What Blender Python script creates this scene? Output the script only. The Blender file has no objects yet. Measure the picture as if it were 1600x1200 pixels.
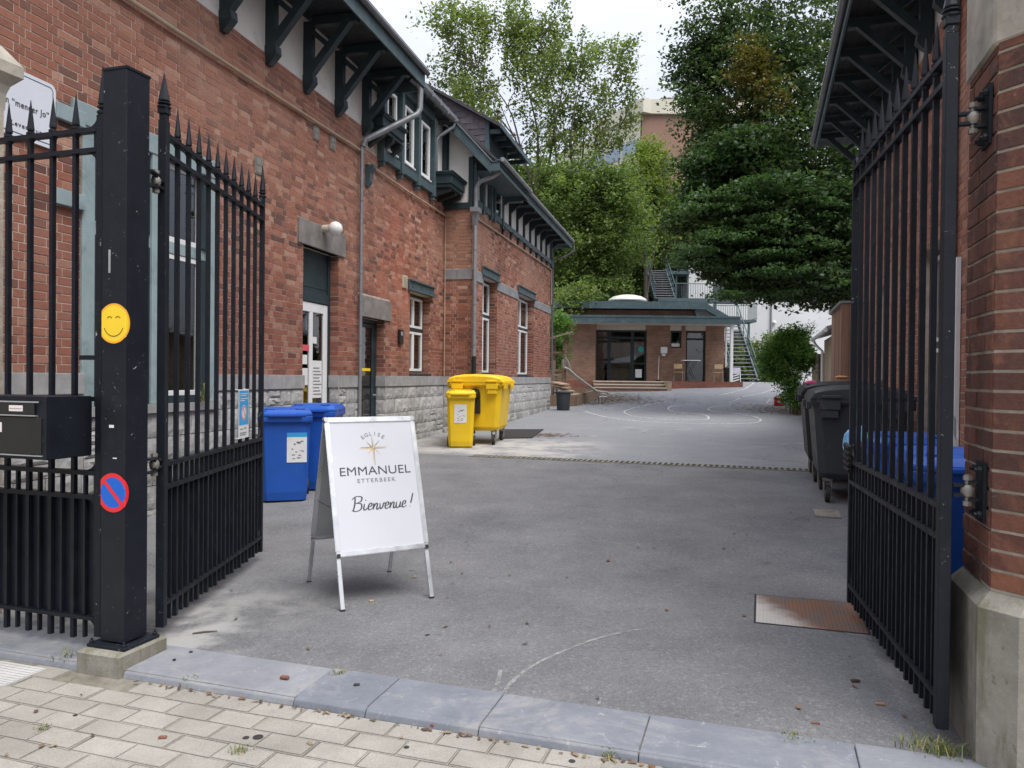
import bpy, bmesh, math, random
import numpy as np
from mathutils import Vector, Matrix
R = math.radians
sc = bpy.context.scene
rng = random.Random(7)
# ------------------------------------------------------------------ camera, sky, sun, exposure
CAMH = 1.5
cam = bpy.data.cameras.new('camera')
cam.lens = 27.0; cam.sensor_width = 36.0; cam.clip_start = 0.05; cam.clip_end = 1500
co = bpy.data.objects.new('camera', cam); sc.collection.objects.link(co)
co.matrix_world = Matrix.Translation((0, 0, CAMH)) @ Matrix.Rotation(R(90 - 0.525), 4, 'X') @ Matrix.Rotation(0.010, 4, 'Z')
sc.camera = co
SUN_EL, SUN_AZ = R(62), R(142)          # azimuth clockwise from +Y: sun stands behind the camera
w = bpy.data.worlds.new('World'); sc.world = w; w.use_nodes = True
nt = w.node_tree; nt.nodes.clear()
sky = nt.nodes.new('ShaderNodeTexSky'); sky.sky_type = 'NISHITA'; sky.sun_disc = False
sky.sun_elevation = SUN_EL; sky.sun_rotation = SUN_AZ; sky.air_density = 1.2; sky.dust_density = 3.0
tc = nt.nodes.new('ShaderNodeTexCoord')
nz = nt.nodes.new('ShaderNodeTexNoise'); nz.inputs['Scale'].default_value = 2.6; nz.inputs['Detail'].default_value = 6; nz.inputs['Roughness'].default_value = .55
mp = nt.nodes.new('ShaderNodeMapping'); mp.inputs['Scale'].default_value = (1, 1, 2.6); mp.inputs['Location'].default_value = (2.1, .4, 0)
rp = nt.nodes.new('ShaderNodeValToRGB')
rp.color_ramp.elements[0].position = .36; rp.color_ramp.elements[0].color = (.86, .86, .86, 1)
rp.color_ramp.elements[1].position = .60; rp.color_ramp.elements[1].color = (1, 1, 1, 1)
cl = nt.nodes.new('ShaderNodeTexNoise'); cl.inputs['Scale'].default_value = 1.7; cl.inputs['Detail'].default_value = 5
cr = nt.nodes.new('ShaderNodeValToRGB')
cr.color_ramp.elements[0].position = .35; cr.color_ramp.elements[0].color = (1.62, 1.72, 2.10, 1)
cr.color_ramp.elements[1].position = .62; cr.color_ramp.elements[1].color = (2.30, 2.33, 2.55, 1)
sx = nt.nodes.new('ShaderNodeSeparateXYZ')
ma = nt.nodes.new('ShaderNodeMath'); ma.operation = 'MULTIPLY_ADD'; ma.inputs[1].default_value = 2.1; ma.inputs[2].default_value = 0.60; ma.use_clamp = False
mx0 = nt.nodes.new('ShaderNodeMath'); mx0.operation = 'MAXIMUM'; mx0.inputs[1].default_value = 0
vm = nt.nodes.new('ShaderNodeVectorMath'); vm.operation = 'SCALE'
mix = nt.nodes.new('ShaderNodeMix'); mix.data_type = 'RGBA'
bg = nt.nodes.new('ShaderNodeBackground'); bg.inputs['Strength'].default_value = 0.12
wo = nt.nodes.new('ShaderNodeOutputWorld')
L = nt.links.new
L(tc.outputs['Generated'], mp.inputs['Vector']); L(mp.outputs[0], nz.inputs['Vector']); L(mp.outputs[0], cl.inputs['Vector'])
L(nz.outputs[0], rp.inputs[0]); L(cl.outputs[0], cr.inputs[0])
L(tc.outputs['Generated'], sx.inputs[0]); L(sx.outputs['Z'], mx0.inputs[0]); L(mx0.outputs[0], ma.inputs[0])
L(cr.outputs[0], vm.inputs[0]); L(ma.outputs[0], vm.inputs['Scale'])       # overcast: zenith brighter than horizon
L(rp.outputs[0], mix.inputs[0]); L(sky.outputs[0], mix.inputs[6]); L(vm.outputs[0], mix.inputs[7])
L(mix.outputs[2], bg.inputs['Color']); L(bg.outputs[0], wo.inputs['Surface'])
sl = bpy.data.lights.new('sun', 'SUN'); sl.energy = 1.3; sl.angle = R(38); sl.color = (1, .97, .92)
so = bpy.data.objects.new('sun', sl); sc.collection.objects.link(so)
sdir = Vector((math.sin(SUN_AZ) * math.cos(SUN_EL), math.cos(SUN_AZ) * math.cos(SUN_EL), math.sin(SUN_EL)))
so.rotation_euler = sdir.to_track_quat('Z', 'Y').to_euler(); so.location = (0, -5, 30)
sc.view_settings.view_transform = 'Standard'; sc.view_settings.look = 'None'
sc.view_settings.exposure = 1.5; sc.view_settings.gamma = 1; sc.view_settings.use_curve_mapping = False

# ------------------------------------------------------------------ frames of the place
Z = Vector((0, 0, 1))
def basis(O, t):
    t = Vector(t).normalized(); i = Z.cross(t); O = Vector(O)
    return Matrix(((t.x, i.x, 0, O.x), (t.y, i.y, 0, O.y), (0, 0, 1, O.z), (0, 0, 0, 1)))
IDM = Matrix.Identity(4)
aL, aS = R(13.4), R(18.0)
d = Vector((math.sin(aL), math.cos(aL), 0)); nR = Vector((d.y, -d.x, 0))      # along the left wall / out of it
s_ = Vector((math.cos(aS), -math.sin(aS), 0)); n_ = Vector((math.sin(aS), math.cos(aS), 0))  # along the street / into the yard
FS = basis((0, 0, 0), s_)                 # street frame: x along the kerb, y into the yard
FM = basis(-5.5 * nR, d)                  # left wall: x along the wall, y into the wall
FW = basis(-4.85 * nR, d)                 # wing
FWR = basis(-5.5 * nR + 16.4 * d, nR)     # return wall of the wing
FR = basis(s_ * 1.9 + n_ * 17.0, -n_)     # right building, x = 17 - b
GB = [-200, 6, 12, 20, 26, 31, 35.7, 39.8, 1000]; GZ = [0, 0, .17, .31, .42, .62, .90, 1.34, 1.34]
def gz(x, y):
    return float(np.interp(x * n_.x + y * n_.y, GB, GZ))
def pg(px, py):                           # ground point seen at a place of the photograph
    hx = 589.0 + (px - 800) * .01; tx = (px - 800) / 1200.0; Y = 2.0
    while Y < 200 and CAMH - (py - hx) * Y / 1200.0 > gz(tx * Y, Y): Y += .01
    return Vector((tx * Y, Y, gz(tx * Y, Y)))
def pp(px, py, Y):
    hx = 589.0 + (px - 800) * .01
    return Vector(((px - 800) / 1200.0 * Y, Y, CAMH + (hx - py) * Y / 1200.0))
def sf(a, b, z=None):
    v = s_ * a + n_ * b; v.z = gz(v.x, v.y) if z is None else z; return v

# ------------------------------------------------------------------ mesh builder
WM = {}
class MB:
    def __init__(s, F=IDM): s.v = []; s.f = []; s.F = F; s.mi = []; s.m = 0
    def add(s, vs, fs, T=None):
        o = len(s.v)
        for p in vs:
            p = Vector(p); s.v.append(T @ p if T is not None else p)
        for f in fs: s.f.append([i + o for i in f]); s.mi.append(s.m)
        return s
    def box(s, x0, x1, y0, y1, z0, z1, T=None):
        return s.add([(x0, y0, z0), (x1, y0, z0), (x1, y1, z0), (x0, y1, z0), (x0, y0, z1), (x1, y0, z1), (x1, y1, z1), (x0, y1, z1)],
              [(0, 3, 2, 1), (4, 5, 6, 7), (0, 1, 5, 4), (1, 2, 6, 5), (2, 3, 7, 6), (3, 0, 4, 7)], T)
    def bar(s, p, q, w, h, up=(0, 0, 1)):
        p = Vector(p); q = Vector(q); a = (q - p); l = a.length; a.normalize(); u = Vector(up)
        if abs(a.dot(u)) > .99: u = Vector((0, 1, 0))
        b = u.cross(a).normalized(); c = a.cross(b)
        T = Matrix(((a.x, b.x, c.x, p.x), (a.y, b.y, c.y, p.y), (a.z, b.z, c.z, p.z), (0, 0, 0, 1)))
        return s.box(0, l, -w / 2, w / 2, -h / 2, h / 2, T)
    def loft(s, rings, cap=True, closed=True):
        n = len(rings[0]); o = len(s.v)
        for r in rings:
            for p in r: s.v.append(Vector(p))
        for i in range(len(rings) - 1):
            for j in range(n if closed else n - 1):
                k = (j + 1) % n; s.f.append([o + i * n + j, o + i * n + k, o + (i + 1) * n + k, o + (i + 1) * n + j]); s.mi.append(s.m)
        if cap:
            s.f.append([o + j for j in range(n)][::-1]); s.f.append([o + (len(rings) - 1) * n + j for j in range(n)]); s.mi += [s.m, s.m]
        return s
    def tube(s, pts, r, n=8, cap=True):
        pts = [Vector(p) for p in pts]; rs = r if isinstance(r, (list, tuple)) else [r] * len(pts); rings = []; pu = None
        for i, p in enumerate(pts):
            a = (pts[min(i + 1, len(pts) - 1)] - pts[max(i - 1, 0)]).normalized()
            if pu is None: pu = Vector((0, 0, 1)) if abs(a.z) < .9 else Vector((1, 0, 0))
            b = pu.cross(a).normalized(); c = a.cross(b); pu = c
            rings.append([p + (b * math.cos(2 * math.pi * k / n) + c * math.sin(2 * math.pi * k / n)) * rs[i] for k in range(n)])
        return s.loft(rings, cap)
    def cyl(s, p, q, r, n=12): return s.tube([p, q], r, n)
    def lathe(s, prof, c=(0, 0, 0), n=16, T=None):
        c = Vector(c); rings = []
        for r, z in prof:
            ring = [c + Vector((r * math.cos(2 * math.pi * k / n), r * math.sin(2 * math.pi * k / n), z)) for k in range(n)]
            rings.append([T @ p for p in ring] if T is not None else ring)
        return s.loft(rings)
    def prism(s, poly, h0, h1, ax='y'):
        def m(a, b, c): return (a, c, b) if ax == 'y' else ((c, a, b) if ax == 'x' else (a, b, c))
        return s.loft([[m(a, b, h0) for a, b in poly], [m(a, b, h1) for a, b in poly]])
    def build_each(s, name, mat, parent, **k):   # every loose piece a part of its own
        up = list(range(len(s.v)))
        def find(i):
            while up[i] != i: up[i] = up[up[i]]; i = up[i]
            return i
        for f in s.f:
            for i in f[1:]: up[find(i)] = find(f[0])
        groups = {}
        for f in s.f: groups.setdefault(find(f[0]), []).append(f)
        for fs in groups.values():
            ids = sorted({i for f in fs for i in f}); mp = {i: j for j, i in enumerate(ids)}
            g = MB(s.F); g.v = [s.v[i] for i in ids]; g.f = [[mp[i] for i in f] for f in fs]; g.mi = [0] * len(fs); g.build(name, mat, parent, **k)
    def build(s, name, mat, parent=None, bevel=0, seg=1, smooth=False, kind=None, origin=None, W=None):
        if W is None:
            if parent is not None: W = WM[parent.name]
            else:
                F = s.F
                if origin is None:
                    xs = [v.x for v in s.v]; ys = [v.y for v in s.v]; zs = [v.z for v in s.v]
                    origin = F @ Vector(((min(xs) + max(xs)) / 2, (min(ys) + max(ys)) / 2, min(zs)))
                W = Matrix.Translation(origin) @ F.to_3x3().to_4x4()
        Tm = W.inverted() @ s.F
        me = bpy.data.meshes.new(name)
        me.from_pydata([Tm @ v for v in s.v], [], s.f)
        ms = mat if isinstance(mat, (list, tuple)) else [mat]
        for m in ms: me.materials.append(m)
        if len(ms) > 1: me.polygons.foreach_set('material_index', s.mi)
        bm = bmesh.new(); bm.from_mesh(me)
        if len(bm.faces) < 20000: bmesh.ops.recalc_face_normals(bm, faces=bm.faces)
        if bevel: bmesh.ops.bevel(bm, geom=bm.edges[:], offset=bevel, segments=seg, affect='EDGES', clamp_overlap=True)
        bm.to_mesh(me); bm.free()
        if smooth: me.shade_smooth(); me.set_sharp_from_angle(angle=R(38))
        return mk(name, me, parent, W, kind)
def mk(name, data, parent=None, W=IDM, kind=None):
    o = bpy.data.objects.new(name, data); sc.collection.objects.link(o)
    if parent is not None:
        o.parent = parent; o.matrix_basis = WM[parent.name].inverted() @ W
    else: o.matrix_basis = W
    WM[o.name] = W.copy()
    if kind: o['kind'] = kind
    return o
def tag(o, label, cat, group=None):
    o['label'] = label; o['category'] = cat
    if group: o['group'] = group
    return o
def thing(name, label, cat, W, group=None): return tag(mk(name, None, None, W), label, cat, group)
def at(F, x, y, z, rz=0): return F @ Matrix.Translation((x, y, z)) @ Matrix.Rotation(rz, 4, 'Z')
def dup(root, W, label=None, group=None):
    def rec(o, par):
        c = o.copy(); sc.collection.objects.link(c)
        if par is not None: c.parent = par; WM[c.name] = WM[par.name] @ c.matrix_basis
        for ch in kids.get(o.name, []): rec(ch, c)
        return c
    kids = {}
    def collect(o):
        kids[o.name] = [x for x in sc.collection.objects if x.parent == o]
        for x in kids[o.name]: collect(x)
    collect(root)
    c = root.copy(); sc.collection.objects.link(c); c.matrix_basis = W; WM[c.name] = W.copy()
    for ch in kids[root.name]: rec(ch, c)
    if label: c['label'] = label
    if group: c['group'] = group
    return c
def text(name, body, size, M_, mat, parent, shear=0, sx=1.0, bold=0.0, spacing=1.0, align='CENTER'):
    cu = bpy.data.curves.new(name, 'FONT'); cu.body = body; cu.size = size; cu.shear = shear; cu.align_x = align; cu.align_y = 'CENTER'
    cu.extrude = .0008; cu.offset = bold; cu.space_character = spacing; cu.resolution_u = 4
    t = bpy.data.objects.new('tmp', cu); sc.collection.objects.link(t)
    bpy.context.view_layer.update()
    me = bpy.data.meshes.new_from_object(t.evaluated_get(bpy.context.evaluated_depsgraph_get()))
    bpy.data.objects.remove(t); me.materials.clear(); me.materials.append(mat)
    me.transform(M_ @ Matrix.Diagonal((sx, 1, 1, 1)))          # M_ in the parent's frame
    return mk(name, me, parent, WM[parent.name])
def vplane(x, y, z, nx=0):                # text plane upright, facing -y of the frame
    return Matrix.Translation((x, y, z)) @ Matrix.Rotation(R(90), 4, 'X')

# ------------------------------------------------------------------ materials
class NT:
    def __init__(s, name):
        s.m = bpy.data.materials.new(name); s.m.use_nodes = True; s.t = s.m.node_tree
        s.b = s.t.nodes['Principled BSDF']; s.out = s.t.nodes['Material Output']
        s.geo = s.n('ShaderNodeNewGeometry'); s.pos = s.geo.outputs['Position']
    def n(s, ty, **kw):
        x = s.t.nodes.new(ty)
        for k, v in kw.items(): setattr(x, k, v)
        return x
    def L(s, a, b): s.t.links.new(a, b)
    def noise(s, scale, detail=4, rough=.55, vec=None, dist=0):
        x = s.n('ShaderNodeTexNoise'); x.inputs['Scale'].default_value = scale; x.inputs['Detail'].default_value = detail
        x.inputs['Roughness'].default_value = rough; x.inputs['Distortion'].default_value = dist
        s.L(vec if vec is not None else s.pos, x.inputs['Vector']); return x.outputs['Fac']
    def scale(s, v, vec=None):
        x = s.n('ShaderNodeVectorMath', operation='MULTIPLY'); x.inputs[1].default_value = v; s.L(vec or s.pos, x.inputs[0]); return x.outputs[0]
    def dot(s, v):
        x = s.n('ShaderNodeVectorMath', operation='DOT_PRODUCT'); x.inputs[1].default_value = v; s.L(s.pos, x.inputs[0]); return x.outputs['Value']
    def mth(s, op, a, b=None, clamp=False):
        x = s.n('ShaderNodeMath', operation=op, use_clamp=clamp)
        for i, q in enumerate((a, b)):
            if q is None: continue
            if isinstance(q, (int, float)): x.inputs[i].default_value = q
            else: s.L(q, x.inputs[i])
        return x.outputs[0]
    def ramp(s, fac, stops):
        x = s.n('ShaderNodeValToRGB'); e = x.color_ramp.elements
        while len(e) < len(stops): e.new(.5)
        for el, (p, c) in zip(e, stops):
            el.position = p; el.color = (c[0], c[1], c[2], 1) if not isinstance(c, (int, float)) else (c, c, c, 1)
        s.L(fac, x.inputs[0]); return x.outputs[0]
    def sm(s, v, a, b):                   # smooth step of a value from a to b
        x = s.n('ShaderNodeMapRange', interpolation_type='SMOOTHSTEP'); x.inputs[1].default_value = a; x.inputs[2].default_value = b; s.L(v, x.inputs[0]); return x.outputs[0]
    def mix(s, f, a, b, mode='MIX'):
        x = s.n('ShaderNodeMix', data_type='RGBA', blend_type=mode)
        for i, q in ((0, f), (6, a), (7, b)):
            if isinstance(q, (int, float)) and i == 0: x.inputs[0].default_value = q
            elif isinstance(q, (tuple, list)): x.inputs[i].default_value = (q[0], q[1], q[2], 1)
            else: s.L(q, x.inputs[i])
        return x.outputs[2]
    def bump(s, h, strength=.3, dist=.01, prev=None):
        x = s.n('ShaderNodeBump'); x.inputs['Strength'].default_value = strength; x.inputs['Distance'].default_value = dist
        s.L(h, x.inputs['Height'])
        if prev: s.L(prev, x.inputs['Normal'])
        return x.outputs[0]
    def fin(s, col, rough=.7, nrm=None, metal=0, spec=.4, **kw):
        b = s.b
        if isinstance(col, (tuple, list)): b.inputs['Base Color'].default_value = (*col[:3], 1)
        else: s.L(col, b.inputs['Base Color'])
        if isinstance(rough, (int, float)): b.inputs['Roughness'].default_value = rough
        else: s.L(rough, b.inputs['Roughness'])
        b.inputs['Metallic'].default_value = metal; b.inputs['Specular IOR Level'].default_value = spec
        if nrm is not None: s.L(nrm, b.inputs['Normal'])
        return s.m
def vmul(c, k): return tuple(x * k for x in c)
def simple(name, col, rough=.6, var=.14, scale=6, bump=.12, bs=60, metal=0, spec=.4, dirt=None, dirt_amt=.35, dscale=2.5):
    t = NT(name); f = t.noise(scale, 5, .6)
    c = t.ramp(f, [(.3, vmul(col, 1 - var)), (.7, vmul(col, 1 + var))])
    if dirt is not None:
        g = t.noise(dscale, 7, .7, dist=.6); c = t.mix(t.mth('MULTIPLY', t.sm(g, .5, .72), dirt_amt), c, dirt)
    rr = t.ramp(t.noise(scale * 2.3, 3), [(.3, max(.03, rough - .1)), (.7, min(1, rough + .1))])
    return t.fin(c, rr, t.bump(t.noise(bs, 4), bump, .004) if bump else None, metal, spec)
def brick_mat(name, per_obj, base='left'):
    t = NT(name)
    if per_obj: r = t.n('ShaderNodeObjectInfo').outputs['Random']
    else: r = t.geo.outputs['Random Per Island']
    r2 = t.mth('FRACT', t.mth('MULTIPLY', r, 17.31))
    if base == 'left':
        st = [(0, (.10, .056, .048)), (.09, (.15, .07, .057)), (.17, (.25, .10, .072)), (.5, (.325, .130, .09)), (.75, (.385, .168, .115)), (.9, (.44, .24, .175)), (1, (.50, .33, .26))]
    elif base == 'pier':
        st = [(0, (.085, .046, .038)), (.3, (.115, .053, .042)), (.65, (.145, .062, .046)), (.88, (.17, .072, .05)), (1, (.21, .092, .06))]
    else:
        st = [(0, (.20, .09, .07)), (.3, (.30, .12, .085)), (.7, (.36, .15, .105)), (1, (.42, .22, .16))]
    c = t.ramp(r, st)
    big = t.noise(.42, 5, .6)
    if base != 'pier': c = t.mix(t.mth('MULTIPLY', t.sm(big, .46, .64), .48), c, (.50, .30, .23))            # faded, lime-washed patches
    c = t.mix(t.mth('MULTIPLY', t.sm(t.noise(.9, 6, .65), .54, .72), .38), c, (.17, .12, .105))   # soot
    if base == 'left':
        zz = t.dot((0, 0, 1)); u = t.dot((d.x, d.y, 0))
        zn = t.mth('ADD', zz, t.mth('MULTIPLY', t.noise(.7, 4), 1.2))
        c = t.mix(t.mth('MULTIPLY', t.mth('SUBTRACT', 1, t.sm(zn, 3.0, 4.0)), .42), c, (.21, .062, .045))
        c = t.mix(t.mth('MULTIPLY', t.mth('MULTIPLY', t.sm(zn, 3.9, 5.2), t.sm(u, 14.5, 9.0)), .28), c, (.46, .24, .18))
        un = t.mth('ADD', u, t.mth('MULTIPLY', t.noise(1.1, 5, .65), 1.6))
        m = t.mth('MULTIPLY', t.mth('MULTIPLY', t.sm(un, 13.3, 14.1), t.sm(un, 15.6, 14.9)), t.mth('MULTIPLY', t.sm(zz, 2.3, 3.0), t.sm(zz, 5.2, 4.0)))
        m = t.mth('MULTIPLY', m, t.sm(t.noise(2.2, 7, .75, t.scale((1, 1, .5))), .38, .62)); c = t.mix(t.mth('MULTIPLY', m, .62), c, (.52, .13, .075))                         # red lead paint wash
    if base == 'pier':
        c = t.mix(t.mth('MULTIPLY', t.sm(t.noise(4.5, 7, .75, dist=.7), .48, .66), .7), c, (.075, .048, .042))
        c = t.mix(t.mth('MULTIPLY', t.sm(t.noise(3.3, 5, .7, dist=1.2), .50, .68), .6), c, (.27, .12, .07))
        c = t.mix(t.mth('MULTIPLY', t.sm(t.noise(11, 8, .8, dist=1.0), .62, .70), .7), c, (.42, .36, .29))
    if base != 'pier':
        stn = t.noise(1.0, 6, .7, t.scale((2.6, 2.6, .28)), dist=.4); c = t.mix(t.mth('MULTIPLY', t.sm(stn, .56, .72), .34), c, (.13, .085, .075))   # rain streaks
    fine = t.noise(38, 6, .7); c = t.mix(.55, c, t.ramp(fine, [(.3, (.55, .55, .55)), (.7, (1.25, 1.22, 1.2))]), 'MULTIPLY')
    sp = t.sm(t.noise(14, 7, .75), .66, .72); c = t.mix(t.mth('MULTIPLY', sp, .55), c, (.50, .42, .36))   # lime spots
    nb = t.bump(t.noise(22, 6, .7), .8 if base == 'pier' else .5, .010 if base == 'pier' else .006); nb = t.bump(t.noise(130, 3), .35, .002, nb)
    if base != 'pier': c = t.mix(1.0, t.mix(.08, c, (.21, .18, .15)), (.97, .91, .84), 'MULTIPLY')
    return t.fin(c, t.ramp(r2, [(0, .72), (1, .92)]), nb, 0, .3)
def wallbrick_mat(name, cols, mortar, scale=1.0, vec=None):     # far brickwork, too small to pick the bricks apart
    t = NT(name); g = t.n('ShaderNodeTexBrick')
    g.inputs['Scale'].default_value = scale; g.inputs['Brick Width'].default_value = .23; g.inputs['Row Height'].default_value = .077
    g.inputs['Mortar Size'].default_value = .008; g.inputs['Color1'].default_value = (*cols[0], 1); g.inputs['Color2'].default_value = (*cols[1], 1); g.inputs['Mortar'].default_value = (*mortar, 1)
    x = t.n('ShaderNodeSeparateXYZ'); t.L(t.pos, x.inputs[0]); y = t.n('ShaderNodeCombineXYZ')
    t.L(t.mth('ADD', x.outputs[0], x.outputs[1]), y.inputs[0]); t.L(x.outputs[2], y.inputs[1]); t.L(y.outputs[0], g.inputs['Vector'])
    c = t.mix(.7, g.outputs['Color'], t.ramp(t.noise(1.4, 6, .7), [(.3, (.6, .6, .6)), (.7, (1.3, 1.25, 1.2))]), 'MULTIPLY')
    return t.fin(c, .85, t.bump(g.outputs['Fac'], .5, -.01), 0, .3)
def plank_mat(name, cols, per_obj=True, axis_scale=(14, 14, .7)):
    t = NT(name); r = t.n('ShaderNodeObjectInfo').outputs['Random'] if per_obj else t.geo.outputs['Random Per Island']
    c = t.ramp(r, [(i / max(1, len(cols) - 1), q) for i, q in enumerate(cols)])
    gr = t.noise(1.0, 6, .7, t.scale(axis_scale), dist=.8)
    c = t.mix(.8, c, t.ramp(gr, [(.3, (.5, .48, .46)), (.65, (1.2, 1.2, 1.2))]), 'MULTIPLY')
    return t.fin(c, .8, t.bump(gr, .4, .004), 0, .3)
M = {}
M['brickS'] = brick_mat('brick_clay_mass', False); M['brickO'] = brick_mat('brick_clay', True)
M['brickRS'] = brick_mat('brick_clay_right_mass', False, 'right'); M['brickRO'] = brick_mat('brick_clay_right', True, 'right')
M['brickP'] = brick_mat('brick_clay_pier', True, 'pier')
M['mortar'] = simple('mortar', (.50, .40, .33), .95, .25, 9, .6, 90)
M['mortar_pier'] = simple('mortar_pier', (.38, .335, .27), .95, .3, 12, .8, 70)
def stone_mat(name, per, c0=(.34, .335, .325), c1=(.47, .46, .445), crack=.75):
    t = NT(name); r = t.n('ShaderNodeObjectInfo').outputs['Random'] if per else t.geo.outputs['Random Per Island']
    c = t.ramp(r, [(0, c0), (1, c1)])
    c = t.mix(.8, c, t.ramp(t.noise(9, 8, .72, dist=.5), [(.28, (.55, .55, .55)), (.5, (1, 1, 1)), (.72, (1.3, 1.28, 1.26))]), 'MULTIPLY')
    zz = t.dot((0, 0, 1)); dk = t.mth('MULTIPLY', t.sm(zz, .9, .15), t.sm(t.noise(2.2, 5), .4, .6))
    c = t.mix(t.mth('MULTIPLY', dk, crack), c, (.10, .105, .08))
    nb = t.bump(t.noise(26, 7, .75, dist=.4), .8, .012)
    return t.fin(c, .88, nb, 0, .3)
M['stone'] = stone_mat('rough_grey_stone', True); M['stone_sm'] = simple('dressed_grey_stone', (.31, .305, .30), .85, .2, 5, .35, 50, dirt=(.16, .15, .14))
M['lintel'] = simple('weathered_lintel_stone', (.21, .19, .175), .85, .3, 4, .5, 40, dirt=(.10, .085, .08), dirt_amt=.6)
M['band'] = simple('blue_grey_stone_band', (.24, .24, .25), .8, .2, 4, .3, 40)
M['plaster'] = simple('cream_plaster', (.74, .715, .67), .85, .07, 1.5, .15, 60, dirt=(.42, .39, .36), dirt_amt=.4)
M['teal'] = simple('dark_teal_paint', (.020, .036, .042), .45, .18, 5, .15, 50, spec=.45, dirt=(.06, .085, .09))
M['teal_l'] = simple('faded_teal_paint', (.062, .098, .108), .5, .15, 5, .15, 50, dirt=(.17, .20, .2))
M['teal_p'] = simple('pale_weathered_teal_paint', (.27, .345, .35), .55, .12, 4, .2, 50, dirt=(.14, .19, .2), dirt_amt=.7, dscale=3)
M['dark'] = simple('dark_painted_timber', (.022, .028, .032), .6, .25, 5, .2, 50)
M['white'] = simple('white_window_paint', (.74, .74, .73), .45, .05, 4, .06, 50, dirt=(.55, .54, .52), dirt_amt=.25)
M['zinc'] = simple('zinc', (.27, .28, .295), .5, .14, 5, .15, 30, .5, dirt=(.17, .17, .18))
M['zinc_d'] = simple('dark_zinc_pipe', (.14, .145, .155), .5, .18, 5, .1, 30, .3)
M['slate'] = NT('slate'); _t = M['slate']
M['slate'] = _t.fin(_t.mix(.6, _t.ramp(_t.geo.outputs['Random Per Island'], [(0, (.075, .062, .07)), (.5, (.12, .10, .112)), (1, (.17, .145, .155))]), _t.ramp(_t.noise(12, 5), [(.3, (.6, .6, .6)), (.7, (1.3, 1.3, 1.3))]), 'MULTIPLY'), .6, _t.bump(_t.noise(30, 5), .4, .005))
M['roof'] = simple('dark_roof_slate', (.055, .052, .058), .7, .25, 6, .4, 20)
M['iron'] = simple('black_gate_paint', (.007, .009, .014), .5, .25, 7, .18, 45, 0, .28, dirt=(.022, .026, .032), dirt_amt=.4, dscale=9)
_t = NT('chipped_black_gate_paint')
_c = _t.ramp(_t.noise(7, 5), [(.3, (.006, .008, .013)), (.7, (.010, .013, .019))])
_c = _t.mix(_t.mth('MULTIPLY', _t.sm(_t.noise(9, 7, .7), .55, .75), .5), _c, (.028, .032, .038))
_c = _t.mix(_t.sm(_t.noise(16, 9, .82, dist=1.2), .635, .65), _c, (.55, .56, .56))
M['chip'] = _t.fin(_c, .5, _t.bump(_t.noise(45, 4), .2, .003), 0, .28)
M['galv'] = simple('galvanised_steel', (.24, .225, .20), .6, .25, 20, .2, 60, .5, dirt=(.22, .15, .09), dirt_amt=.6, dscale=12)
def plastic(name, col, dirt=(.1, .09, .07), r=.42, amt=.5):
    t = NT(name); c = t.ramp(t.noise(3, 4), [(.3, vmul(col, .9)), (.7, vmul(col, 1.06))])
    g = t.sm(t.noise(5, 8, .75, t.scale((1, 1, .45)), dist=1.0), .58, .76); c = t.mix(t.mth('MULTIPLY', g, amt), c, dirt)
    c = t.mix(t.mth('MULTIPLY', t.sm(t.noise(60, 3, .7), .62, .7), .12), c, vmul(col, 1.6))
    return t.fin(c, t.ramp(t.noise(8, 5), [(.3, r - .08), (.7, r + .16)]), t.bump(t.noise(90, 3), .08, .002), 0, .45)
M['blue'] = plastic('blue_bin_plastic', (.012, .085, .40), (.06, .13, .28), amt=.6); M['yellow'] = plastic('yellow_bin_plastic', (.80, .52, .012), (.36, .24, .06), amt=.85)
M['dgrey'] = plastic('dark_grey_bin_plastic', (.040, .044, .049), (.19, .18, .16), .5, .6); M['blk'] = plastic('black_plastic', (.014, .014, .015), (.07, .065, .06), .5)
M['rubber'] = simple('rubber', (.028, .026, .025), .75, .3, 20, .2)
M['alu'] = simple('brushed_aluminium', (.66, .67, .68), .34, .06, 6, .05, 80, .75); M['alu_m'] = simple('matt_aluminium', (.44, .45, .45), .45, .08, 6, .05, 80, .6)
_t = NT('glossy_white_poster'); M['poster'] = _t.fin(_t.ramp(_t.noise(1.3, 3), [(.3, (.50, .51, .545)), (.7, (.55, .56, .585))]), .16, _t.bump(_t.noise(3.5, 2), .12, .012), 0, .6)
M['ink'] = simple('grey_ink', (.055, .055, .062), .4, .05, 5, 0); M['ink_l'] = simple('pale_grey_ink', (.20, .20, .21), .4, .05, 5, 0)
M['gold'] = simple('gold_ink', (.50, .36, .10), .4, .05, 5, 0); M['teal_i'] = simple('green_blue_ink', (.10, .30, .30), .4, .05, 5, 0); M['org_i'] = simple('orange_ink', (.62, .28, .06), .4, .05, 5, 0)
M['smile'] = simple('yellow_sticker', (.90, .62, .03), .4, .05, 5, 0); M['smile_o'] = simple('orange_sticker_edge', (.86, .40, .03), .4, .05, 5, 0); M['brownink'] = simple('brown_ink', (.19, .11, .02), .4, .05, 5, 0)
M['red'] = simple('red_sign_film', (.72, .025, .03), .35, .05, 5, 0); M['signblue'] = simple('blue_sign_film', (.01, .12, .56), .35, .05, 5, 0); M['skyblue'] = simple('light_blue_print', (.03, .33, .68), .4, .05, 5, 0)
M['paper'] = simple('white_paper', (.72, .72, .71), .5, .05, 9, 0, dirt=(.5, .5, .48), dirt_amt=.3); M['sign'] = simple('white_enamel', (.68, .71, .76), .3, .03, 3, 0)
M['postred'] = simple('red_plastic', (.62, .02, .02), .4, .1, 5, 0)
_t = NT('old_concrete'); _c = _t.ramp(_t.noise(6, 7, .7), [(.3, (.19, .175, .145)), (.7, (.31, .295, .25))])
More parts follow.
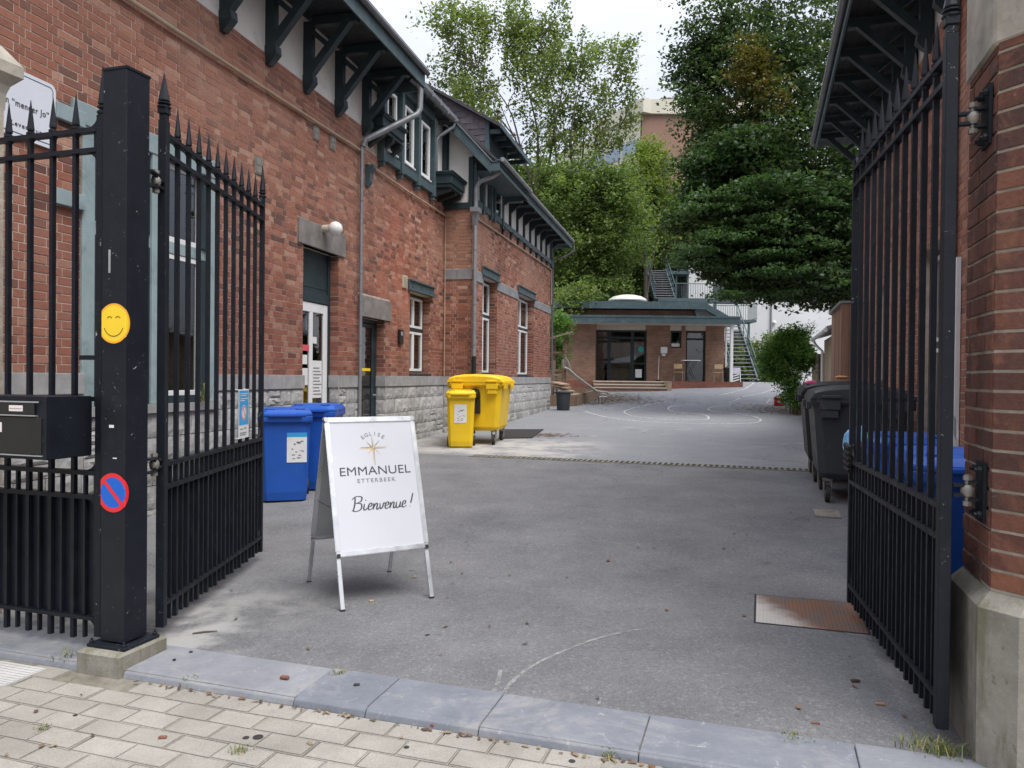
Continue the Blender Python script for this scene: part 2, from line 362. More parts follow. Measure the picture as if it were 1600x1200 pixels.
_c = _t.mix(_t.mth('MULTIPLY', _t.sm(_t.noise(2.4, 7, .7, _t.scale((3, 3, .5))), .48, .62), .65), _c, (.13, .125, .07)); _c = _t.mix(_t.mth('MULTIPLY', _t.sm(_t.noise(34, 6, .8), .60, .68), .5), _c, (.42, .41, .37)); _c = _t.mix(_t.mth('MULTIPLY', _t.sm(_t.noise(26, 5, .7), .62, .7), .6), _c, (.10, .095, .08))
M['conc'] = _t.fin(_c, .92, _t.bump(_t.noise(48, 7, .75), .7, .008), 0, .3)
M['capst'] = simple('weathered_cap_stone', (.36, .33, .275), .9, .25, 6, .6, 40, dirt=(.12, .11, .10), dirt_amt=.7)
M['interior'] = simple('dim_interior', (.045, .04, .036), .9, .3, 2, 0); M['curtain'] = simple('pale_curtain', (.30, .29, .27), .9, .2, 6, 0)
def glass_mat(name, tint=.75, wav=.03):
    t = NT(name); tr = t.n('ShaderNodeBsdfTransparent'); tr.inputs[0].default_value = (tint, tint, tint, 1)
    gl = t.n('ShaderNodeBsdfGlossy'); gl.inputs['Roughness'].default_value = .015; gl.inputs['Color'].default_value = (.9, .93, .95, 1)
    fr = t.n('ShaderNodeFresnel'); fr.inputs[0].default_value = 1.9
    nb = t.bump(t.noise(1.7, 2), wav, .05); t.L(nb, gl.inputs['Normal'])
    mx = t.n('ShaderNodeMixShader'); t.L(t.mth('MULTIPLY', fr.outputs[0], 1.2, True), mx.inputs[0]); t.L(tr.outputs[0], mx.inputs[1]); t.L(gl.outputs[0], mx.inputs[2]); t.L(mx.outputs[0], t.out.inputs[0]); return t.m
M['glass'] = glass_mat('window_glass')
_t = NT('opal_globe'); M['opal'] = _t.fin((.80, .79, .75), .18, None, 0, .5)
def leaf_mat(name, c0, c1, c2, tr=.35):
    t = NT(name); r = t.geo.outputs['Random Per Island']
    c = t.ramp(r, [(0, c0), (.5, c1), (1, c2)]); c = t.mix(.5, c, t.ramp(t.noise(.35, 4), [(.35, (.62, .66, .6)), (.65, (1.35, 1.3, 1.1))]), 'MULTIPLY')
    m = t.fin(c, .5, None, 0, .35); tl = t.n('ShaderNodeBsdfTranslucent'); t.L(t.mix(1.0, c, (1.35, 1.5, .75), 'MULTIPLY'), tl.inputs[0])
    mx = t.n('ShaderNodeMixShader'); mx.inputs[0].default_value = tr; t.L(t.b.outputs[0], mx.inputs[1]); t.L(tl.outputs[0], mx.inputs[2]); t.L(mx.outputs[0], t.out.inputs[0]); return m
M['lf_beech'] = leaf_mat('beech_leaf', (.032, .058, .030), (.058, .092, .042), (.105, .145, .062), .45); M['lf_airy'] = leaf_mat('airy_leaf', (.09, .13, .05), (.14, .18, .065), (.22, .245, .09), .45)
M['lf_mid'] = leaf_mat('mid_green_leaf', (.085, .13, .045), (.13, .18, .06), (.20, .25, .085), .45); M['lf_dark'] = leaf_mat('deep_green_leaf', (.022, .05, .022), (.04, .08, .03), (.07, .12, .04))
M['lf_bush'] = leaf_mat('bright_bush_leaf', (.07, .15, .035), (.12, .23, .055), (.20, .32, .09), .45); M['lf_gold'] = leaf_mat('yellowing_leaf', (.10, .085, .02), (.16, .12, .03), (.11, .12, .03)); M['lf_pale'] = leaf_mat('yellow_green_leaf', (.10, .15, .03), (.15, .21, .045), (.22, .26, .06), .45)
M['lf_spray'] = leaf_mat('beech_spray_leaf', (.035, .075, .03), (.055, .105, .04), (.085, .14, .05), .4)
M['bark'] = simple('bark', (.10, .085, .068), .9, .3, 6, .7, 25)
M['twig'] = simple('pale_twig', (.22, .17, .10), .85, .3, 8, .4, 25)
M['litter'] = (lambda t: t.fin(t.ramp(t.geo.outputs['Random Per Island'], [(0, (.07, .04, .028)), (.4, (.14, .075, .045)), (.75, (.22, .15, .085)), (1, (.28, .23, .15))]), .8))(NT('dry_leaf'))
M['grass'] = (lambda t: t.fin(t.ramp(t.geo.outputs['Random Per Island'], [(0, (.08, .13, .03)), (.5, (.15, .18, .05)), (1, (.34, .27, .11))]), .8))(NT('grass_blade'))
# ------------------------------------------------------------------ ground
_t = NT('worn_asphalt')
_b = _t.dot((n_.x, n_.y, 0)); _a = _t.dot((s_.x, s_.y, 0)); _u = _t.dot((d.x, d.y, 0)); _p = _t.dot((nR.x, nR.y, 0))
_c = _t.ramp(_t.noise(105, 4, .85), [(.30, (.105, .105, .108)), (.5, (.158, .158, .162)), (.68, (.232, .232, .232))])
_vo = _t.n('ShaderNodeTexVoronoi'); _vo.inputs['Scale'].default_value = 75; _t.L(_t.pos, _vo.inputs['Vector']); _sv = _t.n('ShaderNodeSeparateColor'); _t.L(_vo.outputs['Color'], _sv.inputs[0])
_c = _t.mix(_t.mth('MULTIPLY', _t.sm(_sv.outputs[0], .84, .98), .24), _c, (.38, .375, .365)); _c = _t.mix(_t.mth('MULTIPLY', _t.sm(_sv.outputs[1], .82, .96), .26), _c, (.07, .07, .072))
_c = _t.mix(.8, _c, _t.ramp(_t.noise(1.1, 8, .68), [(.3, (.66, .66, .67)), (.55, (1, 1, 1)), (.75, (1.28, 1.27, 1.25))]), 'MULTIPLY')
_c = _t.mix(.6, _c, _t.ramp(_t.noise(28, 5, .75), [(.3, (.75, .75, .76)), (.7, (1.25, 1.24, 1.22))]), 'MULTIPLY')
_bn = _t.mth('ADD', _b, _t.mth('MULTIPLY', _t.mth('SUBTRACT', _t.noise(.6, 4), .5), 1.0))
_c = _t.mix(_t.mth('MULTIPLY', _t.sm(_b, 11.97, 12.12), .55), _c, (.265, .275, .295))                         # the older, paler surface past the drain
# pale cement film along the left wall and by the drain
_w1 = _t.mth('MULTIPLY', _t.sm(_bn, 11.9, 12.4), _t.sm(_bn, 15.8, 14.0)); _w1 = _t.mth('MULTIPLY', _w1, _t.mth('ADD', _t.sm(_a, -2.2, -3.6), _t.mth('MULTIPLY', _t.sm(_a, -1.0, 2.0), .35), True))
_c = _t.mix(_t.mth('MULTIPLY', _w1, _t.sm(_t.noise(1.8, 7, .7), .36, .58)), _c, (.40, .385, .36))
_g = _t.sm(_t.noise(.9, 8, .72, _t.scale((1, 1.6, 1)), dist=1.2), .56, .66); _c = _t.mix(_t.mth('MULTIPLY', _t.mth('MULTIPLY', _g, _t.sm(_b, 12, 13)), .55), _c, (.36, .35, .335))
_e = _t.mth('MULTIPLY', _t.sm(_p, -4.1, -5.2), _t.sm(_t.noise(1.3, 6), .35, .6)); _c = _t.mix(_t.mth('MULTIPLY', _e, .5), _c, (.27, .26, .245))
_e2 = _t.mth('MULTIPLY', _t.sm(_a, -2.5, -3.1), _t.sm(_b, 5.0, 3.6)); _c = _t.mix(_t.mth('MULTIPLY', _e2, _t.sm(_t.noise(3, 6), .4, .6)), _c, (.33, .325, .31))
_sp = _t.sm(_t.noise(1.9, 9, .8, dist=.8), .68, .73); _c = _t.mix(_t.mth('MULTIPLY', _sp, .6), _c, (.36, .355, .34))
_st = _t.sm(_t.noise(1.2, 6, .7, dist=1.5), .56, .70); _c = _t.mix(_t.mth('MULTIPLY', _st, .22), _c, (.085, .085, .088))
_ck = _t.n('ShaderNodeTexVoronoi', feature='DISTANCE_TO_EDGE'); _ck.inputs['Scale'].default_value = .33; _wv = _t.n('ShaderNodeVectorMath', operation='ADD'); _nc = _t.n('ShaderNodeTexNoise'); _nc.inputs['Scale'].default_value = 2.2; _nc.inputs['Detail'].default_value = 6; _t.L(_t.pos, _nc.inputs['Vector']); _t.L(_t.pos, _wv.inputs[0]); _t.L(_nc.outputs['Color'], _wv.inputs[1]); _t.L(_wv.outputs[0], _ck.inputs['Vector'])
_cm = _t.mth('MULTIPLY', _t.sm(_ck.outputs['Distance'], .0045, .0015), _t.sm(_t.noise(.5, 3), .50, .58)); _c = _t.mix(_t.mth('MULTIPLY', _cm, .55), _c, (.06, .06, .06))
_dk = _t.sm(_t.noise(5.5, 3, .5), .70, .74); _c = _t.mix(_t.mth('MULTIPLY', _dk, .35), _c, (.05, .05, .05))
_far = _t.sm(_b, 60, 90); _c = _t.mix(_far, _c, (.05, .08, .03))
M['asphalt'] = _t.fin(_c, .9, _t.bump(_t.noise(170, 4, .8), .6, .005, _t.bump(_t.noise(3, 5), .15, .02)), 0, .28)
xs = [-300, -120, -50, -30] + [x for x in np.arange(-16, 24.1, 1.0)] + [35, 60, 130, 300]
ys = [3.0, 3.44, 4, 6, 9, 12, 14, 16, 18, 20, 22, 24, 26, 28, 29.5, 31, 33, 34.5, 35.7, 37, 38.5, 39.8, 44, 55, 80, 150, 500]
g = MB(FS)
for b in ys[1:]:
    for a in xs: g.v.append(Vector((a, b, float(np.interp(b, GB, GZ)))))
nx = len(xs)
for j in range(len(ys) - 2):
    for i in range(nx - 1): g.f.append([j * nx + i, j * nx + i + 1, (j + 1) * nx + i + 1, (j + 1) * nx + i]); g.mi.append(0)
yard = g.build('yard_asphalt', M['asphalt'], kind='structure', origin=Vector((0, 0, 0)), smooth=False)
bedm = simple('sandy_bed', (.19, .175, .14), .95, .35, 12, .8, 60)
g = MB(FS); g.box(-300, 300, -300, 3.43, -.4, -.046)
pave = g.build('pavement', bedm, kind='structure', origin=Vector((0, 0, 0)))
_t = NT('beige_paver'); _r = _t.n('ShaderNodeObjectInfo').outputs['Random']
_c = _t.ramp(_r, [(0, (.285, .268, .235)), (.5, (.31, .292, .257)), (1, (.335, .317, .28))])
_c = _t.mix(.75, _c, _t.ramp(_t.noise(110, 5, .75), [(.3, (.68, .68, .68)), (.7, (1.25, 1.25, 1.25))]), 'MULTIPLY')
_c = _t.mix(.8, _c, _t.ramp(_t.noise(2.6, 7, .7), [(.3, (.72, .71, .69)), (.7, (1.16, 1.16, 1.16))]), 'MULTIPLY')
_c = _t.mix(_t.mth('MULTIPLY', _t.sm(_t.noise(19, 6, .75), .62, .72), .5), _c, (.16, .15, .13))
M['paver'] = _t.fin(_c, .9, _t.bump(_t.noise(150, 4, .8), .5, .003), 0, .3)
def unit_block(name, w, dp, h, mat, bev):   # a shared block mesh, top at z = 0
    bm = bmesh.new(); bmesh.ops.create_cube(bm, size=1)
    for v in bm.verts: v.co = Vector((v.co.x * w, v.co.y * dp, (v.co.z - .5) * h))
    bmesh.ops.bevel(bm, geom=[e for e in bm.edges if all(v.co.z > -.001 for v in e.verts)], offset=bev, segments=2, affect='EDGES')
    me = bpy.data.meshes.new(name); bm.to_mesh(me); bm.free(); me.materials.append(mat); return me
PW, PD = .232, .132
pvm = [unit_block('paver', PW - .005, PD - .005, .06, M['paver'], .005) for _ in range(1)][0]
cand = []; rest = []
for j in range(0, 26):
    b = 3.068 - PD * (j + .5)
    for i in range(-30, 26):
        a = (i + (.5 if j % 2 else 0) + rng.uniform(-.02, .02)) * PW
        if -4.45 < a < -3.50 and b > 2.62: continue
        if -3.46 < a < -2.95 and b > 2.98: continue
        p = s_ * a + n_ * b; dist = p.length
        vis = p.y > 2.6 and abs(p.x / p.y) < .72
        (cand if vis else rest).append((dist, a, b))
cand.sort()
for dist, a, b in cand[:298]:
    T = FS @ Matrix.Translation((a, b + rng.uniform(-.0015, .0015), -.036 + rng.uniform(-.002, .002))) @ Matrix.Rotation(rng.gauss(0, .006), 4, 'Z') @ Matrix.Rotation(rng.gauss(0, .005), 4, 'X')
    mk('paver', pvm, pave, T)
g = MB(FS)
for dist, a, b in cand[298:] + rest: g.box(a - PW / 2 + .005, a + PW / 2 - .005, b - PD / 2 + .005, b + PD / 2 - .005, -.09, -.037)
if g.v:
    _m = simple('beige_paver_mass', (.40, .365, .31), .9, .15, 3, .4, 120); g.build('outlying_pavers', _m, pave, kind='stuff')
# ribbed white guide tiles at the left
_m = simple('white_ribbed_tile', (.46, .455, .44), .85, .12, 5, .3, 90, dirt=(.38, .37, .35))
for i in range(3):
    for j in range(2):
        x0 = -4.42 + i * .306; y0 = 2.64 + j * .20
        g = MB(FS); g.box(x0, x0 + .30, y0, y0 + .195, -.09, -.036)
        for k in range(7): g.box(x0 + .004, x0 + .296, y0 + .012 + k * .0262, y0 + .026 + k * .0262, -.037, -.031)
        g.build('guide_tile', _m, pave)
# bluestone kerb
_t = NT('bluestone'); _c = _t.ramp(_t.n('ShaderNodeObjectInfo').outputs['Random'], [(0, (.15, .163, .188)), (1, (.21, .218, .235))])
_c = _t.mix(.8, _c, _t.ramp(_t.noise(3.5, 7, .7), [(.3, (.75, .76, .78)), (.7, (1.22, 1.2, 1.18))]), 'MULTIPLY')
_c = _t.mix(.5, _c, _t.ramp(_t.noise(60, 6, .75, _t.scale((.4, 2, 1))), [(.3, (.8, .8, .8)), (.7, (1.2, 1.2, 1.2))]), 'MULTIPLY')
_c = _t.mix(_t.mth('MULTIPLY', _t.sm(_t.noise(10, 9, .82, dist=1.4), .57, .66), .65), _c, (.40, .40, .39))
_c = _t.mix(_t.mth('MULTIPLY', _t.sm(_t.noise(2.1, 7, .72, dist=.8), .48, .66), .5), _c, (.33, .32, .30))
M['bluestone'] = _t.fin(_c, _t.ramp(_t.noise(6, 5), [(.3, .5), (.7, .72)]), _t.bump(_t.noise(50, 6), .25, .004), 0, .4)
kerb = mk('kerb', None, None, at(FS, -1.1, 3.25, 0), 'structure')
js = [-7.2, -6.2, -5.1, -4.2, -3.345, None, -3.06, -2.06, -1.685, -1.14, -.453, .38, 1.2, 2.2, 3.3, 4.4]
for x0, x1 in zip(js[:-1], js[1:]):
    if x0 is None or x1 is None: continue
    g = MB(FS); h = rng.uniform(-.002, .003)
    prof = [(3.076 + rng.uniform(-.006, .004), -.2), (3.078, -.045), (3.088, -.018 + h), (3.115, -.004 + h), (3.436, .004 + h), (3.436, -.2)]
    g.loft([[(x0 + .002, y, z) for y, z in prof], [(x0 + .009, y, z + .001) for y, z in prof], [(x1 - .009, y, z + .001) for y, z in prof], [(x1 - .002, y, z) for y, z in prof]])
    g.build('kerb_stone', M['bluestone'], kerb, bevel=.003)
g = MB(FS); g.box(-7.3, 4.5, 3.10, 3.434, -.3, -.010); g.build('joint_fill', bedm, kerb)
# concrete foot of the gate post
g = MB(FS); g.loft([[(-3.335, 3.06, -.2), (-3.065, 3.06, -.2), (-3.065, 3.39, -.2), (-3.335, 3.39, -.2)], [(-3.335, 3.06, .06), (-3.065, 3.06, .06), (-3.065, 3.39, .06), (-3.335, 3.39, .06)], [(-3.32, 3.075, .075), (-3.08, 3.075, .075), (-3.08, 3.375, .075), (-3.32, 3.375, .075)]])
foot = tag(g.build('concrete_footing', M['conc']), 'low stained concrete block carrying the black gate post at the kerb', 'footing')
# drainage channel across the yard
DB = 12.05; zD = float(np.interp(DB, GB, GZ))
dr = thing('drain_channel', 'long narrow metal drain grating running right across the asphalt yard', 'drain', at(FS, -1.3, DB, zD))
g = MB(FS); g.box(-4.62, 1.85, DB - .145, DB - .125, zD - .1, zD + .008); g.build('edge_rail', M['conc'], dr)
g = MB(FS); g.box(-4.62, 1.85, DB + .125, DB + .145, zD - .1, zD + .012); g.build('edge_rail', M['conc'], dr)
g = MB(FS); g.box(-4.62, 1.85, DB - .125, DB + .125, zD + .0025, zD + .0045); g.build('channel', M['blk'], dr)
g = MB(FS); x = -4.6
while x < 1.80: g.box(x, x + .036, DB - .124, DB + .124, zD + .002, zD + .012); x += .085
g.build('grating_bars', M['conc'], dr, kind='stuff')
# checker plate cover by the right-hand gate leaf
_t = NT('rusty_checker_plate'); _a2 = _t.dot((s_.x, s_.y, 0)); _b2 = _t.dot((n_.x, n_.y, 0))
_c = _t.mix(_t.sm(_t.noise(7, 7, .7), .35, .65), (.22, .095, .045), (.13, .11, .10))
_ls = _t.mth('ADD', _t.mth('MULTIPLY', _a2, 1.0), _t.mth('ADD', _t.mth('MULTIPLY', _t.mth('SUBTRACT', _b2, 5.0), .55), _t.mth('MULTIPLY', _t.noise(9, 6), .22)))
_c = _t.mix(_t.mth('MULTIPLY', _t.sm(_ls, .50, .24), .9), _c, (.50, .48, .44))
M['plate'] = _t.fin(_c, .7, _t.bump(_t.noise(80, 5), .4, .003), .25, .4)
mp_ = thing('inspection_cover', 'rusty square checker-plate cover set in the asphalt, one corner smeared with cement', 'manhole cover', at(FS, .30, 5.28, .004))
g = MB(FS); g.box(-.015, .62, 4.965, 5.60, -.03, .004); g.build('plate', M['plate'], mp_)
g = MB(FS)
for i in range(26):
    for j in range(26):
        x = .002 + i * .0238; y = 4.98 + j * .0238; q = .0085; f = .0028
        dx, dy = (q, q * .35) if (i + j) % 2 else (q * .35, q); dx2, dy2 = (-f, f)
        g.add([(x - dx, y - dy, .004), (x + dy * .4, y - dx * .4, .004), (x + dx, y + dy, .004), (x - dy * .4, y + dx * .4, .004), (x, y, .0072)], [(0, 1, 4), (1, 2, 4), (2, 3, 4), (3, 0, 4)])
g.build('tread_lugs', M['plate'], mp_, kind='stuff')
g = MB(FS); 
for b0, b1, a0, a1 in ((4.952, 4.965, -.028, .633), (5.60, 5.613, -.028, .633), (4.965, 5.60, -.028, -.015), (4.965, 5.60, .62, .633)): g.box(a0, a1, b0, b1, -.03, .0035)
g.build('rim', M['blk'], mp_)
# pale concrete slabs set in the asphalt near the containers
g = MB(FS); g.box(.55, .80, 8.55, 9.0, -.05, gz(*(s_ * .5 + n_ * 9.05).xy) + .005)
tag(g.build('concrete_slab', M['conc']), 'pale cracked paving slab in the asphalt beside the black container wheel', 'slab')
# rubber mat by the yellow container
p = [pg(783, 672), pg(850, 672), pg(832, 685), pg(780, 686)]
g = MB(); g.loft([[q + Z * .003 for q in p], [q + Z * .022 for q in p]])
tag(g.build('door_mat', M['rubber']), 'flat dark mat lying on the ground behind the yellow container', 'mat')
# painted play track
_t = NT('worn_white_line'); _tr = _t.n('ShaderNodeBsdfTransparent'); _mx = _t.n('ShaderNodeMixShader'); _m = _t.fin((.66, .66, .64), .8)
_t.L(_t.sm(_t.noise(9, 7, .75), .36, .56), _mx.inputs[0]); _t.L(_tr.outputs[0], _mx.inputs[1]); _t.L(_t.b.outputs[0], _mx.inputs[2]); _t.L(_mx.outputs[0], _t.out.inputs[0]); M['line'] = _t.m
def spline(pts, k=8):
    out = []; P = [pts[0]] + pts + [pts[-1]]
    for i in range(1, len(P) - 2):
        for j in range(k):
            u = j / k; a, b, c, e = P[i - 1], P[i], P[i + 1], P[i + 2]
            out.append(.5 * ((2 * b) + (c - a) * u + (2 * a - 5 * b + 4 * c - e) * u * u + (3 * b - a - 3 * c + e) * u ** 3))
    out.append(pts[-1]); return out
def ribbon(name, px, wd, mat, label, cat, group=None, lift=.004):
    pts = spline([Vector(pg(*q).xy).to_3d() for q in px]); g = MB(); vs = []
    for i, p in enumerate(pts):
        t = (pts[min(i + 1, len(pts) - 1)] - pts[max(i - 1, 0)]).normalized(); m = Vector((-t.y, t.x, 0)) * wd / 2
        for q in (p - m, p + m): vs.append((q.x, q.y, gz(q.x, q.y) + lift))
    g.add(vs, [(2 * i, 2 * i + 2, 2 * i + 3, 2 * i + 1) for i in range(len(pts) - 1)])
    o = g.build(name, mat, kind='structure'); return o
ribbon('track_marking', [(912, 642), (945, 651), (1000, 658), (1060, 661), (1130, 662), (1175, 661), (1189, 657), (1180, 651), (1150, 646), (1115, 643), (1108, 638), (1130, 634), (1180, 633), (1212, 632)], .05, M['line'], '', '')
ribbon('track_marking', [(1045, 627), (1010, 633), (980, 641), (978, 646), (1000, 652), (1050, 656), (1090, 656), (1108, 654), (1100, 648), (1070, 645), (1047, 641), (1050, 635), (1090, 631)], .045, M['line'], '', '')
ribbon('track_marking', [(1125, 617), (1145, 613), (1165, 607), (1178, 598)], .045, M['line'], '', '')
ribbon('track_marking', [(1160, 620), (1195, 613), (1216, 604)], .045, M['line'], '', '')
ribbon('track_marking', [(1140, 629), (1150, 625), (1157, 622)], .045, M['line'], '', '')
ribbon('track_marking', [(1196, 632), (1200, 628), (1203, 624)], .045, M['line'], '', '')
_t = NT('scrape'); _tr = _t.n('ShaderNodeBsdfTransparent'); _mx = _t.n('ShaderNodeMixShader'); _m = _t.fin((.42, .42, .40), .8)
_t.L(_t.mth('MULTIPLY', _t.sm(_t.noise(14, 8, .8), .38, .6), .55), _mx.inputs[0]); _t.L(_tr.outputs[0], _mx.inputs[1]); _t.L(_t.b.outputs[0], _mx.inputs[2]); _t.L(_mx.outputs[0], _t.out.inputs[0])
ribbon('scrape_mark', [(793, 1085), (805, 1068), (835, 1045), (880, 1022), (930, 1003), (985, 989), (1020, 984)], .022, _t.m, '', '')
ribbon('scrape_mark', [(775, 1086), (783, 1070), (786, 1050)], .022, _t.m, '', '')
ribbon('scrape_mark', [(941, 1105), (944, 1092)], .012, _t.m, '', '')

# ------------------------------------------------------------------ brick facing and rough stone
def unit_brick(mat):
    bm = bmesh.new(); bmesh.ops.create_cube(bm, size=1)
    me = bpy.data.meshes.new('brick')
    for v in bm.verts: v.co = v.co + Vector((.5, .5, .5))
    bmesh.ops.delete(bm, geom=[f for f in bm.faces if f.calc_center_median().y > .99], context='FACES')
    front = [e for e in bm.edges if all(v.co.y < .01 for v in e.verts)]
    bmesh.ops.bevel(bm, geom=front, offset=.035, segments=1, affect='EDGES')
    bm.to_mesh(me); bm.free(); me.materials.append(mat); return me
def free(lo, hi, cuts):
    iv = [(lo, hi)]
    for a, b in cuts:
        nv = []
        for x, y in iv:
            if b <= x or a >= y: nv.append((x, y)); continue
            if a > x: nv.append((x, a))
            if b < y: nv.append((b, y))
        iv = nv
    return iv
def brick_run(F, s0, s1, z0, z1, opens, ch=.078, st=.215, hd=.103, jt=.011, seed=0, zfun=None):
    out = []; row = 0; z = z0; rr = random.Random(seed)
    while z < z1 - .02:
        h = min(ch, z1 - z) - jt; zc = z + h / 2
        for a, b in free(s0, s1, [(o[0], o[1]) for o in opens if o[2] - .01 < zc < o[3] + .01]):
            x = a - (.0 if row % 2 else .17); k = row % 2
            while x < b - .02:
                l = st if k else hd; x0 = max(x, a); x1 = min(x + l, b)
                if x1 - x0 > .03: out.append((F, x0, x1, z, z + h, rr.uniform(.0, .003)))
                x += l + jt; k = 1 - k
        z += ch; row += 1
    return out
def seen(p):
    return p.y > 1.5 and abs(p.x / p.y) < .69 and abs((p.z - CAMH) / p.y) < .52
def lay_bricks(runs, parent, mo, ms, limit=298, proud=.003, dp=.03, name='brick'):
    ub = unit_brick(mo); sc_ = []
    for r in runs:
        F, x0, x1, z0, z1, j = r; c = F @ Vector(((x0 + x1) / 2, 0, (z0 + z1) / 2)); nrm = -F.col[1].to_3d()
        view = (Vector((0, 0, CAMH)) - c); ds = view.length; k = abs(view.normalized().dot(nrm)) * (x1 - x0) * (z1 - z0) / ds ** 2 if view.dot(nrm) > 0 else 0
        sc_.append((-(k if seen(c) else 0), r))
    sc_.sort(key=lambda q: q[0])
    for _, (F, x0, x1, z0, z1, j) in sc_[:limit]:
        T = F @ Matrix.Translation((x0, -proud - j, z0)) @ Matrix.Diagonal((x1 - x0, dp, z1 - z0, 1))
        W = WM[parent.name]; o = bpy.data.objects.new(name, ub); sc.collection.objects.link(o); o.parent = parent; o.matrix_basis = W.inverted() @ T
    rest = sc_[limit:]
    if not rest: return
    tmpl = np.array([(0, 1, 0), (1, 1, 0), (1, 1, 1), (0, 1, 1), (0, 0, 0), (1, 0, 0), (1, 0, 1), (0, 0, 1)], float)
    fc = np.array([(4, 5, 6, 7), (0, 1, 5, 4), (1, 2, 6, 5), (2, 3, 7, 6), (3, 0, 4, 7)])
    n = len(rest); V = np.zeros((n, 8, 3)); Wi = WM[parent.name].inverted()
    for i, (_, (F, x0, x1, z0, z1, j)) in enumerate(rest):
        T = np.array(Wi @ F); p = tmpl * (x1 - x0, dp, z1 - z0) + (x0, -proud - j, z0)
        V[i] = p @ T[:3, :3].T + T[:3, 3]
    fast_mesh('brickwork', V.reshape(-1, 3), (fc[None] + 8 * np.arange(n)[:, None, None]).reshape(-1, 4), ms, parent)
def fast_mesh(name, V, Q, mat, parent=None, W=None, kind='stuff'):
    me = bpy.data.meshes.new(name); k = Q.shape[1]
    me.vertices.add(len(V)); me.vertices.foreach_set('co', V.astype(np.float32).ravel())
    me.loops.add(Q.size); me.loops.foreach_set('vertex_index', Q.astype(np.int32).ravel())
    me.polygons.add(len(Q)); me.polygons.foreach_set('loop_start', np.arange(0, Q.size, k, dtype=np.int32)); me.polygons.foreach_set('loop_total', np.full(len(Q), k, np.int32))
    me.update(calc_edges=True); me.shade_flat(); me.materials.append(mat)
    return mk(name, me, parent, WM[parent.name] if parent is not None else (W or IDM), kind)
def rough_meshes(mat, n=6):
    out = []
    for q in range(n):
        r2 = random.Random(100 + q); nx_, nz_ = 5, 4; vs = []; fs = []
        for j in range(nz_ + 1):
            for i in range(nx_ + 1):
                e = i in (0, nx_) or j in (0, nz_)
                vs.append((i / nx_, 0.25 + r2.uniform(-.1, .1) if e else r2.uniform(-.45, .15), j / nz_))
        w_ = nx_ + 1
        for j in range(nz_):
            for i in range(nx_): fs.append((j * w_ + i, j * w_ + i + 1, (j + 1) * w_ + i + 1, (j + 1) * w_ + i))
        ring = [i for i in range(w_)] + [j * w_ + nx_ for j in range(1, nz_ + 1)] + [nz_ * w_ + i for i in range(nx_ - 1, -1, -1)] + [j * w_ for j in range(nz_ - 1, 0, -1)]
        o = len(vs)
        for i in ring: vs.append((vs[i][0], 1.5, vs[i][2]))
        m = len(ring)
        for i in range(m): fs.append((ring[i], o + i, o + (i + 1) % m, ring[(i + 1) % m]))
        me = bpy.data.meshes.new('stone_block'); me.from_pydata(vs, [], fs); me.materials.append(mat); out.append(me)
    return out
ROUGH = rough_meshes(M['stone']); SMOOTHB = unit_brick(M['stone_sm'])
def lay_stones(F, s0, s1, z0, z1, cuts, parent, seed=1, cap=.20, row=.245):
    rr = random.Random(seed); z = z1 - cap; W = WM[parent.name].inverted()
    def put(me, x0, x1, za, zb, out, dp):
        T = F @ Matrix.Translation((x0 + .004, -out, za + .004)) @ Matrix.Diagonal((x1 - x0 - .008, dp, zb - za - .008, 1))
        o = bpy.data.objects.new('stone_block', me); sc.collection.objects.link(o); o.parent = parent; o.matrix_basis = W @ T
    def run(za, zb, lo, hi, fn):
        for a, b in free(s0, s1, [(c[0], c[1]) for c in cuts if c[2] < (za + zb) / 2 < c[3]]):
            x = a
            while x < b - .01:
                l = rr.uniform(lo, hi)
                if b - x - l < lo * .7: l = b - x
                l = min(l, b - x); fn(x, x + l, za, zb); x += l
    run(z, z1, .42, .8, lambda a, b, c, e: put(SMOOTHB, a, b, c, e, .045 + rr.uniform(0, .004), .06))
    while z > z0 + .02:
        h = min(row * rr.uniform(.85, 1.12), z - z0)
        def fn(a, b, c, e):
            if rr.random() < .16 and e - c > .18:
                m = (c + e) / 2; put(rr.choice(ROUGH), a, b, c, m, .03, .028); put(rr.choice(ROUGH), a, b, m, e, .03, .028)
            else: put(rr.choice(ROUGH), a, b, c, e, .03, .024)
        run(z - h, z, .24, .50, fn); z -= h
def slab(mb, s0, s1, z0, z1, opens, y0=0.0, th=.34):
    xs_ = sorted({s0, s1} | {min(max(v, s0), s1) for o in opens for v in (o[0], o[1])})
    for a, b in zip(xs_[:-1], xs_[1:]):
        m = (a + b) / 2
        for za, zb in free(z0, z1, [(o[2], o[3]) for o in opens if o[0] < m < o[1]]): mb.box(a, b, y0, y0 + th, za, zb)
def jamb(F, s, side, z0, z1, depth, ch=.078):     # bricks on the reveal of an opening
    P = F @ Vector((s, depth, 0)) if side < 0 else F @ Vector((s, 0, 0)); t = (F.col[1].to_3d() * (-1 if side < 0 else 1))
    return basis(P, t)
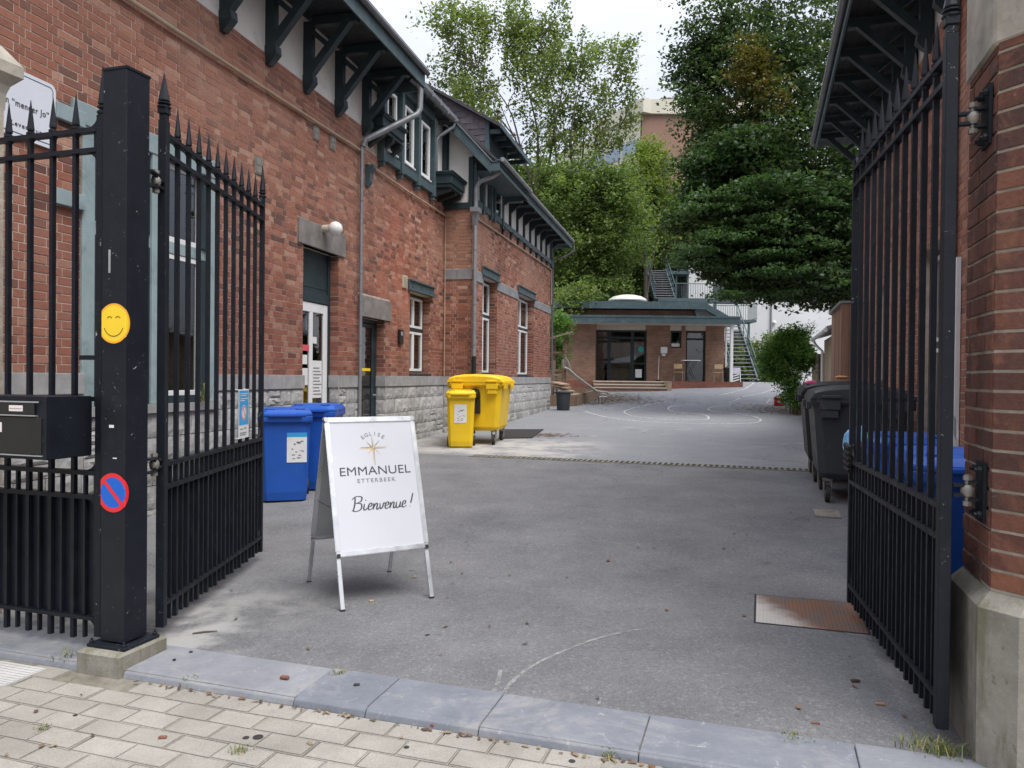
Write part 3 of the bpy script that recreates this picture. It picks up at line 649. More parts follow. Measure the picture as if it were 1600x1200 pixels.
# ------------------------------------------------------------------ left building
lb = thing('brick_building', 'long red brick building with half-timbered upper storey and green trim, left of the yard', 'building', at(FM, 12, 0, 0))
O_W = (5.96, 7.95, 1.18, 3.92); O_D1 = (10.05, 11.17, -1, 3.38); O_D2 = (11.95, 13.07, -1, 2.50); O_G = (14.3, 15.5, 1.55, 3.18)
O_D1c, O_D2c = O_D1, O_D2
mainO = [O_W, O_D1, O_D2, O_G]
wingO = [(17.3, 18.6, 1.55, 3.85), (21.0, 23.1, 1.53, 3.85)]
g = MB(FM); slab(g, 2.0, 16.4, -.3, 5.7, mainO); g.box(2.0, 2.34, .34, 6, -.3, 5.7)
g.build('wall', M['mortar'], lb)
g = MB(FW); slab(g, 16.4, 25.9, -.3, 5.34, wingO)
g.box(25.56, 25.9, .34, 4, -.3, 5.34); g.build('wing_wall', M['mortar'], lb)
g = MB(FWR); g.box(0, .64, .0, .3, -.3, 5.34); g.build('return_wall', M['mortar'], lb)
LB = lambda o: [o[0] - .17, o[1] + .20, o[3], o[3] + .36]
lin1 = LB(O_D1); lin2 = (O_D2[0] - .04, O_D2[1] + .22, O_D2[3], O_D2[3] + .36)
sign_band = []
runs = brick_run(FM, 2.0, 12.0, 1.5, 5.7, mainO + [lin1, lin2], seed=3) + brick_run(FM, 12.0, 16.4, 1.5, 5.36, mainO + [lin1, lin2], seed=4)
runs += brick_run(FM, 2.0, 10.0, 1.18, 1.19, [], seed=4)
bandz = (3.66, 3.89)
runs += brick_run(FW, 16.4, 25.9, 1.5, 5.34, wingO + [(16.4, 25.9, *bandz)], seed=5)
runs += brick_run(FWR, 0.0, .64, 1.5, 5.34, [(0, .65, *bandz)], seed=6)
for F, o, dp, zb in ((FM, O_D1, .14, 1.5), (FM, O_D2, .16, 1.5), (FM, O_G, .16, 1.55), (FM, O_W, .10, 1.5), (FW, wingO[0], .18, 1.55), (FW, wingO[1], .18, 1.53)):
    runs += brick_run(jamb(F, o[1], -1, 0, 0, dp), .0, dp + .008, zb, o[3], [], seed=8, st=.2, hd=.1)
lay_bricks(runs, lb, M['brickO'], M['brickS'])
zb0 = lambda s: -.05
lay_stones(FM, 2.0, 10.05, -.08, 1.5, mainO, lb, 11); lay_stones(FM, 11.17, 11.95, -.05, 1.5, mainO, lb, 12); lay_stones(FM, 13.07, 16.37, .0, 1.5, mainO, lb, 13)
lay_stones(FWR, .02, .66, .1, 1.5, [], lb, 14); lay_stones(FW, 16.36, 25.93, .12, 1.5, wingO, lb, 15)
for F, o, dp in ((FM, O_D1, .14), (FM, O_D2, .16)):
    lay_stones(jamb(F, o[1], -1, 0, 0, dp), -.0, dp + .04, -.05, 1.5, [], lb, 16)
# lintels, bands
g = MB(FM); g.box(lin1[0], lin1[1], -.035, .1, lin1[2], lin1[3]); g.build('lintel', M['lintel'], lb, bevel=.006)
g = MB(FM); g.box(lin2[0], lin2[1], -.035, .1, lin2[2], lin2[3]); g.build('lintel', M['lintel'], lb, bevel=.006)
g = MB(FW); x = 16.385
while x < 25.9:
    l = min(rng.uniform(.6, 1.1), 25.91 - x)
    for a, b in free(x + .004, x + l - .004, [(o[0], o[1]) for o in wingO]): g.box(a, b, -.022, .03, bandz[0] + .004, bandz[1] - .004)
    x += l
g.build('stone_band', M['band'], lb)
g = MB(FWR); g.box(.0, .31, -.022, .03, bandz[0] + .004, bandz[1] - .004); g.box(.318, .675, -.022, .03, bandz[0] + .004, bandz[1] - .004); g.build('stone_band', M['band'], lb)
# plaster above the main brickwork
g = MB(FM); g.box(2.0, 12.62, .0, .3, 5.7, 6.62); g.build('upper_plaster', M['plaster'], lb)
g = MB(FM); g.box(12.62, 16.4, .02, .3, 5.36, 7.2); g.build('upper_plaster', M['plaster'], lb)
# roof edges (they stay behind the gutter seen from the yard)
g = MB(FM); g.box(1.6, 12.62, -.86, .05, 6.62, 6.66); g.box(1.6, 12.64, -.95, -.84, 6.722, 6.745); g.build('soffit', M['dark'], lb)
g = MB(FM); g.box(1.6, 12.64, -.885, -.86, 6.50, 6.72); g.box(12.62, 12.645, -.86, .3, 6.44, 6.80); g.build('fascia', M['teal_l'], lb)
g = MB(FM)
g.loft([[(1.6, -.96, 6.72), (1.6, -.94, 6.82), (1.6, 3.2, 10.7), (1.6, 3.2, 10.5)], [(12.66, -.96, 6.72), (12.66, -.94, 6.82), (12.66, 3.2, 10.7), (12.66, 3.2, 10.5)]])
g.loft([[(12.66, -.30, 7.14), (12.66, -.27, 7.22), (12.66, 3.2, 9.9), (12.66, 3.2, 9.7)], [(16.1, -.30, 7.14), (16.1, -.27, 7.22), (16.1, 3.2, 9.9), (16.1, 3.2, 9.7)]])
g.loft([[(16.1, .30, 7.72), (16.1, .30, 7.82), (16.1, 3.2, 9.6), (16.1, 3.2, 9.4)], [(27.0, .30, 7.72), (27.0, .30, 7.82), (27.0, 3.2, 9.6), (27.0, 3.2, 9.4)]])
g.loft([[(16.1, -1.38, 6.06), (16.1, -1.35, 6.14), (16.1, .30, 7.82), (16.1, .30, 7.66)], [(19.0, -1.38, 6.06), (19.0, -1.35, 6.14), (19.0, .30, 7.82), (19.0, .30, 7.66)]])
g.loft([[(19.01, -1.20, 6.27), (19.01, -1.17, 6.35), (19.01, .30, 7.82), (19.01, .30, 7.66)], [(27.0, -1.20, 6.27), (27.0, -1.17, 6.35), (27.0, .30, 7.82), (27.0, .30, 7.66)]])
g.build('roof', M['roof'], lb)
g = MB(FM); g.tube([(1.6, -.93, 6.745), (12.66, -.93, 6.745)], .045, 8); g.build('gutter', M['zinc_d'], lb, smooth=True)
# eave brackets
def bracket_mesh():
    g = MB(); w = .055
    g.box(-w, w, -.13, 0, -.02, .86)                                 # post on the wall
    g.box(-w, w, -.82, -.13, .80, .92)                               # tie
    g.prism([(-.13, .10), (-.13, .27), (-.60, .80), (-.72, .80)], -w, w, 'x')    # strut
    g.bar((0, -.13, .72), (0, -.38, .50), .09, .07)                   # small counter brace
    g.loft([[(-.068, -.16, .10), (.068, -.16, .10), (.068, 0, .10), (-.068, 0, .10)], [(-.068, -.17, .0), (.068, -.17, .0), (.068, 0, .0), (-.068, 0, .0)], [(-.055, -.12, -.07), (.055, -.12, -.07), (.055, 0, -.07), (-.055, 0, -.07)], [(-.05, -.05, -.14), (.05, -.05, -.14), (.05, 0, -.14), (-.05, 0, -.14)]])
    me = bpy.data.meshes.new('eave_bracket'); bm = bmesh.new()
    me.from_pydata(g.v, [], g.f); bm.from_mesh(me); bmesh.ops.recalc_face_normals(bm, faces=bm.faces); bm.to_mesh(me); bm.free(); me.materials.append(M['teal']); return me
BRK = bracket_mesh()
for k in range(11):
    u = 12.05 - .9935 * k
    mk('eave_bracket', BRK, lb, at(FM, u, -.001, 5.68))
M['tan'] = simple('tan_pipe', (.40, .31, .22), .6, .2, 4, .1, 40)
# moulding along the top of the brickwork and the tan pipes
g = MB(FM); g.tube([(2.0, -.05, 5.16), (7, -.055, 5.17), (9.5, -.05, 5.20), (12.0, -.05, 5.24)], .022, 8); g.build('wall_pipe', M['tan'], lb, smooth=True)
g = MB(FM); g.tube([(12.1, -.05, 5.10), (14, -.05, 5.07), (16.35, -.05, 5.08)], .020, 8); g.build('wall_pipe', M['tan'], lb, smooth=True)
g = MB(FW); g.tube([(16.45, -.04, 5.06), (21, -.04, 5.12), (25.85, -.04, 5.18), (25.88, -.04, 4.0)], .020, 8); g.build('wall_pipe', M['tan'], lb, smooth=True)
g = MB(FM); g.tube([(16.33, -.05, 5.02), (16.33, -.05, 1.5)], .013, 6); g.build('thin_cable', M['tan'], lb)
# section 2: bay of casement windows, beams, soffit, gutter
bay = MB(FM)
bay.box(12.66, 15.44, -.10, .02, 5.34, 5.50); bay.box(12.62, 15.44, -.10, .02, 6.86, 7.06)
for u in (12.70, 13.56, 14.45, 15.38): bay.box(u - .055, u + .055, -.14, .02, 5.28, 6.86); bay.box(u - .035, u + .035, -.12, .0, 5.20, 5.28)
bay.build('bay_frame', M['teal_l'], lb, bevel=.006)
for u0, u1 in ((12.76, 13.50), (13.62, 14.39), (14.51, 15.32)):
    g = MB(FM); g.box(u0, u1, -.04, .02, 5.50, 6.86); wn = g.build('window', M['teal'], lb)
    g = MB(FM); a, b, c, e = u0 + .14, u1 - .16, 5.56, 6.66
    g.box(a, a + .05, -.09, -.03, c, e); g.box(b - .05, b, -.09, -.03, c, e); g.box(a + .05, b - .05, -.09, -.03, c, c + .06); g.box(a + .05, b - .05, -.09, -.03, e - .06, e); g.box(a - .03, b + .03, -.12, -.03, c - .03, c)
    g.build('frame', M['white'], wn, bevel=.004)
    g = MB(FM); g.box(a + .05, b - .05, -.050, -.045, c + .06, e - .06); g.build('pane', M['glass'], wn)
    g = MB(FM); g.box(a + .05, b - .05, -.043, -.041, c + .06, e - .06); g.build('dark_room_backing', M['interior'], wn)  # dark sheet behind the pane, its colour standing for the unlit room
g = MB(FM); g.box(12.66, 16.12, -.24, .02, 7.08, 7.12); g.box(12.66, 16.12, -.28, -.24, 7.05, 7.14); g.build('soffit', M['dark'], lb)
g = MB(FM)
pr = [(-.40, 7.13), (-.395, 7.06), (-.35, 7.02), (-.30, 7.02), (-.27, 7.06), (-.265, 7.13), (-.275, 7.13), (-.29, 7.06), (-.34, 7.035), (-.385, 7.065), (-.39, 7.13)]
g.loft([[(12.68, y, z) for y, z in pr], [(16.16, y, z) for y, z in pr]])
for k in range(7): g.box(12.9 + k * .5, 12.94 + k * .5, -.408, -.255, 7.015, 7.14)
g.build('gutter', M['zinc'], lb)
g = MB(FM); g.box(15.95, 16.05, -.26, .0, 7.0, 7.08); g.tube([(16.05, -.33, 7.03), (16.0, -.31, 6.92), (15.62, -.12, 6.62), (15.50, -.10, 6.5), (15.50, -.10, 5.82)], .042, 10); g.build('downpipe', M['zinc_d'], lb, smooth=True)
g = MB(FM); g.box(16.26, 16.38, -.07, .02, 5.34, 7.05); g.box(15.44, 16.26, -.05, .02, 5.34, 5.44); g.build('corner_post', M['teal'], lb)
# little cornice shelves
def shelf(F, u0, u1, out, z0, z1, mat, name='cornice_shelf'):
    g = MB(F); h = z1 - z0
    g.box(u0, u1, -out, 0, z0 + h * .30, z0 + h * .80); g.box(u0 - .03, u1 + .03, -out - .03, 0, z0 + h * .80, z0 + h * .90); g.box(u0 - .045, u1 + .045, -out - .05, 0, z0 + h * .90, z1)
    g.box(u0 + .03, u1 - .03, -out + .03, 0, z0 + .03, z0 + h * .30)
    o = g.build(name, mat, lb, bevel=.004); return o
shelf(FM, 12.20, 13.2, .30, 5.66, 5.98, M['teal'])
shelf(FM, 15.42, 16.36, .48, 5.46, 5.82, M['teal'])
g = MB(FM)
for u in (12.3, 12.7, 13.1): g.prism([(0, 5.42), (0, 5.68), (-.30, 5.68), (-.28, 5.60)], u - .05, u + .05, 'x')
for u in (15.55, 15.95, 16.3): g.prism([(0, 5.30), (0, 5.48), (-.42, 5.48), (-.40, 5.42)], u - .05, u + .05, 'x')
g.build_each('corbel', M['dark'], lb)
# main downpipe from the end of the eave
g = MB(FM); g.tube([(12.45, -.70, 6.60), (12.55, -.80, 6.52), (12.58, -.82, 6.42), (12.58, -.82, 6.12), (12.55, -.78, 6.02), (12.05, -.32, 5.58), (11.88, -.12, 5.42), (11.86, -.09, 5.3)], .052, 12); g.build('downpipe', M['zinc'], lb, smooth=True)
g = MB(FM); g.tube([(11.85, -.075, 5.3), (11.85, -.075, .05)], .030, 10)
for z in (4.4, 3.2, 2.0): g.tube([(11.85, -.075, z), (11.85, -.075, z + .04)], .036, 10)
g.build('downpipe', M['zinc'], lb, smooth=True)
g = MB(FM); g.prism([(0, 4.72), (0, 5.08), (-.16, 5.08), (-.16, 5.02), (-.10, 4.95), (-.09, 4.80), (-.04, 4.72)], 12.14, 12.26, 'x'); g.build('pipe_corbel', M['teal_l'], lb)
# wing: gable triangle, verge board, beams
g = MB(FWR); g.prism([(.04, 5.36), (.65, 5.36), (.65, 6.42), (.04, 7.08)], .0, .12, 'y'); g.build('gable_plaster', M['plaster'], lb)
g = MB(FWR); g.box(.0, .10, -.05, .0, 5.34, 7.0); g.box(.0, .66, -.05, .0, 5.22, 5.36); g.box(.57, .67, -.05, 0, 5.36, 6.36); g.build('gable_timber', M['teal'], lb)
g = MB(FWR); 
def vz(x): return 6.19 + (1.14 - x) * 1.085
g.prism([(1.15, vz(1.15) - .27), (1.15, vz(1.15)), (.10, vz(.10)), (.10, vz(.10) - .27)], -.34, -.29, 'y'); g.build('verge_board', M['teal_l'], lb)
g = MB(FWR); g.prism([(1.18, vz(1.18)), (1.18, vz(1.18) + .03), (.08, vz(.08) + .03), (.08, vz(.08))], -.37, -.28, 'y'); g.build('verge_flashing', M['zinc'], lb)
g = MB(FWR); g.prism([(1.14, vz(1.14) - .05), (.10, vz(.10) - .05), (.10, vz(.10) - .02), (1.14, vz(1.14) - .02)], -.29, .0, 'y'); g.build('verge_soffit', M['dark'], lb)
for s0, s1, out, zt, hh, yb in ((16.08, 19.02, .70, 6.17, .22, -.49), (19.0, 27.0, .55, 6.29, .34, .1)):
    g = MB(FW); g.box(s0, s1, -out, -out + .03, zt - .21, zt - .03); g.box(s0, s0 + .03, -out + .03, yb, zt - hh, zt - .03); g.box(s0 + .031, s0 + .2, -out + .031, yb, zt - hh, zt - hh + .03); g.box(s1 - .03, s1, -out + .03, .1, zt - .21, zt - .03)
    g.box(s0 - .02, s1 + .02, -out - .02, yb, zt - .03, zt - .01); g.box(s0 - .03, s1 + .03, -out - .04, -out + .06, zt - .01, zt + .02)
    g.box(16.5 if s0 < 17 else s0 + .03, s1 - .03, -out + .03, .0, zt - .10, zt - .07); g.build('eave_box', M['teal_l'], lb)
    g = MB(FW); g.tube([(s0 - .02, -out - .06, zt + .015), (s1 + .02, -out - .06, zt + .015)], .05, 8); g.build('gutter', M['zinc'], lb, smooth=True)
npan = 8; du = (25.85 - 19.05) / npan
g = MB(FW); g.box(16.42, 25.9, .03, .25, 5.36, 6.3); g.box(16.42, 25.88, .031, .25, 6.3, 6.45); g.build('upper_wall', M['plaster'], lb)
for k in range(npan + 1):
    u = 19.06 + du * k
    g = MB(FW); g.box(u - .05, u + .05, -.04, .03, 5.48, 6.04); g.box(u - .06, u + .06, -.50, .03, 6.04, 6.16); g.prism([(-.04, 5.86), (-.04, 6.04), (-.26, 6.04)], u - .05, u + .05, 'x')
    g.prism([(-.04, 5.14), (.0, 5.14), (.0, 5.34), (-.10, 5.34)], u - .04, u + .04, 'x')
    g.build('outrigger', M['dark'], lb)
    if k < npan:
        g = MB(FW); g.box(u + .06, u + du - .06, .012, .028, 5.49, 6.14); g.build('panel', M['plaster'], lb)
g = MB(FW); g.box(16.42, 25.88, -.06, .03, 5.34, 5.48)
for u in (16.48, 17.14, 17.82, 18.12, 18.94, 25.82): g.box(u - .055, u + .055, -.085, .03, 5.26, 6.25)
g.build('sill_beam', M['teal_l'], lb, bevel=.004)
for u0, u1 in ((18.18, 18.88),):
    g = MB(FW); g.box(u0, u1, -.02, .03, 5.48, 6.2); wn = g.build('window', M['teal'], lb)
    g = MB(FW); g.box(u0 + .03, u1 - .03, -.028, -.02, 5.54, 6.1); g.build('pane', M['glass'], wn)
    g = MB(FW); g.box(u0, u0 + .06, -.05, -.02, 5.5, 6.15); g.box(u1 - .06, u1, -.05, -.02, 5.5, 6.15); g.build('frame', M['white'], wn)
g = MB(FW); g.tube([(18.25, -.02, 5.78), (18.25, -.14, 5.78)], .02, 8); g.lathe([(.0, .0), (.05, .01), (.05, .09), (.0, .10)], (18.25, -.16, 5.74)); g.build('floodlight', M['alu_m'], lb, smooth=True)
# wing downpipe with hopper
g = MB(FW); g.tube([(16.34, -.66, 6.06), (16.33, -.62, 5.98), (16.34, -.48, 5.9), (16.34, -.18, 5.80), (16.34, -.10, 5.66), (16.34, -.09, 5.2)], .05, 12); g.build('downpipe', M['zinc'], lb, smooth=True)
g = MB(FW); g.loft([[(16.20, -.20, 5.22), (16.20, .0, 5.22), (16.46, .0, 5.22), (16.46, -.20, 5.22)], [(16.20, -.20, 5.12), (16.20, .0, 5.12), (16.46, .0, 5.12), (16.46, -.20, 5.12)], [(16.26, -.16, 5.08), (16.26, -.02, 5.08), (16.40, -.02, 5.08), (16.40, -.16, 5.08)], [(16.29, -.13, 4.85), (16.29, -.04, 4.85), (16.38, -.04, 4.85), (16.38, -.13, 4.85)]]); g.build('rain_hopper', M['zinc'], lb, bevel=.004)
g = MB(FW); g.tube([(16.335, -.085, 4.86), (16.335, -.085, 1.95)], .045, 12)
for z in (4.3, 3.1, 2.2): g.tube([(16.335, -.085, z), (16.335, -.085, z + .05)], .053, 12)
g.build('downpipe', M['zinc'], lb, smooth=True)
g = MB(FW); g.tube([(16.335, -.085, 1.95), (16.335, -.085, .1)], .052, 12); g.build('pipe_foot', M['blk'], lb, smooth=True)
g = MB(FW); g.tube([(25.9, -.80, 5.98), (25.9, -.80, 5.80), (25.95, -.5, 5.62), (25.97, -.06, 5.5), (25.97, -.06, 1.6)], .035, 8); g.build('downpipe', M['zinc_d'], lb, smooth=True)
# dormer on the wing roof
g = MB(FM)
dz = lambda y: 7.55 - .03 + (.7 + y) * .585          # y: into (D = 5.5 + y)
base = lambda y: 6.20 + (1.14 + y) * 1.085
g2 = []
ys_ = [-.66, -.1, .4, .9, 1.3]
g.prism([(-.66, base(-.66) - .1), (.28, base(.28) - .1), (1.6, 7.9), (1.6, dz(1.6)), (-.66, dz(-.66))], 17.42, 19.2, 'x'); g.build('dormer_body', M['slate'], lb)
g = MB(FM); zc = 6.6; row = 0          # slates hung on the dormer cheek
while zc < 8.4:
    y = -.64 - (.15 if row % 2 else 0)
    while y < 1.5:
        a, b = max(y, -.64), min(y + .29, 1.5); ztop = zc + .15
        if b - a > .04 and ztop < dz((a + b) / 2) - .02 and zc > base(b if b < .28 else .28) - .12 and zc > 6.6:
            g.add([(17.405, a + .004, zc), (17.405, b - .004, zc), (17.418, b - .004, ztop + .03), (17.418, a + .004, ztop + .03), (17.419, a + .004, zc), (17.419, b - .004, zc)], [(0, 1, 2, 3), (0, 4, 5, 1)])
        y += .295
    zc += .145; row += 1
g.build('slate', M['slate'], lb, kind='stuff')
g = MB(FM); g.loft([[(17.25, -1.05, dz(-1.05) - .03), (17.25, -1.05, dz(-1.05) + .05), (17.25, 1.6, dz(1.6) + .06), (17.25, 1.6, dz(1.6))], [(20.6, -1.05, dz(-1.05) - .03), (20.6, -1.05, dz(-1.05) + .05), (20.6, 1.6, dz(1.6) + .06), (20.6, 1.6, dz(1.6))]]); g.build('dormer_roof', M['roof'], lb)
g = MB(FM); g.box(17.40, 17.50, -.74, -.64, 6.7, dz(-.66)); g.box(19.1, 19.2, -.74, -.64, 6.7, dz(-.66)); g.box(17.5, 19.1, -.74, -.64, 6.62, 6.78)
for k in range(6): g.box(17.45 + k * .52, 17.53 + k * .52, -1.0, -.5, dz(-1.0) - .14, dz(-1.0) - .04)
g.box(17.25, 20.6, -1.08, -1.05, dz(-1.05) - .06, dz(-1.05) + .05)
g.build('dormer_frame', M['teal_l'], lb)
g = MB(FM); g.box(17.5, 19.1, -.70, -.68, 6.78, dz(-.66) - .1); g.build('dormer_window', M['dark'], lb)
# small glass-block vents and grilles in the wall
for u, z in ((10.39, 5.08), (10.92, 5.09), (8.87, 4.18)):
    g = MB(FM); g.box(u - .09, u + .09, -.02, .01, z - .11, z + .11); g.box(u - .07, u + .07, -.026, -.02, z - .09, z - .004); g.box(u - .07, u + .07, -.026, -.02, z + .004, z + .09)
    g.build('glass_block_vent', simple('glass_block', (.25, .235, .205), .25, .3, 20, .3, 30) if 'glass_block' not in bpy.data.materials else bpy.data.materials['glass_block'], lb)
g = MB(FM); g.box(13.87, 14.09, -.03, .01, 3.20, 3.44)
for k in range(7): g.box(13.89, 14.07, -.038, -.03, 3.225 + k * .03, 3.238 + k * .03)
g.build('vent_grille', simple('yellowed_grille', (.50, .46, .34), .6, .15, 5, .1), lb)

# windows and doors of the left building
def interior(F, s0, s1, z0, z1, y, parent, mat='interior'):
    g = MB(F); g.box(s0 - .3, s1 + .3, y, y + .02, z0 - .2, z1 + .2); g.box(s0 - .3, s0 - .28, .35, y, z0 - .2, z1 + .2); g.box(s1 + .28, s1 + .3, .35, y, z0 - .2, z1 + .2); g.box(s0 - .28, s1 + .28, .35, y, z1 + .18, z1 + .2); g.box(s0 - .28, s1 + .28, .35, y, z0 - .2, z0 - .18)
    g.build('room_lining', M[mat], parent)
def casement(F, o, rec, parent, cols=2, trans=.6, lint=True, curtain=True, frame='teal'):
    s0, s1, z0, z1 = o
    g = MB(F); f = .07
    g.box(s0, s0 + f, rec, rec + .1, z0, z1); g.box(s1 - f, s1, rec, rec + .1, z0, z1); g.box(s0 + f, s1 - f, rec, rec + .1, z1 - f, z1); g.box(s0 + f, s1 - f, rec - .02, rec + .1, z0, z0 + .05)
    zt = z0 + (z1 - z0) * trans; g.box(s0 + f, s1 - f, rec - .01, rec + .1, zt - .04, zt + .04)
    wn = g.build('window', M[frame], parent, bevel=.004)
    xs_ = np.linspace(s0 + f, s1 - f, cols + 1)
    for a, b in zip(xs_[:-1], xs_[1:]):
        for c, e in ((z0 + .05, zt - .04), (zt + .04, z1 - f)):
            g = MB(F); q = .05
            g.box(a + .003, a + q, rec - .012, rec + .05, c, e); g.box(b - q, b - .003, rec - .012, rec + .05, c, e); g.box(a + q, b - q, rec - .012, rec + .05, c, c + q); g.box(a + q, b - q, rec - .012, rec + .05, e - q, e)
            g.build('sash', M['white'], wn, bevel=.003)
            g = MB(F); g.box(a + q, b - q, rec + .02, rec + .025, c + q, e - q); g.build('pane', M['glass'], wn)
    g = MB(F); g.box(s0, s1, -.03, rec, z0 - .05, z0); g.build('sill', M['teal'], wn)
    if curtain:
        g = MB(F); n = 26; y = rec + .16; vs = []; 
        for i in range(n + 1):
            x = s0 + (s1 - s0) * i / n; yy = y + .02 * math.sin(i * 1.9)
            vs += [(x, yy, z0 + .05), (x, yy, z1)]
        g.add(vs, [(2 * i, 2 * i + 2, 2 * i + 3, 2 * i + 1) for i in range(n)]); g.build('curtain', M['curtain'], wn)
    if lint:
        g = MB(F); g.box(s0 - .12, s1 + .12, -.05, -.005, z1, z1 + .22); g.box(s0 - .12, s1 + .12, -.09, -.05, z1 + .19, z1 + .22); g.box(s0 - .12, s1 + .12, -.09, -.05, z1, z1 + .03)
        for x in (s0 + .05, s1 - .1): g.cyl((x, -.06, z1 + .1), (x, -.05, z1 + .1), .03, 8)
        g.build('iron_lintel', M['teal_l'], lb, bevel=.003)
    return wn
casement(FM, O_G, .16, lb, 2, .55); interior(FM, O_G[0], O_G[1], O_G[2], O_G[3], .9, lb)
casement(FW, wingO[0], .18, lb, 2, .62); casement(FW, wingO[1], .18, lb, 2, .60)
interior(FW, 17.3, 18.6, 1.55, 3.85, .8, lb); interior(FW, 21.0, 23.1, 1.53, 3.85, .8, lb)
# the big two-light window by the gate
s0, s1, z0, z1 = O_W
g = MB(FM)
for u in (s0 - .02, (s0 + s1) / 2 - .085, s1 - .13): g.box(u, u + .15, -.03, .10, z0, z1)
g.box(s0 - .14, s1 + .06, -.04, .10, z1 - .15, z1 + .05)
for a, b in ((s0 + .13, (s0 + s1) / 2 - .085), ((s0 + s1) / 2 + .065, s1 - .13)): g.box(a, b, .03, .10, 2.80, 2.93)
wn = g.build('window', M['teal_p'], lb, bevel=.006)
for a, b in ((s0 + .13, (s0 + s1) / 2 - .085), ((s0 + s1) / 2 + .065, s1 - .13)):
    g = MB(FM); g.box(a, a + .05, .0, .10, z0, 2.80); g.box(b - .07, b, .0, .10, z0, 2.80); g.box(a, a + .05, .0, .10, 2.93, z1 - .15); g.box(b - .07, b, .0, .10, 2.93, z1 - .15); g.box(a + .05, b - .07, -.01, .1, z0, z0 + .08); g.build('stile', M['teal'], wn)
    for c, e in ((z0 + .08, 2.80), (2.93, z1 - .15)):
        g = MB(FM); q = .055; x0, x1 = a + .05, b - .07
        g.box(x0, x0 + q, .04, .09, c, e); g.box(x1 - q, x1, .04, .09, c, e); g.box(x0 + q, x1 - q, .04, .09, c, c + q); g.box(x0 + q, x1 - q, .04, .09, e - q, e); g.build('sash', M['white'], wn, bevel=.003)
        g = MB(FM); g.box(x0 + q, x1 - q, .062, .067, c + q, e - q); g.build('pane', M['glass'], wn)
g = MB(FM); g.box(s0 - .05, s1 + .05, -.07, .10, z0 - .09, z0 - .001); g.build('sill', M['stone_sm'], wn)
interior(FM, s0, s1, z0, z1, 1.4, lb)
g = MB(FM); g.box(6.45, 6.8, .5, .53, 1.4, 2.5); g.box(7.15, 7.4, .5, .53, 1.26, 2.7); g.build('notice_boards', simple('brown_cupboard', (.22, .12, .06), .6), lb)
g = MB(FM)
for i in range(18):
    x = 7.42 + i * .024; g.box(x, x + .02, .30 + .012 * math.sin(i * 1.5), .305 + .012 * math.sin(i * 1.5), 1.3, 3.7)
g.build('curtain', M['curtain'], lb)
g = MB(FM)
for z in (3.80, 3.05): g.box(s0 - .34, s0 - .02, -.06, -.01, z - .07, z + .07)
g.build_each('shutter_bracket', M['teal_p'], lb, bevel=.005)
# white door with blind transom
s0, s1, z0, z1 = O_D1; r = .13
g = MB(FM); g.box(s0, s0 + .04, r, r + .1, 0, z1); g.box(s1 - .07, s1, r, r + .1, 0, z1); g.box(s0 + .04, s1 - .07, r + .02, r + .08, 2.63, z1); g.box(s0 + .04, s1 - .07, r - .005, r + .1, 2.60, 2.75); g.box(s0 + .04, s1 - .07, r + .012, r + .02, 2.82, 2.835)
dr1 = g.build('door', M['teal'], lb, bevel=.004)
g = MB(FM); a, b = s0 + .045, s1 - .075; y0 = r + .01
g.box(a, a + .10, y0, y0 + .05, .08, 2.59); g.box(b - .13, b, y0, y0 + .05, .08, 2.59); m = (a + b) / 2 - .02; g.box(m - .05, m + .05, y0, y0 + .05, .82, 2.45); g.box(a + .10, b - .13, y0, y0 + .05, 2.45, 2.59); g.box(a + .10, b - .13, y0, y0 + .05, .66, .98); g.box(a + .10, b - .13, y0 + .02, y0 + .04, .08, .66); g.box(a + .16, m - .06, y0 - .004, y0 + .02, .16, .6); g.box(m + .06, b - .19, y0 - .004, y0 + .02, .16, .6)
g.build('leaf', M['white'], dr1, bevel=.004)
g = MB(FM); g.box(a + .10, m - .05, y0 + .02, y0 + .025, .98, 2.45); g.box(m + .05, b - .13, y0 + .02, y0 + .025, .98, 2.45); g.build('pane', M['glass'], dr1)
g = MB(FM); g.box(m + .07, m + .19, y0 + .010, y0 + .016, 1.98, 2.10 - .02); g.box(m + .07, b - .16, y0 + .010, y0 + .016, 1.15, 1.72); g.box(a + .12, m - .08, y0 + .010, y0 + .016, 1.35, 1.60); g.box(a + .12, m - .1, y0 + .010, y0 + .016, 1.66, 1.80); g.build('notices', M['paper'], dr1)
g = MB(FM); g.box(a + .10, m - .05, y0 + .008, y0 + .015, 1.86, 1.95); g.build('red_notice', simple('pink_red_notice', (.65, .10, .13), .5), dr1)
g = MB(FM)
for k in range(9): g.box(m + .09, b - .18 - .03 * (k % 3), y0 + .007, y0 + .009, 1.20 + k * .05, 1.215 + k * .05)
g.build('printed_lines', M['ink_l'], dr1)
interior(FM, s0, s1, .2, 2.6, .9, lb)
g = MB(FM); g.box(s0 - .02, s1 + .02, -.06, .3, -.1, .07); g.build('doorstep', M['stone_sm'], lb)
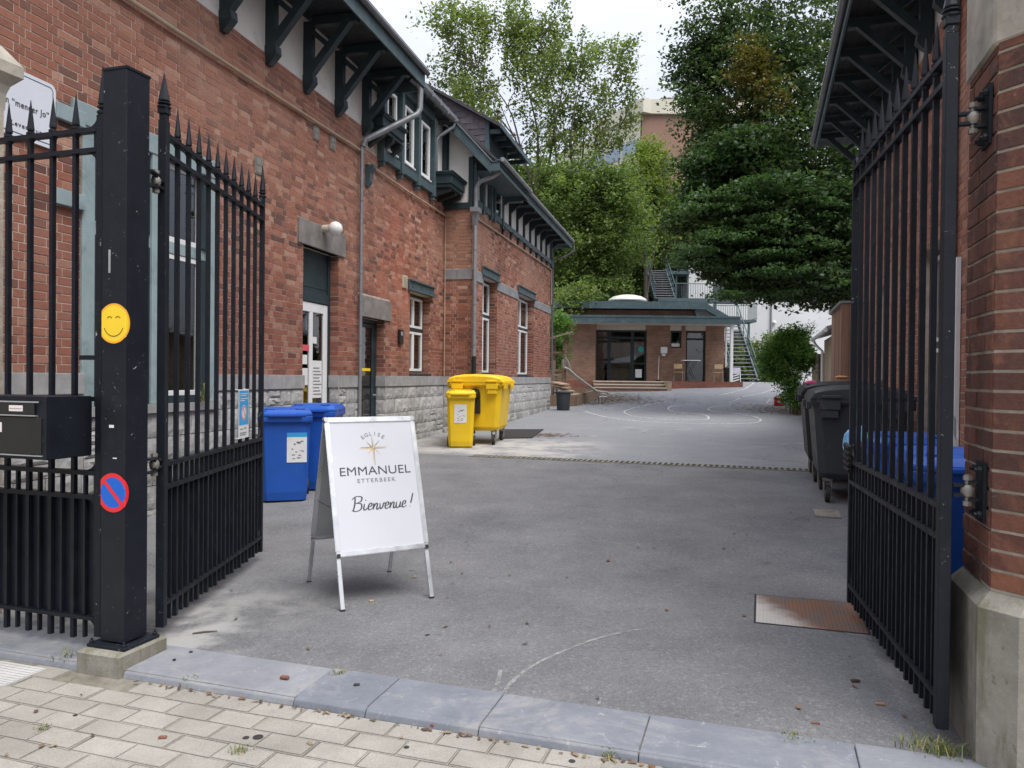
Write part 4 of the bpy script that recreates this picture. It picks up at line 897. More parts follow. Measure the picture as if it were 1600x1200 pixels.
# dark green glazed door
s0, s1, z0, z1 = O_D2; r = .16
g = MB(FM); g.box(s0, s0 + .05, r, r + .1, .1, z1); g.box(s1 - .06, s1, r, r + .1, .1, z1); g.box(s0 + .05, s1 - .06, r, r + .1, z1 - .07, z1); dr2 = g.build('door', M['teal'], lb, bevel=.004)
g = MB(FM); a, b = s0 + .055, s1 - .065; g.box(a, a + .06, r + .01, r + .06, .12, z1 - .08); g.box(b - .12, b, r + .01, r + .06, .12, z1 - .08); g.box(a + .06, b - .12, r + .01, r + .06, z1 - .15, z1 - .08); g.box(a + .06, b - .12, r + .01, r + .06, .12, .28); g.build('leaf', M['teal'], dr2, bevel=.004)
g = MB(FM); g.box(a + .06, b - .12, r + .03, r + .035, .28, z1 - .15); g.build('pane', M['glass'], dr2)
g = MB(FM); g.cyl((b - .06, r - .04, 1.15), (b - .06, r + .02, 1.15), .012, 8); g.cyl((b - .06, r - .04, 1.15), (b - .16, r - .04, 1.15), .012, 8); g.build('handle', M['alu_m'], dr2)
g = MB(FM); g.box(a + .10, b - .16, r + .022, r + .028, 1.58, 1.63); g.build('label_strip', M['smile'], dr2)
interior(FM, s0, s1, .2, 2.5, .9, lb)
g = MB(FM); g.box(s0 + .1, s0 + .5, .5, .55, .9, .95); g.box(s0 + .15, s0 + .2, .5, .55, .2, .9); g.box(s0 + .4, s0 + .45, .5, .55, .2, .9); g.build('chair_inside', M['dark'], lb)

# wall lamp, intercom, sign
wl = thing('wall_lamp', 'white opal globe lamp on the stone lintel above the white door', 'lamp', at(FM, 10.67, -.04, 3.74))
g = MB(FM); g.tube([(10.60, -.035, 3.70), (10.60, -.12, 3.70)], .06, 16); g.build('lamp_base', simple('yellowed_bakelite', (.55, .49, .38), .5), wl, smooth=True)
g = MB(FM); T = Matrix.Translation((10.62, -.22, 3.70)); g.lathe([(.001, -.108)] + [(.108 * math.cos(a_), .108 * math.sin(a_)) for a_ in np.linspace(-1.4, 1.4, 13)] + [(.001, .108)], n=20, T=T); g.build('globe', M['opal'], wl, smooth=True)
ic = thing('intercom', 'small black intercom box on the brick wall between the dark door and the window', 'intercom', at(FM, 13.75, -.04, 2.1))
g = MB(FM); g.box(13.66, 13.84, -.06, -.012, 2.10, 2.38); g.build('case', M['blk'], ic, bevel=.008, seg=2)
g = MB(FM); g.box(13.70, 13.80, -.064, -.060, 2.27, 2.34); g.build('screen', M['alu_m'], ic)
ws = thing('wall_sign', 'white enamel sign with dark border and lettering on the brick wall behind the fence', 'sign', at(FM, 5.0, -.03, 3.5))
def rrect(x0, x1, z0, z1, r, n=6):
    o = []
    for cx, cz, a0 in ((x1 - r, z0 + r, -90), (x1 - r, z1 - r, 0), (x0 + r, z1 - r, 90), (x0 + r, z0 + r, 180)):
        for k in range(n + 1): a = R(a0 + 90 * k / n); o.append((cx + r * math.cos(a), cz + r * math.sin(a)))
    return o
Z0, Z1 = 3.44, 4.00; U0, U1 = 4.30, 5.625
g = MB(FM); g.prism(rrect(U0, U1, Z0, Z1, .06), -.035, -.012, 'y'); g.build('plate', M['sign'], ws)
def ring_prism(g, x0, x1, z0, z1, r, t, y0, y1, n=6):
    A = rrect(x0, x1, z0, z1, r, n); B = rrect(x0 + t, x1 - t, z0 + t, z1 - t, max(.002, r - t), n)
    m = len(A)
    vs = [(a, y0, b) for a, b in A] + [(a, y0, b) for a, b in B]; g.add(vs, [(i, (i + 1) % m, m + (i + 1) % m, m + i) for i in range(m)])
g = MB(FM); ring_prism(g, U0 + .03, U1 - .03, Z0 + .03, Z1 - .03, .04, .007, -.0365, -.0365); g.build('border', simple('dark_blue_ink', (.02, .035, .10), .4, .05, 5, 0), ws)
Wi = WM[ws.name].inverted() @ FM
text('lettering', 'm \u201cmeneer Jo\u201d', .075, Wi @ vplane(5.55, -.037, 3.715), M['ink'], ws, 0, .88, .0008, 1.12, 'RIGHT')
text('lettering', 'Levenskunst', .056, Wi @ vplane(5.17, -.037, 3.545), M['ink'], ws, 0, 1.05, .0006, 1.25, 'LEFT')

# ------------------------------------------------------------------ right building
rb = thing('brick_building', 'red brick building with deep bracketed eaves at the right, behind the open gate leaf', 'building', at(FR, 6, 0, 0))
ox = lambda b: 17.0 - b
RO = [(ox(10.95), ox(9.75), .2, 3.1), (ox(14.6), ox(13.4), 1.5, 3.1), (ox(7.6), ox(6.4), 1.5, 3.1)]
g = MB(FR); slab(g, 0, 12.6, -.3, 5.62, RO); g.box(.0, .34, .34, 5.0, -.3, 5.62); g.box(12.26, 12.6, .34, 5, -.3, 5.62); g.build('wall', M['mortar'], rb)
runs = brick_run(FR, 0, 12.6, .3, 5.62, RO, seed=21); lay_bricks(runs, rb, M['brickRO'], M['brickRS'])
lay_stones(FR, 0, 12.6, -.05, .3, RO, rb, 22, .2, .2)
g = MB(FR); g.box(0, 12.6, .0, .3, 5.62, 6.30); g.build('upper_plaster', M['plaster'], rb)
g = MB(FR); 
for k in range(14): u = ox(16.24) + .98 * k; g.box(u - .06, u + .06, -.03, .0, 5.62, 6.3)
g.build('wall_studs', M['teal'], rb)
for k in range(12): mk('eave_bracket', BRK, rb, at(FR, ox(16.24) + 1.0 * k, -.031, 5.62 - .14 + .05) @ Matrix.Diagonal((1, 1, .86, 1)))
g = MB(FR); n = 0; y = -.86
while y < .02: g.box(-.2, 12.9, y, y + .105, 6.36, 6.385); y += .11
g.build('soffit_boards', M['dark'], rb)
g = MB(FR); g.box(-.22, 12.9, -.90, -.87, 6.27, 6.44); g.build('fascia', M['teal_l'], rb)
g = MB(FR); g.tube([(-.24, -.95, 6.44), (12.9, -.95, 6.44)], .05, 10); g.build('gutter', M['zinc'], rb, smooth=True)
g = MB(FR); g.loft([[(-.25, -.98, 6.40), (-.25, -.96, 6.5), (-.25, 4, 9.6), (-.25, 4, 9.4)], [(12.9, -.98, 6.40), (12.9, -.96, 6.5), (12.9, 4, 9.6), (12.9, 4, 9.4)]]); g.build('roof', M['roof'], rb)
for o in RO:
    casement(FR, o, .14, rb, 2, .6, False); interior(FR, o[0], o[1], o[2], o[3], .9, rb)
g = MB(FR); g.tube([(ox(8.95), -.06, .1), (ox(8.95), -.06, 6.3)], .05, 12); g.build('downpipe', simple('tan_downpipe', (.30, .27, .19), .6), rb, smooth=True)
g = MB(FR); g.box(ox(8.86), ox(8.72), -.05, -.01, .3, 2.75); g.box(ox(7.66), ox(7.60), -.05, -.01, .3, 2.75); g.build('white_frame_board', M['white'], rb)

# ------------------------------------------------------------------ right gate pier
pr_ = thing('gate_pier', 'chamfered brick gate pier on a concrete plinth with stone block on top, right edge', 'pier', at(FS, 1.2, 3.6, 0))
A0, A1, B0, B1, C = .87, 1.75, 3.36, 3.88, .10
def chpoly(a0, a1, b0, b1, c): return [(a0 + c, b0), (a1, b0), (a1, b1), (a0, b1), (a0, b0 + c)]
g = MB(FS); P_ = chpoly(A0 - .055, A1 + .05, B0 - .055, B1 + .02, C + .01)
g.loft([[(a, b, -.2) for a, b in P_], [(a, b, .62) for a, b in P_], [(a, b, .675) for a, b in chpoly(A0 - .005, A1, B0 - .005, B1, C)]]); g.build('plinth', M['conc'], pr_)
g = MB(FS); q = chpoly(A0, A1, B0, B1, C); g.loft([[(a, b, .67) for a, b in q], [(a, b, 2.82) for a, b in q]]); g.build('core', M['mortar_pier'], pr_)
g = MB(FS); q = chpoly(A0 - .02, A1 + .02, B0 - .02, B1 + .02, C + .02); g.loft([[(a, b, 2.82) for a, b in q], [(a, b, 3.62) for a, b in q]]); g.build('stone_block', M['capst'], pr_, bevel=.012)
Ff = basis(s_ * 0 + n_ * B0, s_); Fs = basis(s_ * A0 + n_ * B1, -n_); Fc = basis(s_ * A0 + n_ * (B0 + C), (s_ - n_))
runs = []; z = .69; row = 0; rr = random.Random(5)
while z < 2.80:
    h = .065; r_ = row % 2; cd = C * math.sqrt(2)
    xs_ = [A0 + C, A0 + C + (.10 if r_ else .19)]
    while xs_[-1] < A1: xs_.append(xs_[-1] + .226)
    for x0, x1 in zip(xs_[:-1], xs_[1:]): runs.append((Ff, x0 + .004, min(x1, A1) - .006, z, z + h, rr.uniform(0, .006)))
    L_ = B1 - B0 - C; xs_ = [0, L_ - .226 - .113, L_ - (.0 if r_ else .113), L_] if r_ == 0 else [0, L_ - .226, L_]
    xs_ = sorted(set(round(v, 4) for v in xs_ if v >= 0))
    for x0, x1 in zip(xs_[:-1], xs_[1:]):
        if x1 - x0 > .04: runs.append((Fs, x0 + .006, x1 - .004, z, z + h, rr.uniform(0, .006)))
    runs.append((Fc, .002, cd - .002, z, z + h, rr.uniform(0, .003)))
    z += .078; row += 1
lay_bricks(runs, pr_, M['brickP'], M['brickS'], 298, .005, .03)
wr = thing('street_wall', 'brick garden wall running from the right gate pier along the pavement', 'wall', at(FS, 3.2, 3.6, 0))
g = MB(FS); g.box(1.85, 5.2, 3.42, 3.80, -.2, 2.4); g.build('wall', M['mortar_pier'], wr); g = MB(FS); g.box(1.82, 5.25, 3.38, 3.84, 2.4, 2.5); g.build('coping', M['capst'], wr)
Fw_ = basis(n_ * 3.42, s_); lay_bricks(brick_run(Fw_, 1.85, 5.2, .0, 2.4, [], seed=31), wr, M['brickO'], M['brickS'], 250)
# left pier with its pyramidal cap, mostly outside the frame
lp = thing('gate_pier', 'brick pier with weathered moulded stone cap at the far left end of the fence', 'pier', at(FS, -4.6, 3.3, 0))
g = MB(FS); g.box(-5.15, -4.47, 3.02, 3.55, -.2, 3.12); g.build('core', M['mortar_pier'], lp)
lay_bricks(brick_run(basis(n_ * 3.02, s_), -5.15, -4.47, .1, 3.1, [], seed=41), lp, M['brickP'], M['brickS'])
g = MB(FS); cx, cy = -4.81, 3.285
def sq(h, z): return [(cx - h - .05, cy - h, z), (cx + h + .05, cy - h, z), (cx + h + .05, cy + h, z), (cx - h - .05, cy + h, z)]
g.loft([sq(.28, 3.12), sq(.285, 3.22), sq(.30, 3.27), sq(.35, 3.33), sq(.35, 3.40), sq(.27, 3.51), sq(.20, 3.56), sq(.21, 3.62), sq(.10, 3.70)]); g.build('cap', M['capst'], lp)
# ------------------------------------------------------------------ gate post, leaves, fence
gp = thing('gate_post', 'thick square black steel gate post with smiley and no-parking stickers on its street face', 'post', at(FS, -3.20, 3.23, .08))
PX0, PX1, PY0, PY1 = -3.278, -3.122, 3.152, 3.308
g = MB(FS); g.box(PX0, PX1, PY0, PY1, .10, 3.075); g.build('shaft', M['chip'], gp, bevel=.002)
g = MB(FS); g.box(PX0 - .045, PX1 + .045, PY0 - .045, PY1 + .045, .075, .092)
for x in (PX0 - .028, PX1 + .028):
    for y in (PY0 - .028, PY1 + .028): g.cyl((x, y, .092), (x, y, .106), .013, 6); g.cyl((x, y, .1), (x, y, .118), .007, 6)
g.build('base_plate', M['chip'], gp, bevel=.002)
g = MB(FS); g.loft([[(PX0 - .004, PY0 - .004, 3.07), (PX1 + .004, PY0 - .004, 3.07), (PX1 + .004, PY1 + .004, 3.07), (PX0 - .004, PY1 + .004, 3.07)], [(PX0 - .004, PY0 - .004, 3.083), (PX1 + .004, PY0 - .004, 3.083), (PX1 + .004, PY1 + .004, 3.083), (PX0 - .004, PY1 + .004, 3.083)], [(-3.21, 3.22, 3.105), (-3.19, 3.22, 3.105), (-3.19, 3.24, 3.105), (-3.21, 3.24, 3.105)]]); g.build('cap', M['iron'], gp)
def wrap(x, z, k):                         # stickers lie on the street face and fold round its right-hand edge
    if x > PX1: return (PX1 + k, PY0 - k + (x - PX1), z)
    return (max(x, PX0 + .001), PY0 - k, z)
def disc(g, cx, cz, r0, r1, k, a0=0, a1=360, n=120):
    K = max(2, int((r1 - r0) / .004)); k += .0016; vs = []; m = n + 1; rr_ = [r0 + (r1 - r0) * i / K for i in range(K + 1)]
    for r in rr_:
        for i in range(m): a = R(a0 + (a1 - a0) * i / n); vs.append(wrap(cx + r * math.cos(a), cz + r * math.sin(a), k))
    g.add(vs, [(j * m + i, j * m + i + 1, (j + 1) * m + i + 1, (j + 1) * m + i) for j in range(K) for i in range(n)])
sm_ = thing('smiley_sticker', 'round yellow smiley sticker on the black gate post', 'sticker', at(FS, -3.2, PY0, 1.76))
CX, CZ, RR = -3.197, 1.757, .104
g = MB(FS); disc(g, CX, CZ, 0, RR * .90, .0012); g.build('face', M['smile'], sm_); g = MB(FS); disc(g, CX, CZ, RR * .90, RR, .0012); g.build('edge', M['smile_o'], sm_)
g = MB(FS); disc(g, CX, CZ - .002, .062, .067, .002, 200, 340); g.build('mouth', M['brownink'], sm_)
for sx_ in (-1, 1): g = MB(FS); disc(g, CX + sx_ * .027, CZ + .020, .013, .018, .002, 25, 155); g.build('eye', M['brownink'], sm_)
np_ = thing('no_parking_sticker', 'round blue no-parking sticker with red ring low on the black gate post', 'sticker', at(FS, -3.2, PY0, .87))
CZ = .878
g = MB(FS); disc(g, CX, CZ, 0, .082, .0012); g.build('disc', M['signblue'], np_); g = MB(FS); disc(g, CX, CZ, .080, .102, .0018); g.build('ring', M['red'], np_)
g = MB(FS); vs = []
for i in range(49):
    t_ = -.09 + .18 * i / 48; cx_, cz_ = CX + t_ * .70, CZ - t_ * .714
    for q in (-.010, .010): vs.append(wrap(cx_ + q * .714, cz_ + q * .70, .0038))
g.add(vs, [(2 * i, 2 * i + 1, 2 * i + 3, 2 * i + 2) for i in range(48)]); g.build('slash', M['red'], np_)
g = MB(FS); g.box(-3.235, -3.222, PY0 - .002, PY0, 2.02, 2.14); g.build('tape_scrap', M['alu_m'], gp)
g = MB(FS); g.box(-3.225, -3.195, PY0 - .0018, PY0, 1.215, 1.23); g.box(-3.20, -3.175, PY0 - .0018, PY0, 1.055, 1.06); g.build('paint_scrape', M['paper'], gp)

def spear(w, h):                           # pointed finial with collars, base at z = 0
    g = MB(); g.lathe([(w * .55, 0), (w * .75, .01), (w * .75, .022), (w * .45, .028), (w * .45, .034), (w * .72, .042), (w * .72, .052), (w * .42, .058), (w * .62, .066), (w * .62, .072), (.0015, h)], n=8)
    return g
def mesh_of(g, name, mat, smooth=False):
    me = bpy.data.meshes.new(name); me.from_pydata(g.v, [], g.f); bm = bmesh.new(); bm.from_mesh(me); bmesh.ops.recalc_face_normals(bm, faces=bm.faces); bm.to_mesh(me); bm.free(); me.materials.append(mat); return me
sp_s = mesh_of(spear(.031, .235), 'spear_finial', M['iron']); sp_b = mesh_of(spear(.050, .30), 'spear_finial', M['iron'])
g = MB(); g.box(-.012, .012, -.012, .012, .075, 2.82)
BAR = mesh_of(g, 'upright_bar', M['iron'])
g = MB(); g.box(-.007, .007, -.011, .011, .085, .99); BARL = mesh_of(g, 'lower_bar', M['iron'])
g = MB(); g.box(-.007, .007, -.011, .011, .085, .99); BARL = mesh_of(g, 'lower_bar', M['iron'])
def gusset(g, x, z, sx, sz, r=.085, y=.007):   # quarter-round web in a corner
    pts = [(x, z)] + [(x + sx * (r - r * math.sin(R(a))), z + sz * (r - r * math.cos(R(a)))) for a in np.linspace(0, 90, 7)]
    g.prism(pts, -y, y, 'y')
def railing(root, x0, x1, n, stile_l, stile_r, F, back=1):
    W_ = WM[root.name]
    RZ = (2.735, 2.845, .855, .985)
    for z in RZ: g = MB(F); g.box(x0, x1, -.021, .021, z - .012, z + .012); g.build('rail', M['iron'], root)
    g = MB(F); g.box(x0, x1, -.022, .022, .185, .205); g.build('rail', M['iron'], root)
    g = MB(F)
    for x, sx in ((x0, 1), (x1, -1)):
        if (sx == 1 and not stile_l) or (sx == -1 and not stile_r): continue
        gusset(g, x, 2.857, sx, 1); gusset(g, x, 2.723, sx, -1); gusset(g, x, .997, sx, 1); gusset(g, x, .843, sx, -1); gusset(g, x, .205, sx, 1, .07); gusset(g, x, .185, sx, -1, .07)
        g.box(*sorted((x, x + sx * .03)), -.007, .007, 2.747, 2.833); g.box(*sorted((x, x + sx * .02)), -.007, .007, .867, .973)
    if g.v: g.build_each('corner_web', M['iron'], root)
    g = MB(F); g.box(x0, x1, *sorted((back * .014, back * .018)), .205, .845); g.build('backing_sheet', M['iron'], root)
    st = (x1 - x0) / (n + 1)
    for i in range(n):
        x = x0 + st * (i + 1)
        b = mk('upright_bar', BAR, root, F @ Matrix.Translation((x, 0, 0))); mk('spear_finial', sp_s, b, F @ Matrix.Translation((x, 0, 2.82)))
    for i in range(n + 1): mk('lower_bar', BARL, root, F @ Matrix.Translation((x0 + st * (i + .5), 0, 0)))
def leaf(label, H, E, endspear):
    H = Vector((*H, 0)); E = Vector((*E, 0)); t = (E - H).normalized(); F = basis(H, t); ln = (E - H).length
    r = thing('gate_leaf', label, 'gate', F @ Matrix.Translation((ln / 2, 0, .07)), 'the two leaves of the spiked iron gate')
    g = MB(F); g.box(-.024, .024, -.024, .024, .07, 2.92); g.box(-.020, .020, -.020, .020, 2.92, 2.955); g.box(-.027, .027, -.027, .027, 2.955, 2.99); g.build('hinge_stile', M['chip'], r, bevel=.003)
    mk('spear_finial', sp_b, r, F @ Matrix.Translation((0, 0, 2.985)) @ Matrix.Rotation(R(22.5), 4, 'Z') @ Matrix.Diagonal((1, 1, .68, 1)))
    g = MB(F); g.box(ln - .018, ln + .018, -.018, .018, .075, 2.91); g.build('end_stile', M['chip'], r, bevel=.003)
    if endspear: mk('spear_finial', sp_b, r, F @ Matrix.Translation((ln, 0, 2.91)) @ Matrix.Diagonal((.8, .8, .9, 1)))
    back = 1 if (F.inverted() @ Vector((0, 2, 0))).y < 0 else -1
    railing(r, .024, ln - .018, 10, True, True, F, back)
    return r, F, ln
gl, FGL, LNL = leaf('left leaf of the black spiked iron gate, swung open beside the big square post', (-1.970, 4.33), (-2.012, 6.16), True)
gr, FGR, LNR = leaf('right leaf of the black spiked iron gate, swung open beside the brick pier', (1.785, 3.16), (2.185, 4.92), False)
def hinge(root, F, P, Q, z):               # strap, barrel and bolts between leaf stile P and the plate at Q
    g = MB(F); P = Vector(P); Q = Vector(Q); m = (P + Q) / 2
    for dz_ in (-.020, .020): g.bar(P + Z * (z + dz_), m.lerp(Q, .2) + Z * (z + dz_), .030, .012)
    for dz_ in (-.036, .036): g.bar(m + Z * (z + dz_), Q + Z * (z + dz_), .034, .010)
    g.build('hinge_strap', M['iron'], root)
    g = MB(F); g.cyl(m + Z * (z - .065), m + Z * (z + .065), .011, 8); g.lathe([(.0, -.028), (.018, -.024), (.026, -.010), (.026, .010), (.018, .024), (.0, .028)], m + Z * z, 12); g.cyl(m + Z * (z + .043), m + Z * (z + .060), .018, 6); g.cyl(m + Z * (z - .062), m + Z * (z - .043), .018, 6); g.build('hinge_pin', M['galv'], root, smooth=True)
for z in (2.55, 1.0): hinge(gl, IDM, (-1.97, 4.31, 0), tuple((s_ * PX1 + n_ * PY1)[:2]) + (0,), z)
ia = FS.inverted() @ Vector((1.785, 3.16, 0))
for z in (2.57, 1.055):
    hinge(gr, FS, (ia.x + .03, ia.y, 0), (A0 - .012, ia.y, 0), z)
    g = MB(FS); g.box(A0 - .022, A0 - .010, ia.y - .06, ia.y + .06, z - .12, z + .12)
    for dy_, dz_ in ((-.035, .09), (.035, .09), (-.035, -.09), (.035, -.09)): g.cyl((A0 - .05, ia.y + dy_, z + dz_), (A0 - .02, ia.y + dy_, z + dz_), .008, 6); g.cyl((A0 - .038, ia.y + dy_, z + dz_), (A0 - .022, ia.y + dy_, z + dz_), .015, 6)
    g.build('hinge_plate', M['iron'], pr_)
g = MB(FGR); P0 = Vector((.004, -.037, 1.33)); 
g.add([(-.034, -.0375, 1.27), (-.004, -.0375, 1.26), (.032, -.0375, 1.30), (.036, -.039, 1.36), (.004, -.0375, 1.355), (-.026, -.0375, 1.33)], [(0, 1, 2, 3, 4, 5)]); g.build('torn_label', M['paper'], gr)
g = MB(FGR)                                  # strap wound round the end of the right leaf
for k in range(5):
    z = .93 + k * .035; g.tube([(LNR - .09, -.03, z), (LNR - .02, -.045, z + .03), (LNR + .04, -.03, z + .01), (LNR + .045, .03, z), (LNR - .03, .045, z + .02), (LNR - .09, .03, z)], .016, 6)
g.tube([(LNR - .06, -.04, 1.0), (LNR - .02, -.05, .85), (LNR + .0, -.045, .70), (LNR + .03, -.04, .58)], [.02, .024, .026, .012], 7); g.tube([(LNR + .02, -.04, .98), (LNR + .04, -.03, .8), (LNR + .045, -.03, .52)], [.02, .024, .014], 7)
tag(g.build('strap', M['rubber'], None, smooth=True), 'black rubber strap wound round the end of the right gate leaf', 'strap')
# printed notice tied on the left leaf
nt_ = thing('notice', 'blue and white laminated notice tied to the bars of the left gate leaf', 'notice', FGL @ Matrix.Translation((1.36, -.03, 1.05)))
# find which side faces the camera
yv = (FGL.inverted() @ Vector((0, 0, 0))).y; sg = -1 if yv < 0 else 1
x0, x1 = 1.22, 1.45; yk = sg * .022; def_ = lambda a, b, c, e, k: [(x0 + a * (x1 - x0), yk + sg * k, 1.03 + c * .36), (x0 + b * (x1 - x0), yk + sg * k, 1.03 + c * .36), (x0 + b * (x1 - x0), yk + sg * k, 1.03 + e * .36), (x0 + a * (x1 - x0), yk + sg * k, 1.03 + e * .36)]
g = MB(FGL); g.box(x0, x1, *sorted((yk, yk + sg * .002)), 1.03, 1.39); g.build('sheet', M['paper'], nt_)
g = MB(FGL); g.add(def_(.05, .95, .27, .97, .0026), [(0, 1, 2, 3)]); g.build('blue_field', M['skyblue'], nt_)
g = MB(FGL); n = 20; g.add([(x0 + (x1 - x0) * .5 + .055 * math.cos(2 * math.pi * i / n), yk + sg * .0032, 1.03 + .36 * .52 + .055 * math.sin(2 * math.pi * i / n)) for i in range(n)], [tuple(range(n))]); g.build('pictogram', M['paper'], nt_)
g = MB(FGL); ring_prism(g, x0 + .066, x1 - .066, 1.03 + .138, 1.03 + .236, .048, .008, yk + sg * .0036, 0)
g.add([(x0 + .085, yk + sg * .0036, 1.255), (x0 + .093, yk + sg * .0036, 1.262), (x0 + .148, yk + sg * .0036, 1.19), (x0 + .14, yk + sg * .0036, 1.183)], [(0, 1, 2, 3)]); g.build('ban_ring', M['red'], nt_)
g = MB(FGL)
for a, b, c in ((.12, .85, .90), (.12, .75, .86), (.12, .88, .80), (.12, .6, .76)): g.add(def_(a, b, c, c + .015, .0036), [(0, 1, 2, 3)])
g.build('printed_lines', M['paper'], nt_)
g = MB(FGL)
for a, b, c in ((.15, .4, .18), (.5, .75, .19), (.12, .8, .10), (.12, .7, .06)): g.add(def_(a, b, c, c + .02, .0032), [(0, 1, 2, 3)])
g.build('footer_print', M['ink_l'], nt_)
g = MB(FGL)
for x in (x0, x1):
    for z in (1.035, 1.385): g.tube([(x, yk, z), (x - .03, yk - sg * .03, z + .005)], .0025, 4)
g.build('tie', M['paper'], nt_)
# left fence
fe = thing('iron_fence', 'black spiked iron fence between the square gate post and the pavement edge at the left', 'fence', at(FS, -3.7, 3.27, 0))
FF = FS @ Matrix.Translation((0, 3.27, -.03))
railing(fe, -4.405, -3.425, 5, False, True, FF)
g = MB(FF); g.box(-3.425, -3.378, -.022, .022, .10, 2.92); g.build('end_stile', M['chip'], fe, bevel=.003)
mk('spear_finial', sp_b, fe, FF @ Matrix.Translation((-3.40, 0, 2.92)) @ Matrix.Diagonal((.8, .8, .9, 1)))
g = MB(FF)
for z in (1.375, 1.60): g.box(-3.55, -3.425, -.008, .008, z, z + .025)
g.build('latch_bar', M['iron'], fe)
# letter box
mbx = thing('letter_box', 'wide glossy black letter box fixed to the iron fence', 'letter box', at(FS, -3.7, 3.10, 1.03))
g = MB(FS); g.box(-4.02, -3.425, 2.96, 3.235, 1.055, 1.375); g.build('case', M['chip'], mbx, bevel=.005, seg=2)
gls = simple('gloss_black_steel', (.012, .013, .013), .12, .2, 4, .03, 20, spec=.5)
g = MB(FS); g.box(-4.00, -3.50, 2.948, 2.96, 1.285, 1.345); g.prism([(2.948, 1.345), (2.960, 1.353), (2.960, 1.345)], -4.0, -3.5, 'x'); g.build('flap', gls, mbx, bevel=.002)
g = MB(FS); g.box(-4.01, -3.47, 2.944, 2.95, 1.345, 1.352); g.box(-4.01, -3.49, 2.944, 2.955, 1.276, 1.282); g.box(-4.01, -3.455, 2.952, 2.962, 1.072, 1.078); g.build('trim', M['alu_m'], mbx)
g = MB(FS); g.box(-4.0, -3.46, 2.954, 2.962, 1.082, 1.27); g.build('front_door', gls, mbx, bevel=.002)
g = MB(FS); g.box(-3.665, -3.575, 2.944, 2.948, 1.30, 1.33); g.build('name_plate', M['paper'], mbx)
g = MB(FS); g.box(-3.66, -3.58, 2.9432, 2.944, 1.312, 1.316); g.build('name_print', simple('pale_red_print', (.55, .22, .2), .5, .05, 5, 0), mbx)
g = MB(FS); g.box(-3.78, -3.725, 2.951, 2.954, 1.19, 1.24); g.build('square_sticker', M['paper'], mbx)
g = MB(FS); disc_pts = [(-3.7525 + .018 * math.cos(a), 2.9505, 1.215 + .018 * math.sin(a)) for a in np.linspace(0, 2 * math.pi, 17)[:-1]] + [(-3.7525 + .014 * math.cos(a), 2.9505, 1.215 + .014 * math.sin(a)) for a in np.linspace(0, 2 * math.pi, 17)[:-1]]
g.add(disc_pts, [(i, (i + 1) % 16, 16 + (i + 1) % 16, 16 + i) for i in range(16)]); g.build('sticker_ring', M['red'], mbx)

# ------------------------------------------------------------------ A-board
t_ = Vector((.865, .50, 0)).normalized(); FB = basis(Vector((-1.275, 5.20, 0)), t_)   # x along the board, y away from the camera
ab = thing('a_board', 'white aluminium pavement A-board reading Emmanuel Etterbeek, Bienvenue, standing between the gate leaves', 'signboard', FB @ Matrix.Translation((.327, 0, 0)))
HW, TOP, SP = .653, 1.205, .40
def side(sgn):
    ang = math.atan2(SP, TOP); ln = math.hypot(SP, TOP)
    # local panel frame: x along, z up the slope, y outward(-)
    rot = Matrix.Rotation(-ang if sgn < 0 else ang, 4, 'X')
    return FB @ Matrix.Translation((0, 0, TOP)) @ rot, ln
for sgn in (-1, 1):
    F2, ln = side(sgn); k = sgn            # outward normal along k*y
    g = MB(F2); z0_, z1_ = -ln * .735, .0; t = .034
    g.box(0, t, *sorted((0, k * .016)), z0_ + t, z1_ - t); g.box(HW - t, HW, *sorted((0, k * .016)), z0_ + t, z1_ - t); g.box(.004, HW - .004, *sorted((0, k * .016)), z0_, z0_ + t); g.box(.004, HW - .004, *sorted((0, k * .016)), z1_ - t, z1_)
    g.build('snap_frame', M['alu'], ab, bevel=.004, seg=2)
    g = MB(F2)
    for x in (.0, HW): g.tube([(x + (.014 if x == 0 else -.014), -k * .002, z1_ - .012), (x + (.014 if x == 0 else -.014), k * .018, z1_ - .012)], .0165, 12)
    g.build('corner_cap', M['alu_m'], ab)
    g = MB(F2)
    for x in (.006, HW - .03): g.box(x, x + .024, *sorted((0, k * .017)), z0_ - .004, z0_ + .022)
    g.build('black_corner', M['blk'], ab)
    g = MB(F2); g.box(t - .004, HW - t + .004, *sorted((k * .002, k * .006)), z0_ + t - .004, z1_ - t + .004); g.build('back_panel', M['alu_m'], ab)
    g = MB(F2); g.box(t - .003, HW - t + .003, *sorted((k * .0065, k * .008)), z0_ + t - .003, z1_ - t + .003); g.build('poster', M['poster'], ab)
    for x in (.004, HW - .032):
        g = MB(F2); g.box(x, x + .028, *sorted((-k * .010, k * .006)), -ln + .004, z0_ + .01); g.build('leg', M['alu'], ab, bevel=.002)
        g = MB(F2); g.box(x - .001, x + .029, *sorted((-k * .011, k * .007)), -ln + .0, -ln + .012); g.build('foot', M['blk'], ab)
g = MB(FB); g.tube([(.03, 0, TOP + .0), (HW - .03, 0, TOP + .0)], .008, 8); g.build('hinge_rod', M['alu_m'], ab)
g = MB(FB); g.bar((.02, -.19, .62), (.02, .19, .62), .004, .015); g.build('stay', M['alu_m'], ab)
F2, ln = side(-1); Wi = WM[ab.name].inverted() @ F2; PH = ln * .735; cx = HW / 2
def onp(x, z, k=-.0087): return Wi @ Matrix.Translation((x, k, z)) @ Matrix.Rotation(R(90), 4, 'X')
text('lettering', 'EMMANUEL', .083, onp(cx, -PH * .405), M['ink'], ab, 0, 1.17, 0, 1.02)
text('lettering', 'ETTERBEEK', .038, onp(cx, -PH * .475), M['ink_l'], ab, 0, 1.12, .0005, 1.35)
